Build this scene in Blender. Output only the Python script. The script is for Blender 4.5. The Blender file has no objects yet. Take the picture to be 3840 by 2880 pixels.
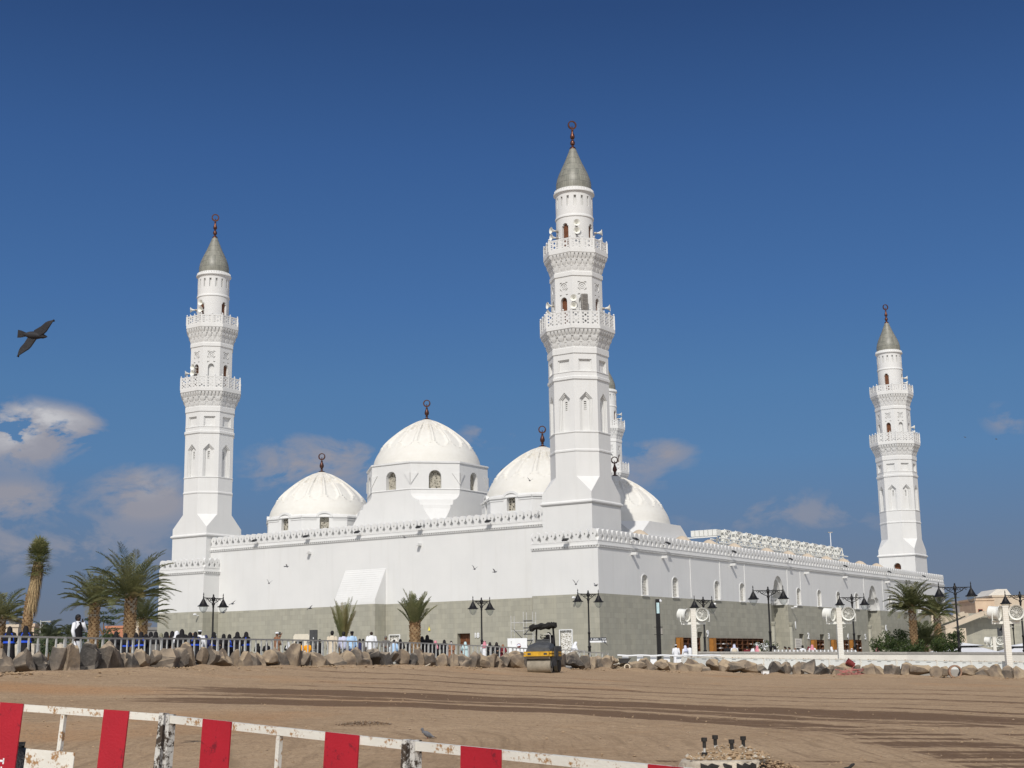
import bpy, bmesh, math, random
from mathutils import Vector, Matrix, noise
from mathutils.geometry import tessellate_polygon
PI = math.pi
random.seed(7)
SC = bpy.context.scene
COL = SC.collection
# ------------------------------------------------------------------ camera model (eye = world origin)
FPX, PITCH, ROLL, YAW = 5260.55, .1958, -.0158, .5884
CX, CY, LA, LB = 5.937, 122.657, 46.147, 85.176      # near minaret axis, side lengths between minarets
ct, st, cr, sr = math.cos(PITCH), math.sin(PITCH), math.cos(ROLL), math.sin(ROLL)
E1 = (math.cos(YAW), -math.sin(YAW)); E2 = (math.sin(YAW), math.cos(YAW))
def ray(u, v):
    X = (u - 1920) / FPX; Y = (1440 - v) / FPX
    x = X*cr - Y*sr; up = X*sr + Y*cr
    return Vector((x, ct - up*st, st + up*ct))
def at(u, v, d):                       # point seen at photo pixel (u,v) standing d metres ahead
    r = ray(u, v); return r * (d / r.y)
def hor(u): return 2513.9 - .0158 * u
def l2w(X, Y): return CX + X*E1[0] + Y*E2[0], CY + X*E1[1] + Y*E2[1]
def interp(t, x):
    if x <= t[0][0]: return t[0][1]
    for (a, b), (c, d) in zip(t, t[1:]):
        if x <= c: return b + (d - b) * (x - a) / (c - a)
    return t[-1][1]
DR = [(-900, 42), (0, 47), (700, 56), (1300, 66), (1900, 76), (2400, 86), (2700, 90), (3000, 89), (3840, 83), (4800, 78)]
VR = [(-900, 2545), (0, 2528), (300, 2520), (560, 2509), (1180, 2503), (1500, 2499), (1840, 2509), (2300, 2513), (2600, 2521), (3000, 2531), (3400, 2534), (3840, 2545), (4800, 2565)]
PZ = [(0, .15), (1000, .1), (1700, -.05), (2150, -.35), (2600, -.6), (3840, -.9)]
def uof(x, y): return 1920 + FPX * x / (y * ct)
def dr(u): return interp(DR, u)
def zr(u): return (hor(u) - interp(VR, u)) * dr(u) / (FPX * ct)
def pz(u): return interp(PZ, u)
def zg(x, y):
    if y < 8: return -1.54
    u = max(-900, min(4800, uof(x, y))); D = dr(u); Z = zr(u)
    t = (y - 24) / (D - 24)
    if t <= 0: return -1.54
    if t <= 1: return -1.54 + (Z + 1.54) * t
    k = min(1, max(0, (y - D - 1.5) / 5))
    return Z + (-2.2 - Z) * k
def ground_at(u, v, lo=15., hi=120.):     # where the sight line through a photo point meets the dirt
    r = ray(u, v)
    for i in range(2000):
        D = lo + (hi-lo)*i/2000; p = r*(D/r.y)
        if p.z <= zg(p.x, p.y): return V((p.x, p.y, zg(p.x, p.y)))
    return r*(hi/r.y)
# ------------------------------------------------------------------ mesh builder

V = Vector
class MB:
    def __init__(s): s.v = []; s.f = []; s.m = []; s.s = []
    def add(s, vs, fs, mi=0, sm=False):
        o = len(s.v); s.v += [tuple(p) for p in vs]
        for f in fs: s.f.append([i + o for i in f]); s.m.append(mi); s.s.append(sm)
    def box(s, x0, x1, y0, y1, z0, z1, mi=0, M=None):
        vs = [Vector((x, y, z)) for z in (z0, z1) for y in (y0, y1) for x in (x0, x1)]
        if M: vs = [M @ p for p in vs]
        s.add(vs, [(0,2,3,1),(4,5,7,6),(0,1,5,4),(2,6,7,3),(0,4,6,2),(1,3,7,5)], mi)
    def cbox(s, c, sz, mi=0, M=None):
        s.box(c[0]-sz[0]/2, c[0]+sz[0]/2, c[1]-sz[1]/2, c[1]+sz[1]/2, c[2]-sz[2]/2, c[2]+sz[2]/2, mi, M)
    def loft(s, rings, c0=True, c1=True, mi=0, sm=False, closed=True):
        n = len(rings[0]); o = []
        for r in rings: o += r
        fs = []
        for k in range(len(rings)-1):
            for i in range(n if closed else n-1):
                j = (i+1) % n; fs.append((k*n+i, k*n+j, (k+1)*n+j, (k+1)*n+i))
        if c0: fs.append(tuple(range(n-1, -1, -1)))
        if c1: fs.append(tuple((len(rings)-1)*n + i for i in range(n)))
        s.add(o, fs, mi, sm)
    def lathe(s, prof, n=24, c=(0,0,0), mi=0, sm=True, a0=0, M=None, sx=1, sy=1):
        rings = [[Vector((c[0]+r*sx*math.cos(a0+2*PI*i/n), c[1]+r*sy*math.sin(a0+2*PI*i/n), c[2]+z)) for i in range(n)] for r, z in prof]
        if M: rings = [[M @ p for p in r] for r in rings]
        cl = prof[0] == prof[-1]; s.loft(rings, not cl, not cl, mi, sm)
    def tube(s, pts, r, n=6, mi=0, sm=True, cap=True):
        pts = [Vector(p) for p in pts]; rings = []
        rs = r if isinstance(r, (list, tuple)) else [r]*len(pts)
        ref = None
        for i, p in enumerate(pts):
            d = (pts[min(i+1, len(pts)-1)] - pts[max(i-1, 0)])
            if d.length < 1e-9: d = Vector((0,0,1))
            d.normalize()
            if ref is None: ref = Vector((1,0,0)) if abs(d.x) < .8 else Vector((0,1,0))
            a = d.cross(ref).normalized(); b = d.cross(a); ref = -b.cross(Vector((0,0,0))) if False else ref
            rings.append([p + (a*math.cos(2*PI*k/n) + b*math.sin(2*PI*k/n))*rs[i] for k in range(n)])
        s.loft(rings, cap, cap, mi, sm)
    def beam(s, p, q, w, h=None, mi=0):      # square bar
        p, q = Vector(p), Vector(q); h = h or w
        d = (q-p).normalized(); up = Vector((0,0,1)) if abs(d.z) < .95 else Vector((0,1,0))
        a = d.cross(up).normalized()*w/2; b = a.cross(d).normalized()*h/2
        s.loft([[p+a+b, p-a+b, p-a-b, p+a-b], [q+a+b, q-a+b, q-a-b, q+a-b]], mi=mi)
    def face(s, fr, outer, holes=(), mi=0, off=0):   # flat polygon with holes in frame fr=(O,ex,ey,en)
        O, ex, ey, en = fr
        loops = [[Vector((p[0], p[1], 0)) for p in l] for l in [outer]+list(holes)]
        flat = [p for l in loops for p in l]
        s.add([O + ex*p.x + ey*p.y + en*off for p in flat], [tuple(t) for t in tessellate_polygon(loops)], mi)
    def well(s, fr, seq, cap=True, mi=0, capmi=None):   # seq of (poly, depth) loops going inwards
        O, ex, ey, en = fr
        rings = [[O + ex*p[0] + ey*p[1] - en*d for p in poly] for poly, d in seq]
        s.loft(rings, False, False, mi)
        if cap: s.face(fr, seq[-1][0], (), mi if capmi is None else capmi, -seq[-1][1])
    def ext(s, fr, outer, d0, d1, holes=(), mi=0):
        O, ex, ey, en = fr
        s.face(fr, outer, holes, mi, d0); s.face(fr, outer, holes, mi, d1)
        for l in [outer]+list(holes):
            s.loft([[O+ex*p[0]+ey*p[1]+en*d for p in l] for d in (d0, d1)], False, False, mi)
    def build(s, name, mats, parent=None, loc=None, rz=0, angle=None):
        me = bpy.data.meshes.new(name); me.from_pydata(s.v, [], s.f)
        if not isinstance(mats, (list, tuple)): mats = [mats]
        for m in mats: me.materials.append(m)
        me.polygons.foreach_set('material_index', s.m)
        me.polygons.foreach_set('use_smooth', s.s)
        me.update()
        if any(s.s): me.set_sharp_from_angle(angle=angle or .7)
        o = bpy.data.objects.new(name, me); COL.objects.link(o)
        if parent: o.parent = parent
        if loc is not None: o.location = loc
        if rz: o.rotation_euler = (0, 0, rz)
        return o
def tag(o, label=None, cat=None, group=None, kind=None):
    if label: o['label'] = label
    if cat: o['category'] = cat
    if group: o['group'] = group
    if kind: o['kind'] = kind
    return o
def thing(name, label, cat, loc=(0,0,0), rz=0, group=None):
    o = bpy.data.objects.new(name, None); COL.objects.link(o); o.empty_display_size = .2
    o.location = loc; o.rotation_euler = (0,0,rz)
    return tag(o, label, cat, group)
def kids(o): return [c for c in ALLKIDS.get(o, o.children)]
ALLKIDS = {}
def dup(root, loc=None, rz=None, label=None, group=None, scale=None):
    r = root.copy(); COL.objects.link(r)
    if loc is not None: r.location = loc
    if rz is not None: r.rotation_euler = (0,0,rz)
    if scale: r.scale = (scale,)*3
    if label: r['label'] = label
    if group: r['group'] = group
    for ch in list(root.children):
        c = ch.copy(); COL.objects.link(c); c.parent = r
        for g in list(ch.children):
            d = g.copy(); COL.objects.link(d); d.parent = c
    return r

def frame(O, ex, en, ey=(0,0,1)): return (V(O), V(ex).normalized(), V(ey).normalized(), V(en).normalized())
def archp(x0, x1, z0, zs, zt, n=8):       # round arch: jambs to zs, crown zt
    c = (x0+x1)/2; w = (x1-x0)/2
    return [(x0, z0), (x1, z0)] + [(c + w*math.cos(PI*i/n), zs + (zt-zs)*math.sin(PI*i/n)) for i in range(n+1)]
def pointp(x0, x1, z0, zs, zt): return [(x0, z0), (x1, z0), (x1, zs), ((x0+x1)/2, zt), (x0, zs)]
def circ(cx, cz, r, n=12, a0=0): return [(cx+r*math.cos(a0+2*PI*i/n), cz+r*math.sin(a0+2*PI*i/n)) for i in range(n)]
def rect(x0, x1, z0, z1): return [(x0,z0),(x1,z0),(x1,z1),(x0,z1)]
# ------------------------------------------------------------------ materials
class NT:
    def __init__(s, name):
        s.mat = bpy.data.materials.new(name); s.mat.use_nodes = True
        s.t = s.mat.node_tree; s.b = s.t.nodes['Principled BSDF']; s._tc = None
    def n(s, typ, **kw):
        nd = s.t.nodes.new(typ)
        for k, v in kw.items():
            if k.startswith('i_'):
                key = k[2:]; key = int(key) if key.isdigit() else key.replace('_', ' ')
                if hasattr(v, 'node') or isinstance(v, bpy.types.NodeSocket): s.t.links.new(v, nd.inputs[key])
                else: nd.inputs[key].default_value = v
            else: setattr(nd, k, v)
        return nd
    def co(s, which='Object'):
        if not s._tc: s._tc = s.t.nodes.new('ShaderNodeTexCoord')
        return s._tc.outputs[which]
    def mapped(s, sc=(1,1,1), rot=(0,0,0), src=None):
        return s.n('ShaderNodeMapping', i_Vector=src or s.co(), i_Scale=sc, i_Rotation=rot).outputs[0]
    def noise(s, scale, detail=4, rough=.55, vec=None, dist=0):
        return s.n('ShaderNodeTexNoise', i_Vector=vec or s.co(), i_Scale=scale, i_Detail=detail, i_Roughness=rough, i_Distortion=dist).outputs[0]
    def ramp(s, fac, stops):
        r = s.n('ShaderNodeValToRGB', i_0=fac); e = r.color_ramp.elements
        for i, (p, c) in enumerate(stops):
            el = e[i] if i < 2 else e.new(p)
            el.position = p; el.color = c if len(c) == 4 else (*c, 1)
        return r.outputs[0]
    def mix(s, fac, a, b, mode='MIX'):
        m = s.n('ShaderNodeMix', data_type='RGBA', blend_type=mode)
        for sock, v in ((m.inputs[0], fac), (m.inputs[6], a), (m.inputs[7], b)):
            if isinstance(v, bpy.types.NodeSocket): s.t.links.new(v, sock)
            else: sock.default_value = v if not isinstance(v, tuple) or len(v) == 4 else (*v, 1)
        return m.outputs[2]
    def math(s, op, a, b=0, c=0):
        m = s.n('ShaderNodeMath', operation=op)
        for i, v in enumerate((a, b, c)):
            if isinstance(v, bpy.types.NodeSocket): s.t.links.new(v, m.inputs[i])
            else: m.inputs[i].default_value = v
        return m.outputs[0]
    def sep(s, v):
        return s.n('ShaderNodeSeparateXYZ', i_0=v).outputs
    def comb(s, x=0, y=0, z=0):
        c = s.n('ShaderNodeCombineXYZ')
        for i, v in enumerate((x, y, z)):
            if isinstance(v, bpy.types.NodeSocket): s.t.links.new(v, c.inputs[i])
            else: c.inputs[i].default_value = v
        return c.outputs[0]
    def out(s, col, rough=.7, bump=None, bs=.3, metal=0, bd=.05, **kw):
        def put(k, v):
            if isinstance(v, bpy.types.NodeSocket): s.t.links.new(v, s.b.inputs[k])
            else: s.b.inputs[k].default_value = (*v, 1) if isinstance(v, tuple) and len(v) == 3 else v
        put('Base Color', col); put('Roughness', rough); put('Metallic', metal)
        if 'spec' in kw: put('Specular IOR Level', kw['spec'])
        if bump is not None:
            put('Normal', s.n('ShaderNodeBump', i_Height=bump, i_Strength=bs, i_Distance=bd).outputs[0])
        return s.mat
def pm(name, c, rough=.7, var=.18, sc=4, bump=.15, metal=0, spec=.3, c2=None):
    t = NT(name); n = t.noise(sc, 5); f = t.ramp(n, [(.3, (0,0,0)), (.7, (1,1,1))])
    lo = tuple(x*(1-var) for x in c); hi = c2 or tuple(min(1, x*(1+var*.6)) for x in c)
    return t.out(t.mix(f, lo, hi), rough, t.noise(sc*6, 3) if bump else None, bump, metal, spec=spec)
def m_plaster():
    t = NT('white_plaster'); p = t.co(); n = t.noise(.35, 5); st_ = t.noise(1.0, 5, .6, t.mapped((1.6, 1.6, .12)))
    c = t.mix(t.ramp(n, [(.3, (0,0,0)), (.75, (1,1,1))]), (.655, .658, .65), (.705, .705, .692))
    c = t.mix(t.math('MULTIPLY', t.ramp(st_, [(.52, (0,0,0)), (.8, (1,1,1))]), .5), c, (.60, .595, .57))
    return t.out(c, .8, t.noise(9, 4), .06, spec=.2)
def m_dome():
    t = NT('cream_plaster'); z = t.sep(t.co())[2]; n = t.noise(1.4, 6, .65); fine = t.noise(1.2, 4, .6, t.mapped((3, 3, .5)))
    c = t.mix(t.ramp(n, [(.3, (0,0,0)), (.75, (1,1,1))]), (.665, .65, .60), (.72, .71, .67))
    top = t.n('ShaderNodeMapRange', i_0=z, i_1=2.6, i_2=4.3).outputs[0]
    d = t.math('MULTIPLY', t.math('MULTIPLY', top, t.ramp(fine, [(.36, (0,0,0)), (.6, (1,1,1))])), .42)
    return t.out(t.mix(d, c, (.50, .44, .34)), .8, n, .08, spec=.2)
def m_stone():
    t = NT('green_grey_stone'); s = t.sep(t.co()); u = t.math('ADD', s[0], s[1])
    v = t.comb(u, s[2], 0)
    b = t.n('ShaderNodeTexBrick', i_Vector=v, i_Color1=(.375, .362, .298, 1), i_Color2=(.30, .292, .243, 1), i_Mortar=(.255, .25, .21, 1), i_Scale=1.0, i_Mortar_Size=.012, i_Mortar_Smooth=.3, i_Bias=0., i_Brick_Width=.66, i_Row_Height=.44, offset=.5)
    n = t.noise(.8, 5); stk = t.noise(1, 5, .65, t.mapped((2.2, 2.2, .22)))
    c = t.mix(t.ramp(n, [(.3, (0,0,0)), (.7, (1,1,1))]), b.outputs[0], (.36, .35, .292)); c = t.mix(.35, b.outputs[0], c)
    c = t.mix(t.math('MULTIPLY', t.ramp(stk, [(.45, (0,0,0)), (.75, (1,1,1))]), .6), c, (.43, .405, .315))
    c = t.mix(t.math('MULTIPLY', t.ramp(t.noise(1, 5, .65, t.mapped((3.1, 3.1, .3), (0,0,1))), [(.6, (0,0,0)), (.85, (1,1,1))]), .4), c, (.215, .21, .17))
    return t.out(c, .75, b.outputs[1], -.12, spec=.3)
def m_tiles():
    t = NT('cap_tiles'); s = t.sep(t.co()); a = t.math('ARCTAN2', s[1], s[0])
    v = t.comb(t.math('MULTIPLY', a, 3.2), s[2], 0)
    b = t.n('ShaderNodeTexBrick', i_Vector=v, i_Color1=(.165, .168, .142, 1), i_Color2=(.245, .248, .205, 1), i_Mortar=(.09, .09, .08, 1), i_Scale=1., i_Mortar_Size=.022, i_Brick_Width=.42, i_Row_Height=.62, offset=0.)
    n = t.noise(2.5, 5)
    return t.out(t.mix(t.math('MULTIPLY', t.ramp(n, [(.35, (0,0,0)), (.7, (1,1,1))]), .6), b.outputs[0], (.29, .28, .24)), .45, n, .1, spec=.5)
def m_lattice(name, a, bcol, sc, rnd=.25):
    t = NT(name); s = t.sep(t.co()); v = t.comb(t.math('ADD', s[0], s[1]), s[2], 0)
    vo = t.n('ShaderNodeTexVoronoi', i_Vector=v, i_Scale=sc, feature='DISTANCE_TO_EDGE', i_Randomness=rnd).outputs[0]
    f = t.ramp(vo, [(.13, (0,0,0)), (.2, (1,1,1))])
    return t.out(t.mix(f, a, bcol), .7, spec=.2)
def m_dirt():
    t = NT('compacted_dirt'); p = t.co(); geo = t.sep(p)
    # the roller works in arcs round a point left of the middle of the site: damp tracks follow r, along follows the angle
    dx = t.math('ADD', geo[0], 5.0); dy0 = t.math('SUBTRACT', geo[1], 26.0); dy = t.math('SMOOTH_MAX', dy0, 3.5, 3.0)
    r = t.math('SQRT', t.math('ADD', t.math('MULTIPLY', dx, dx), t.math('MULTIPLY', dy, dy))); th = t.math('ARCTAN2', dy, dx)
    alo = t.math('SUBTRACT', t.math('MULTIPLY', th, 15.0), t.math('MINIMUM', dy0, 3.5))
    n1 = t.noise(.22, 6, .6); n2 = t.noise(2.5, 7, .68); n3 = t.noise(13, 5, .72); n4 = t.noise(34, 4, .7)
    rw = t.math('ADD', r, t.math('MULTIPLY', t.math('SUBTRACT', t.noise(.16, 3), .5), 2.2))
    def band(r0, w, k):
        d = t.math('ABSOLUTE', t.math('SUBTRACT', rw, r0))
        return t.math('MULTIPLY', t.n('ShaderNodeMapRange', i_0=d, i_1=w, i_2=w*.35, interpolation_type='SMOOTHSTEP').outputs[0], k)
    wet = None
    for q in ((17.9, 2.5, .92), (13.0, 1.9, .92), (15.4, 1.0, .72), (15.2, .5, .6), (21.6, .7, .62), (24.6, .6, .55), (28.5, 1.2, .6), (34., 1.1, .55), (40., 1.2, .5)):
        b = band(*q); wet = b if wet is None else t.math('MAXIMUM', wet, b)
    stk = t.noise(1., 6, .62, t.comb(t.math('MULTIPLY', alo, .11), t.math('MULTIPLY', r, 2.1), 0))
    stf = t.noise(1., 5, .65, t.comb(t.math('MULTIPLY', alo, .3), t.math('MULTIPLY', r, 6.5), 4.))
    ym = t.n('ShaderNodeMapRange', i_0=t.math('ADD', geo[1], t.math('MULTIPLY', n1, 3)), i_1=23.5, i_2=28., i_3=.0, i_4=1.).outputs[0]
    lin = t.noise(1., 6, .62, t.comb(t.math('MULTIPLY', t.math('ADD', geo[0], t.math('MULTIPLY', geo[1], 1.1)), .10), t.math('MULTIPLY', t.math('ADD', geo[1], t.math('MULTIPLY', geo[0], .25)), 1.1), 7.))
    near = t.math('MULTIPLY', t.math('SUBTRACT', 1., ym), t.ramp(lin, [(.46, (0,0,0)), (.6, (1,1,1))]))
    brk = t.ramp(lin, [(.42, (.25,)*3), (.56, (1,1,1))]); yk = t.n('ShaderNodeMapRange', i_0=geo[1], i_1=29., i_2=36., i_3=1., i_4=0.).outputs[0]
    wet = t.math('MULTIPLY', wet, t.mix(yk, (1.,)*3, brk))
    wet = t.math('MAXIMUM', wet, t.math('MULTIPLY', near, .62))
    wet = t.math('MULTIPLY', wet, t.math('ADD', -.05, t.math('MULTIPLY', stk, 1.95)))
    wet = t.math('ADD', wet, t.math('ADD', t.math('MULTIPLY', t.math('SUBTRACT', n2, .5), .9), t.math('MULTIPLY', t.math('SUBTRACT', stf, .5), .75)))
    xm = t.n('ShaderNodeMapRange', i_0=t.math('ADD', geo[0], t.math('MULTIPLY', n1, 6)), i_1=-9.5, i_2=-4., i_3=.25, i_4=1.).outputs[0]
    wet = t.ramp(t.math('MULTIPLY', wet, xm), [(.44, (0,0,0)), (.53, (.75,)*3), (.68, (1,1,1))])
    c = t.mix(t.ramp(n1, [(.3, (0,0,0)), (.7, (1,1,1))]), (.36, .247, .148), (.46, .328, .204))
    c = t.mix(t.math('MULTIPLY', t.ramp(n2, [(.42, (0,0,0)), (.68, (1,1,1))]), .55), c, (.545, .40, .258))
    c = t.mix(t.math('MULTIPLY', t.ramp(stf, [(.50, (0,0,0)), (.66, (1,1,1))]), .6), c, (.25, .172, .104))
    spk = t.noise(5.5, 6, .75); c = t.mix(t.math('MULTIPLY', t.ramp(spk, [(.57, (0,0,0)), (.66, (1,1,1))]), .7), c, (.20, .13, .08))
    ol = t.math('ADD', t.math('MULTIPLY', t.math('POWER', t.math('MULTIPLY', t.math('ADD', geo[0], 14.), .22), 2.), 1.), t.math('POWER', t.math('MULTIPLY', t.math('SUBTRACT', geo[1], 41.5), .4), 2.))
    c = t.mix(t.math('MULTIPLY', t.n('ShaderNodeMapRange', i_0=t.math('ADD', ol, t.math('MULTIPLY', n2, .8)), i_1=1.6, i_2=.4).outputs[0], .55), c, (.50, .25, .10))
    org = t.ramp(t.noise(.12, 4, .6, t.mapped((1, 1, 1), (0, 0, 2))), [(.58, (0,0,0)), (.72, (1,1,1))])
    c = t.mix(t.math('MULTIPLY', org, .5), c, (.47, .255, .115))
    c = t.mix(t.math('MULTIPLY', wet, .88), c, (.135, .079, .044))
    c = t.mix(t.math('MULTIPLY', t.ramp(n3, [(.52, (0,0,0)), (.62, (1,1,1))]), .65), c, (.19, .125, .078))
    c = t.mix(t.math('MULTIPLY', t.ramp(n4, [(.58, (0,0,0)), (.68, (1,1,1))]), .4), c, (.54, .42, .29))
    h = t.math('ADD', t.math('MULTIPLY', n2, .4), t.math('ADD', t.math('MULTIPLY', n3, .5), t.math('MULTIPLY', n4, .25)))
    h = t.math('ADD', h, t.math('MULTIPLY', stf, .2))
    return t.out(c, t.mix(wet, (.95,)*3, (.8,)*3), h, .9, bd=.07, spec=.12)
def m_rock(name, body, dark, dust):
    t = NT(name); n = t.noise(1.6, 6, .6); f = t.noise(11, 5, .65); g = t.n('ShaderNodeNewGeometry')
    nz = t.sep(g.outputs['Normal'])[2]
    c = t.mix(t.ramp(n, [(.38, (0,0,0)), (.62, (1,1,1))]), dark, body)
    k = t.n('ShaderNodeMapRange', i_0=t.math('ADD', nz, t.math('MULTIPLY', n, .5)), i_1=.62, i_2=1.05).outputs[0]
    c = t.mix(k, c, dust)
    z = t.sep(t.co())[2]
    lo = t.n('ShaderNodeMapRange', i_0=t.math('ADD', z, t.math('MULTIPLY', n, .2)), i_1=.32, i_2=.1).outputs[0]
    c = t.mix(t.math('MULTIPLY', lo, .5), c, (.33, .24, .165))
    c = t.mix(t.math('MULTIPLY', t.ramp(f, [(.5, (0,0,0)), (.75, (1,1,1))]), .25), c, (.24, .22, .20))
    return t.out(c, .85, t.math('ADD', f, n), .6, bd=.06, spec=.2)
def m_brick_panel(name, c1, c2, mort, w, h):
    t = NT(name); s = t.sep(t.co()); v = t.comb(t.math('ADD', s[0], s[1]), s[2], 0)
    b = t.n('ShaderNodeTexBrick', i_Vector=v, i_Color1=(*c1,1), i_Color2=(*c2,1), i_Mortar=(*mort,1), i_Scale=1., i_Mortar_Size=.012, i_Brick_Width=w, i_Row_Height=h)
    return t.out(b.outputs[0], .7, b.outputs[1], -.3, spec=.3)
def m_rust(name, base, rust, amt):
    t = NT(name); n = t.noise(7.5, 7, .7); n2 = t.noise(40, 4, .6)
    v = t.math('ADD', n, t.math('MULTIPLY', n2, .3))
    c = t.mix(t.ramp(t.noise(2, 4), [(.3, (0,0,0)), (.7, (1,1,1))]), base, tuple(x*.86 for x in base))
    c = t.mix(t.ramp(v, [(amt, (0,0,0)), (amt+.07, (1,1,1))]), c, rust)
    return t.out(c, .5, n2, .15, spec=.4)
def m_leaf(name, a, b):
    t = NT(name); n = t.noise(1.2, 3); oi = t.n('ShaderNodeObjectInfo')
    c = t.mix(t.ramp(n, [(.3, (0,0,0)), (.7, (1,1,1))]), a, b)
    m = t.out(c, .55, spec=.35); tr = t.n('ShaderNodeBsdfTranslucent', i_Color=c)
    mx = t.n('ShaderNodeMixShader', i_0=.45, i_1=t.b.outputs[0], i_2=tr.outputs[0]); t.t.links.new(mx.outputs[0], t.t.nodes['Material Output'].inputs[0]); return m
def m_glass():
    t = NT('lamp_glass'); tr = t.n('ShaderNodeBsdfTransparent', i_Color=(.86, .88, .88, 1)); gl = t.n('ShaderNodeBsdfGlossy', i_Color=(.8, .8, .8, 1), i_Roughness=.15)
    fr = t.n('ShaderNodeLayerWeight', i_Blend=.35)
    mx = t.n('ShaderNodeMixShader', i_0=t.math('MULTIPLY', fr.outputs[1], .8), i_1=tr.outputs[0], i_2=gl.outputs[0])
    t.t.links.new(mx.outputs[0], t.t.nodes['Material Output'].inputs[0]); return t.mat
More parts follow.
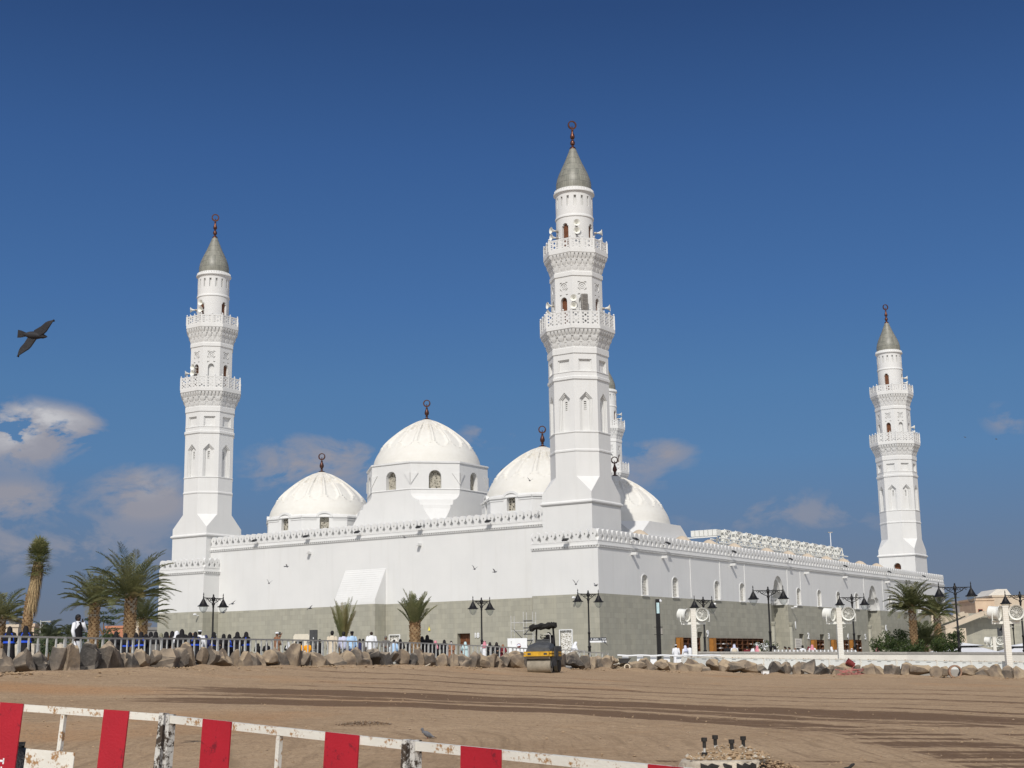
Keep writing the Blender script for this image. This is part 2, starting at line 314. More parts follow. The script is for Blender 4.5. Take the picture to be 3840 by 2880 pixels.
M = dict(
 white=m_plaster(), dome=m_dome(), stone=m_stone(), tile=m_tiles(), dirt=m_dirt(), glass=m_glass(),
 lattice=m_lattice('window_lattice', (.62, .60, .55), (.36, .345, .30), 4.2, .5), lattice2=m_lattice('vent_lattice', (.72, .71, .67), (.24, .22, .17), 6.5, .6),
 lattice3=m_lattice('drum_lattice', (.42, .395, .33), (.05, .045, .038), 4.6, .75),
 copper=pm('aged_copper', (.13, .055, .038), .35, .35, 6, .1, .75), dkcopper=pm('dark_copper', (.085, .04, .032), .4, .3, 6, .1, .6),
 black=pm('black_iron', (.010, .0095, .010), .5, .2, 8, .05, spec=.3), brown=pm('brown_wood', (.15, .058, .026), .55, .35, 3, .2), dkbrown=pm('dark_door_wood', (.055, .028, .02), .5, .3, 4, .2),
 orange=pm('orange_wood', (.36, .155, .035), .5, .2, 3, .1), shelf=pm('shelf_wood', (.12, .05, .022), .6, .4, 6, .2),
 cream=pm('cream_paint', (.66, .61, .50), .65, .1, 2), offwhite=m_rust('painted_panel', (.70, .71, .68), (.42, .33, .25), .88), paint=m_rust('rusty_white_paint', (.74, .72, .65), (.34, .19, .08), .70),
 red=m_rust('worn_red_paint', (.42, .012, .026), (.20, .010, .020), .74), blackpaint=m_rust('chipped_black_paint', (.62, .61, .57), (.055, .04, .028), .60),
 paving=pm('plaza_paving', (.36, .345, .315), .8, .12, .8), grey=pm('grey_metal', (.36, .34, .31), .5, .2, 5, .1, .3), steel=pm('galvanised_steel', (.62, .61, .57), .45, .25, 6, .08, .35),
 dkgrey=pm('dark_grey', (.06, .062, .065), .55, .3, 4), yellow=pm('yellow_paint', (.58, .33, .025), .5, .3, 5), drum=pm('dusty_drum', (.29, .255, .20), .7, .2, 5, .3),
 tyre=pm('tyre_rubber', (.03, .028, .026), .8, .3, 8, .3), hood=pm('dusty_hood', (.075, .078, .082), .5, .35, 4, .1), canvas=pm('black_canvas', (.022, .021, .02), .9, .4, 10, .6),
 rockA=m_rock('tan_boulder', (.30, .235, .165), (.15, .12, .095), (.42, .325, .215)), rockB=m_rock('grey_boulder', (.185, .152, .12), (.09, .08, .07), (.37, .29, .205)), rockC=m_rock('dark_boulder', (.095, .085, .076), (.05, .046, .043), (.31, .26, .20)),
 clod=pm('dark_clods', (.22, .15, .095), .95, .35, 9, .3), pebble=pm('dirt_clods', (.38, .27, .165), .95, .35, 9, .3), concrete=pm('broken_concrete', (.52, .46, .37), .9, .3, 6, .5), tar=pm('tar_black', (.03, .028, .027), .7, .5, 8, .4),
 leafP=m_leaf('palm_leaf', (.19, .20, .075), (.33, .32, .15)), leafPd=m_leaf('palm_leaf_dark', (.115, .135, .055), (.205, .22, .095)), leafY=m_leaf('palm_leaf_dry', (.22, .18, .07), (.30, .25, .11)),
 leafG=m_leaf('shrub_leaf', (.035, .06, .02), (.08, .115, .04)), leafB=m_leaf('bush_leaf', (.055, .085, .022), (.105, .14, .04)), leafF=m_leaf('hazy_leaf', (.10, .12, .075), (.16, .18, .11)),
 trunk=pm('palm_trunk', (.20, .115, .055), .9, .4, 7, .6), boot=pm('palm_boot', (.36, .24, .13), .85, .35, 9, .4), bootg=pm('palm_boot_grey', (.37, .31, .24), .85, .3, 9, .4), thatch=pm('dry_thatch', (.42, .31, .17), .9, .4, 12, .3),
 skinA=pm('skin_brown', (.17, .085, .05), .55, .1, 8, 0), skinB=pm('skin_tan', (.42, .26, .17), .55, .1, 8, 0), skinC=pm('skin_dark', (.045, .026, .018), .5, .1, 8, 0),
 hair=pm('black_hair', (.012, .010, .010), .6, .2, 20, .2), cblack=pm('black_cloth', (.014, .013, .015), .85, .4, 6, .3), cwhite=pm('white_cloth', (.76, .77, .80), .8, .08, 6, .2),
 cbeige=pm('beige_cloth', (.62, .54, .42), .85, .1, 6, .2), cblue=pm('royal_blue_cloth', (.02, .085, .62), .6, .3, 5, .2), clblue=pm('light_blue_cloth', (.40, .58, .80), .8, .1, 6, .2), clav=pm('lavender_cloth', (.58, .60, .76), .8, .1, 6, .2),
 cteal=pm('pale_teal_cloth', (.48, .64, .66), .8, .1, 6, .2), cpink=pm('red_checked_scarf', (.70, .27, .33), .8, .3, 25, .2), cbrown=pm('brown_cloth', (.28, .14, .08), .85, .2, 6, .2), ckhaki=pm('khaki_cloth', (.22, .17, .10), .85, .2, 6, .2),
 cgrey=pm('grey_cloth', (.16, .15, .14), .85, .2, 6, .2), cmaroon=pm('maroon_cloth', (.16, .02, .03), .85, .2, 6, .2), corange=pm('orange_vest', (.85, .36, .01), .7, .1, 6, .2), cdblue=pm('navy_cloth', (.03, .035, .10), .85, .2, 6, .2), cgold=pm('olive_scarf', (.24, .23, .16), .85, .2, 6, .2),
 feather=pm('grey_feather', (.15, .155, .17), .7, .3, 12, .2), dkfeather=pm('dark_feather', (.028, .028, .032), .7, .3, 12, .2), ltfeather=pm('pale_underwing', (.20, .185, .175), .7, .3, 12, .2),
 peach=pm('peach_render', (.60, .46, .33), .8, .12, .8), sand=pm('sand_render', (.57, .48, .37), .8, .1, .8), houseW=pm('white_render', (.66, .63, .57), .8, .1, .8), brickh=pm('orange_brick', (.50, .22, .13), .85, .2, 1.5), houseG=pm('grey_render', (.22, .21, .20), .8, .2, .8),
 redwood=pm('red_window_wood', (.20, .05, .03), .6, .2, 3), rope=pm('pink_rope', (.48, .17, .16), .8, .2, 8), bucket=pm('maroon_plastic', (.19, .035, .035), .5, .2, 4), pipe=pm('rusty_pipe', (.30, .19, .13), .8, .25, 6, .3),
 tent=pm('tent_fabric', (.62, .63, .66), .8, .06, 1), fan=pm('fan_white', (.76, .76, .71), .45, .08, 5, .05), fanpost=m_brick_panel('white_brick_post', (.74, .72, .66), (.70, .68, .62), (.60, .55, .47), .5, .11),
 tarp=pm('yellow_cloth', (.78, .66, .10), .7, .1, 3), bag=pm('black_plastic', (.010, .010, .011), .45, .3, 6, .5), sign=pm('sign_slate', (.06, .065, .075), .5, .1, 3), plain=pm('plain_white', (.78, .79, .80), .6, .05, 3), terrain=pm('terrain_soil', (.34, .28, .22), .95, .2, .02, 0))
# ------------------------------------------------------------------ world, sun, camera
SUN = Vector((-.115, -.735, .665)).normalized()
sun_el = math.asin(SUN.z); sun_az = math.atan2(SUN.x, SUN.y)
W = bpy.data.worlds.new('World'); SC.world = W; W.use_nodes = True
def make_sky():
    t = NT.__new__(NT); t.t = W.node_tree; t._tc = None
    bg = t.t.nodes['Background']; tc = t.co('Generated')
    sky = t.n('ShaderNodeTexSky', sky_type='NISHITA', sun_disc=False, sun_elevation=sun_el, sun_rotation=sun_az, altitude=600., air_density=1.0, dust_density=.6, ozone_density=2.2)
    s = t.sep(tc); el = s[2]
    ay = t.math('MAXIMUM', t.math('ABSOLUTE', s[1]), .05)
    X = t.math('DIVIDE', s[0], ay); Z = t.math('DIVIDE', s[2], ay)
    # hazy desert air: the sky deepens overhead and greys towards the horizon
    f = t.ramp(el, [(0, (.13, .143, .195)), (.07, (.122, .182, .305)), (.14, (.103, .238, .465)), (.19, (.092, .235, .49)), (.25, (.072, .20, .485)), (.35, (.05, .148, .41)), (.44, (.031, .094, .285)), (.56, (.024, .075, .26)), (1, (.024, .07, .25))])
    lum = t.n('ShaderNodeRGBToBW', i_0=sky.outputs[0]).outputs[0]
    lumn = t.math('MULTIPLY', lum, .16)
    base = t.mix(.35, f, t.mix(1.0, f, t.comb(lumn, lumn, lumn), 'MULTIPLY'))
    base = t.mix(1.0, base, (9.3, 9.3, 9.3, 1), 'MULTIPLY')
    base = t.mix(.06, base, sky.outputs[0])
    # unseen sky towards the sun, hazy and brightened to add fill on the facades
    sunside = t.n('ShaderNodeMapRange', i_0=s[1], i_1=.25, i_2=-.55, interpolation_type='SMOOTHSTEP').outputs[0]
    hz = t.mix(1.0, t.mix(.55, sky.outputs[0], (9.0, 8.8, 8.65, 1)), (SUNSIDE_FILL, SUNSIDE_FILL, SUNSIDE_FILL, 1), 'MULTIPLY')
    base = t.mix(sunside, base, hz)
    # clouds
    wv = t.comb(t.math('MULTIPLY', X, 1.0), t.math('MULTIPLY', Z, 1.9), 0)
    big = t.noise(17, 9, .6, wv, .35)
    def blob(u, v, ru, rv):
        r = ray(u*1.736, v*1.736); x0, z0 = r.x/r.y, r.z/r.y
        a = t.math('DIVIDE', t.math('SUBTRACT', X, x0), ru/2950.); b = t.math('DIVIDE', t.math('SUBTRACT', Z, z0), rv/2950.)
        q = t.math('ADD', t.math('MULTIPLY', a, a), t.math('MULTIPLY', b, b))
        return t.math('POWER', 2.718, t.math('MULTIPLY', q, -1.0))
    def total(bl):
        acc = None
        for (u, v, a, b, k) in bl:
            x = t.math('MULTIPLY', blob(u, v, a, b), k); acc = x if acc is None else t.math('ADD', acc, x)
        return acc
    m1 = total([(55, 942, 105, 50, 1.4), (145, 932, 60, 36, 1.0), (15, 930, 80, 52, .85), (20, 1080, 100, 40, .85), (300, 1055, 85, 40, .9), (330, 1100, 100, 35, .45), (700, 985, 120, 44, .6), (640, 1010, 90, 35, .35), (1060, 938, 60, 25, .55), (1420, 975, 70, 25, .62), (1380, 1020, 110, 35, .3), (1700, 1110, 260, 50, .36), (2180, 905, 60, 40, .35), (60, 1185, 360, 60, .45), (850, 1040, 400, 60, .2)])
    den = t.math('MULTIPLY', t.math('ADD', m1, -.02), t.n('ShaderNodeMapRange', i_0=big, i_1=.38, i_2=.58).outputs[0])
    den = t.ramp(den, [(.07, (0,0,0)), (.24, (.5,)*3), (.55, (.93,)*3)])
    m2 = total([(75, 900, 62, 30, 1.0), (140, 912, 52, 22, .55), (15, 925, 50, 30, .4), (20, 950, 60, 30, .5), (330, 1045, 60, 26, .35)])
    lit = t.math('MULTIPLY', m2, t.n('ShaderNodeMapRange', i_0=t.noise(22, 8, .6, wv), i_1=.38, i_2=.56).outputs[0])
    cc = t.mix(lit, (3.15, 3.15, 3.65, 1), (6.0, 5.95, 6.15, 1))
    fr = t.math('GREATER_THAN', s[1], .2)
    col = t.mix(t.math('MULTIPLY', den, fr), base, cc)
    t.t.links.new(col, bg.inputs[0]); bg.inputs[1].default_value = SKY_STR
SKY_STR = .095; SUNSIDE_FILL = 1.1
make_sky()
sl = bpy.data.lights.new('sun', 'SUN'); sl.energy = 3.15; sl.angle = math.radians(.5); sl.color = (1, .95, .88)
so = bpy.data.objects.new('sun', sl); COL.objects.link(so); so.rotation_euler = SUN.to_track_quat('Z', 'Y').to_euler()
cd = bpy.data.cameras.new('camera'); cam = bpy.data.objects.new('camera', cd); COL.objects.link(cam); SC.camera = cam
cd.sensor_width = 36; cd.sensor_fit = 'HORIZONTAL'; cd.lens = 36 * FPX / 3840; cd.clip_start = .1; cd.clip_end = 9000
fw = Vector((0, ct, st)); upv = Vector((0, -st, ct)); rt = Vector((1, 0, 0))
cx_ = rt*cr + upv*sr; cy_ = -rt*sr + upv*cr
cam.matrix_world = Matrix(((cx_.x, cy_.x, -fw.x, 0), (cx_.y, cy_.y, -fw.y, 0), (cx_.z, cy_.z, -fw.z, 0), (0, 0, 0, 1)))
SC.view_settings.view_transform = 'Standard'; SC.view_settings.look = 'None'; SC.view_settings.exposure = 0
# ------------------------------------------------------------------ ground
def make_ground():
    ys = [-3000, -400, -60, -10, 0, 6, 10, 14]
    y = 18
    while y < 100: ys.append(y); y += .28 + max(0, (y-30))*.004
    ys += [103, 107, 112, 120, 140, 170, 220, 300, 450, 800, 1500, 3000, 6000]
    sx = [-6000, -2000, -700, -260, -120, -70]
    x = -46
    while x < 66: sx.append(x); x += .45
    sx += [75, 120, 260, 700, 2000, 6000]
    vs = []; nx = len(sx)
    for yy in ys:
        for xx in sx:
            z = zg(xx, yy) if -100 < xx < 120 and yy < 260 else -2.2
            if 15 < yy < 102 and -46 < xx < 66:
                u = max(-900, min(4800, uof(xx, yy))); D = dr(u)
                z += .028*noise.noise((xx*.35, yy*.35, 0)) + .018*noise.noise((xx*1.3, yy*1.3, 3))
                e = math.exp(-((yy-D+1.6)/1.5)**2)     # loose spoil heaped at the foot of the boulders
                z += e*(.10 + .22*noise.noise((xx*.7, yy*.7, 9)) + .12*noise.noise((xx*2.4, yy*2.4, 5)))
            vs.append((xx, yy, z))
    fs = [(j*nx+i, j*nx+i+1, (j+1)*nx+i+1, (j+1)*nx+i) for j in range(len(ys)-1) for i in range(nx-1)]
    mb = MB(); mb.add(vs, fs, 0, True); o = mb.build('ground', M['dirt'], angle=3); o['kind'] = 'structure'
make_ground()
def make_plaza():
    us = list(range(-900, 4801, 100)); mb = MB(); rows = []
    for u in us:
        D = dr(u) + .9; k = (u-1920)/FPX*ct
        rows.append([(k*D, D, zr(u)-1.0)] + [(k*y, y, pz(u)) for y in (D, D+15, 140, 190, 260)] + [(k*260, 260, -3)])
    n = 7; mb.add([p for r in rows for p in r], [(i*n+j, (i+1)*n+j, (i+1)*n+j+1, i*n+j+1) for i in range(len(us)-1) for j in range(n-1)])
    mb.build('plaza', M['paving'])['kind'] = 'structure'
make_plaza()
# ------------------------------------------------------------------ minarets
def ring8(h, w, z): return [V((x, y, z)) for x, y in ((h,-w),(h,w),(w,h),(-w,h),(-h,w),(-h,-w),(-w,-h),(w,-h))]
T8 = math.tan(PI/8)
def oct_(a, z): return ring8(a, a*T8, z)
def oface(k, a):
    p = k*PI/4; return frame((a*math.cos(p), a*math.sin(p), 0), (-math.sin(p), math.cos(p), 0), (math.cos(p), math.sin(p), 0))
def corbels(mb, a0, a1, z0, z1, rows, per):
    mb.loft([oct_(a0, z0), oct_(a0+(a1-a0)*.35, (z0+z1)/2), oct_(a1-.1, z1)])
    for r in range(rows):
        za = z0 + (z1-z0)*r/rows; zb = z0 + (z1-z0)*(r+1)/rows
        ao = a0 + (a1-a0)*((r+1)/rows)**1.15; ai = a0 + (a1-a0)*(r/rows)**1.15 - .05
        for k in range(8):
            O, ex, ey, en = oface(k, 0); n = per[r]; pit = 2*ao*T8/n
            for i in range(n):
                c = (i-(n-1)/2)*pit; q = pit*.34
                def P(x, d, z): return ex*x + en*d + ey*z
                mb.loft([[P(c-q*.35, ai-.1, za), P(c+q*.35, ai-.1, za), P(c+q*.35, ai+.03, za), P(c-q*.35, ai+.03, za)],
                         [P(c-q, ai-.1, za+(zb-za)*.5), P(c+q, ai-.1, za+(zb-za)*.5), P(c+q, ao-.04, za+(zb-za)*.5), P(c-q, ao-.04, za+(zb-za)*.5)],
                         [P(c-q, ai-.1, zb-.07), P(c+q, ai-.1, zb-.07), P(c+q, ao, zb-.07), P(c-q, ao, zb-.07)]])
        mb.loft([oct_(ao-.02, zb-.075), oct_(ao+.01, zb)])
def balcony(mb, lat, R, z0, z1, zt, npan):
    a = R*math.cos(PI/8)
    mb.loft([oct_(a, z0), oct_(a, z1)]); mb.loft([oct_(a-.02, z1), oct_(a-.02, z1+.1), oct_(a-.16, z1+.1)], False, False)
    for k in range(8):
        O, ex, ey, en = oface(k, a-.09); hw = a*T8; pit = 2*hw/npan
        for i in range(npan):
            c0 = -hw + i*pit; c1 = c0 + pit
            fr = (O, ex, ey, en); w0, w1 = c0+.07, c1-.07; zb, zc = z1+.08, zt-.1
            holes = []; nr = max(2, round((zc-zb)/((w1-w0)*.62))); cxm = (w0+w1)/2; ph = (zc-zb)/nr
            for j in range(nr):
                zz = zb + ph*(j+.5); r = min(ph, (w1-w0)/2)*.34
                holes.append(circ(cxm, zz, r*.9, 6)); dx = (w1-w0)*.30
                for sx in (-1, 1):
                    holes.append(circ(cxm+sx*dx, zz+ph*.27, r*.8, 4)); holes.append(circ(cxm+sx*dx, zz-ph*.27, r*.8, 4))
            lat.ext(fr, rect(w0, w1, zb, zc), -.03, .03, holes)
            mb.ext(fr, rect(c0+.03, c1-.03, zt-.1, zt), -.05, .05)
            p = O + ex*c0
            mb.loft([[p + (ex*x + en*y)*.075 + ey*z for x, y in ((-1,-1),(1,-1),(1,1),(-1,1))] for z in (z1, zt+.02)])
            mb.lathe([(.03, 0), (.085, .08), (.07, .15), (.01, .2)], 8, (p.x, p.y, zt+.02))
def crescent(mb, z, r, ang, mi=0):
    c, s = math.cos(ang), math.sin(ang); n = 28; rings = []
    for i in range(n+1):
        a = -PI/2 + .001 + (2*PI-.002)*i/n
        top = (1+math.sin(a))/2; w = r*(.19 - .075*top)
        rr = r - w
        cc = V((rr*math.cos(a)*c, rr*math.cos(a)*s, z + r + rr*math.sin(a)))
        out = V((math.cos(a)*c, math.cos(a)*s, math.sin(a))); nn = V((-s, c, 0))*.065
        rings.append([cc+out*w+nn, cc+out*w-nn, cc-out*w-nn, cc-out*w+nn])
    mb.loft(rings, mi=mi)
    mb.lathe([(.02, .0), (.05, .1), (.015, .22)], 6, (0, 0, z+r*.35), mi)
FIN = [(.30, 46.3), (.27, 46.42), (.12, 46.55), (.09, 46.66), (.20, 46.74), (.225, 46.92), (.17, 47.08), (.10, 47.16), (.08, 47.24), (.13, 47.28), (.22, 47.42), (.20, 47.6), (.12, 47.85), (.085, 48.0), (.12, 48.05), (.12, 48.12), (.06, 48.17), (.05, 48.26)]
def mina_base(door):
    b = MB()
    if not door:
        b.loft([ring8(2.5, 2.5, -1.2), ring8(2.5, 2.5, 14.22), oct_(2.5, 15.65)], True, False)
    else:
        b.loft([ring8(2.5, 2.5, 13.3), ring8(2.5, 2.5, 14.22), oct_(2.5, 15.65)], False, False)
        for k in (0, 1, 2, 3):
            p = k*PI/2; fr = frame((2.5*math.cos(p), 2.5*math.sin(p), 0), (-math.sin(p), math.cos(p), 0), (math.cos(p), math.sin(p), 0))
            if k == 3:
                A = archp(-.5, .5, 10.0, 11.9, 12.4); b.face(fr, rect(-2.5, 2.5, -1.2, 13.3), [A]); b.well(fr, [(A, 0), (A, .5)], False)
            else: b.face(fr, rect(-2.5, 2.5, -1.2, 13.3))
    b.loft([ring8(2.56, 2.56, 13.25), ring8(2.66, 2.66, 13.36), ring8(2.66, 2.66, 13.47), ring8(2.5, 2.5, 13.6)], False, False)
    return b
def make_minaret(loc, label):
    t = thing('minaret', label, 'minaret', loc, -YAW, 'minarets of the white mosque')
    mina_base(False).build('base', M['white'], t)
    b = MB(); a = 2.5; hw = a*T8
    for k in range(8):
        fr = oface(k, a)
        def N(i): return pointp(-.57+.1*i, .57-.1*i, 19.6, 22.47, 23.07-.13*i)
        Q = lambda i: rect(-.59+.09*i, .59-.09*i, 24.92+.09*i, 25.99-.09*i)
        b.face(fr, rect(-hw, hw, 15.65, 26.5), [N(0), Q(0)])
        b.well(fr, [(N(0), 0), (N(0), .1), (N(1), .1), (N(1), .2), (N(2), .2), (N(2), .34)], False)
        slot = rect(-.11, .11, 21.5, 22.3)
        b.face(fr, N(2), [slot], 0, -.34); b.well(fr, [(slot, .34), (slot, .6)])
        for j in range(4): b.ext((fr[0]-fr[3]*.45, *fr[1:]), rect(-.11, .11, 21.6+j*.18, 21.68+j*.18), -.02, .02)
        b.well(fr, [(Q(0), 0), (Q(0), .1), (Q(1), .1), (Q(1), .2)])
    b.loft([oct_(2.5, 19.42), oct_(2.555, 19.5), oct_(2.555, 19.56), oct_(2.5, 19.59)], False, False)
    b.loft([oct_(2.5, 17.78), oct_(2.56, 17.84), oct_(2.56, 17.97), oct_(2.5, 18.05)], False, False)
    b.loft([oct_(2.5, 24.1), oct_(2.6, 24.2), oct_(2.6, 24.42), oct_(2.5, 24.5)], False, False)
    b.loft([oct_(2.5, 24.82), oct_(2.54, 24.85), oct_(2.54, 24.9), oct_(2.5, 24.91)], False, False)
    b.loft([oct_(2.48, 26.45), oct_(2.58, 26.52), oct_(2.58, 27.02), oct_(2.5, 27.1)])
    b.build('shaft', M['white'], t)
    c = MB(); corbels(c, 2.52, 3.10, 27.05, 28.62, 3, (3, 3, 7)); lat = MB(); balcony(c, lat, 3.41, 28.62, 28.92, 30.21, 3)
    o = c.build('balcony', M['white'], t); lat.build('railing_panel', M['white'], o)
    u = MB(); a = 2.17; hw = a*T8
    dks = []
    for k in range(8):
        fr = oface(k, a); A = archp(-.33, .33, 28.95, 31.35, 31.75); Cc = circ(0, 32.72, .33, 16)
        tri = []
        for sx in (-1, 1):
            for sz in (-1, 1): tri.append([(sx*.40, 32.72+sz*.40), (sx*.40, 32.72+sz*.14), (sx*.14, 32.72+sz*.40)])
            tri.append([(sx*.42, 32.0), (sx*.42, 31.76), (sx*.16, 32.0)])
        u.face(fr, rect(-hw, hw, 28.9, 33.7), [A, Cc]+tri)
        for q in tri: u.well(fr, [(q, 0), (q, .09)])
        u.well(fr, [(A, 0), (A, .28)], k % 2 == 1)
        if k % 2 == 0: dk = MB(); dk.face(fr, A, (), 0, -.28); dks.append(dk)
        u.well(fr, [(Cc, 0), (Cc, .1)], False); inner = circ(0, 32.72, .24, 16)
        u.face(fr, Cc, [inner], 0, -.1); u.well(fr, [(inner, .1), (inner, .04)], False)
        u.face(fr, inner, [circ(.12*math.cos(g*PI/3), 32.72+.12*math.sin(g*PI/3), .05, 4) for g in range(6)], 0, -.04); u.face(fr, inner, (), 0, -.16)
    u.loft([oct_(2.15, 33.55), oct_(2.25, 33.65), oct_(2.25, 34.0), oct_(2.15, 34.08)])
    u.build('upper_stage', M['white'], t)
    for dk in dks: dk.build('stage_door', M['brown'], t)
    c = MB(); corbels(c, 2.17, 2.70, 34.05, 35.68, 3, (3, 4, 6)); lat = MB(); balcony(c, lat, 2.96, 35.68, 36.04, 37.0, 2)
    o = c.build('balcony', M['white'], t); lat.build('railing_panel', M['white'], o)
    # round lantern stage
    y = MB(); dks = [MB() for _ in range(4)]; r = 1.69; nc = 96; zs = [36.0 + .06*i for i in range(96)]; nr = 95
    def hole(th, z):
        for q in range(4):
            d = abs((th - q*PI/2 + PI) % (2*PI) - PI)*r
            if d < .29 and z < 38.45 + math.sqrt(max(0, .29*.29-d*d)): return 1
        d = abs((th*16/(2*PI)) % 1 - .5)*2*PI*r/16
        if 40.35 < z < 41.15 + math.sqrt(max(0, .016-d*d))*1.6 and d < .125: return 2
        return 0
    H = [[hole(2*PI*(i+.5)/nc, (zs[j]+zs[j+1])/2) for i in range(nc)] for j in range(nr)]
    def P(i, j, rr): return (rr*math.cos(2*PI*i/nc), rr*math.sin(2*PI*i/nc), zs[j])
    grid = [P(i, j, r) for j in range(nr+1) for i in range(nc)]
    y.add(grid, [(j*nc+i, j*nc+(i+1) % nc, (j+1)*nc+(i+1) % nc, (j+1)*nc+i) for j in range(nr) for i in range(nc) if not H[j][i]], 0, True)
    for j in range(nr):
        for i in range(nc):
            h = H[j][i]
            if not h: continue
            ri = r - .22
            (dks[int((i/nc*4+.5) % 4)] if h == 1 else y).add([P(i, j, ri), P(i+1, j, ri), P(i+1, j+1, ri), P(i, j+1, ri)], [(0,1,2,3)])
            if not H[j][(i+1) % nc]: y.add([P(i+1, j, r), P(i+1, j+1, r), P(i+1, j+1, ri), P(i+1, j, ri)], [(0,1,2,3)])
            if not H[j][i-1]: y.add([P(i, j, r), P(i, j+1, r), P(i, j+1, ri), P(i, j, ri)], [(0,1,2,3)])
            if j+1 < nr and not H[j+1][i]: y.add([P(i, j+1, r), P(i+1, j+1, r), P(i+1, j+1, ri), P(i, j+1, ri)], [(0,1,2,3)])
            if j > 0 and not H[j-1][i]: y.add([P(i, j, r), P(i+1, j, r), P(i+1, j, ri), P(i, j, ri)], [(0,1,2,3)])
    y.lathe([(1.69, 39.3), (1.76, 39.38), (1.76, 39.52), (1.69, 39.62)], 48)
    y.lathe([(1.69, 41.55), (1.72, 41.62), (1.80, 41.7), (1.88, 41.76), (1.88, 41.86), (1.74, 41.96), (1.70, 42.16), (1.62, 42.2)], 48)
    for i in range(40):
        q = 2*PI*i/40; y.box(1.70, 1.80, -.05, .05, 41.90, 42.12, 0, Matrix.Rotation(q, 4, 'Z'))
    y.build('lantern', M['white'], t)
    for dk in dks: dk.build('lantern_door', M['brown'], t)
    k = MB(); k.lathe([(1.58, 42.1), (1.62, 42.4), (1.61, 42.85), (1.52, 43.3), (1.34, 43.8), (1.09, 44.35), (.83, 44.9), (.61, 45.45), (.43, 45.9), (.30, 46.25), (.25, 46.35)], 40)
    k.build('cap', M['tile'], t)
    f = MB(); f.lathe(FIN, 14); crescent(f, 48.22, .42, .85); f.build('finial', M['copper'], t)
    return t
x, y = l2w(0, 0)
MINC = make_minaret((x, y, 0), 'nearest and tallest-looking white minaret rising behind the front corner of the mosque')
x, y = l2w(-LA, 0); MINL = dup(MINC, (x, y, 0), -YAW, 'white minaret at the left end of the mosque beyond the date palms')
x, y = l2w(0, LB); MINR = dup(MINC, (x, y, 0), -YAW, 'white minaret at the far right end, with a dark arched door at its foot')
x, y = l2w(-LA, LB); MINB = dup(MINC, (x, y, 0), -YAW, 'farthest white minaret mostly hidden behind the nearest one')
for c in list(MINR.children):
    if c.name.startswith('base'): bpy.data.objects.remove(c)
mina_base(True).build('base', M['white'], MINR)
mb = MB(); mb.face(frame((0, -2.0, 0), (1, 0, 0), (0, -1, 0)), archp(-.5, .5, 10.0, 11.9, 12.4)); mb.build('door', M['brown'], MINR)
# ------------------------------------------------------------------ mosque
x, y = l2w(0, 0)
MQ = thing('mosque', 'large white domed mosque with grey-green stone base and crenellated walls', 'mosque', (x, y, 0), -YAW)
ZB = -1.3
XR, YF, YM = 3.82, -3.95, -1.8
def fX(X): return frame((X, 0, 0), (0, 1, 0), (1, 0, 0))       # face looking +X, 2D coords (Y,Z)
def fY(Y): return frame((0, Y, 0), (1, 0, 0), (0, -1, 0))      # face looking -Y, 2D coords (X,Z)
WINY = [4.0, 9.75, 18.4, 24.1, 38.45, 44.3, 50.05, 55.9, 67.6, 73.3, 79.0]
DOORY = [(13.88, 14.9), (38.0, 39.3), (43.85, 45.15), (55.4, 56.65)]
POR = [(30.95, 35.33), (59.35, 63.75)]
def portal(y0, y1, part):
    c = (y0+y1)/2; w = (y1-y0)/2
    lo = [(c+w, 5.5)]
    P = [(c-w, 5.5), (c-w, 5.9), (c-w*.93, 6.45), (c-w*.78, 6.9), (c-w*.60, 7.05), (c-w*.55, 7.35), (c-w*.44, 7.85), (c-w*.24, 8.3), (c, 8.47)]
    P = P + [(2*c-a, b) for a, b in P[-2::-1]]
    return P
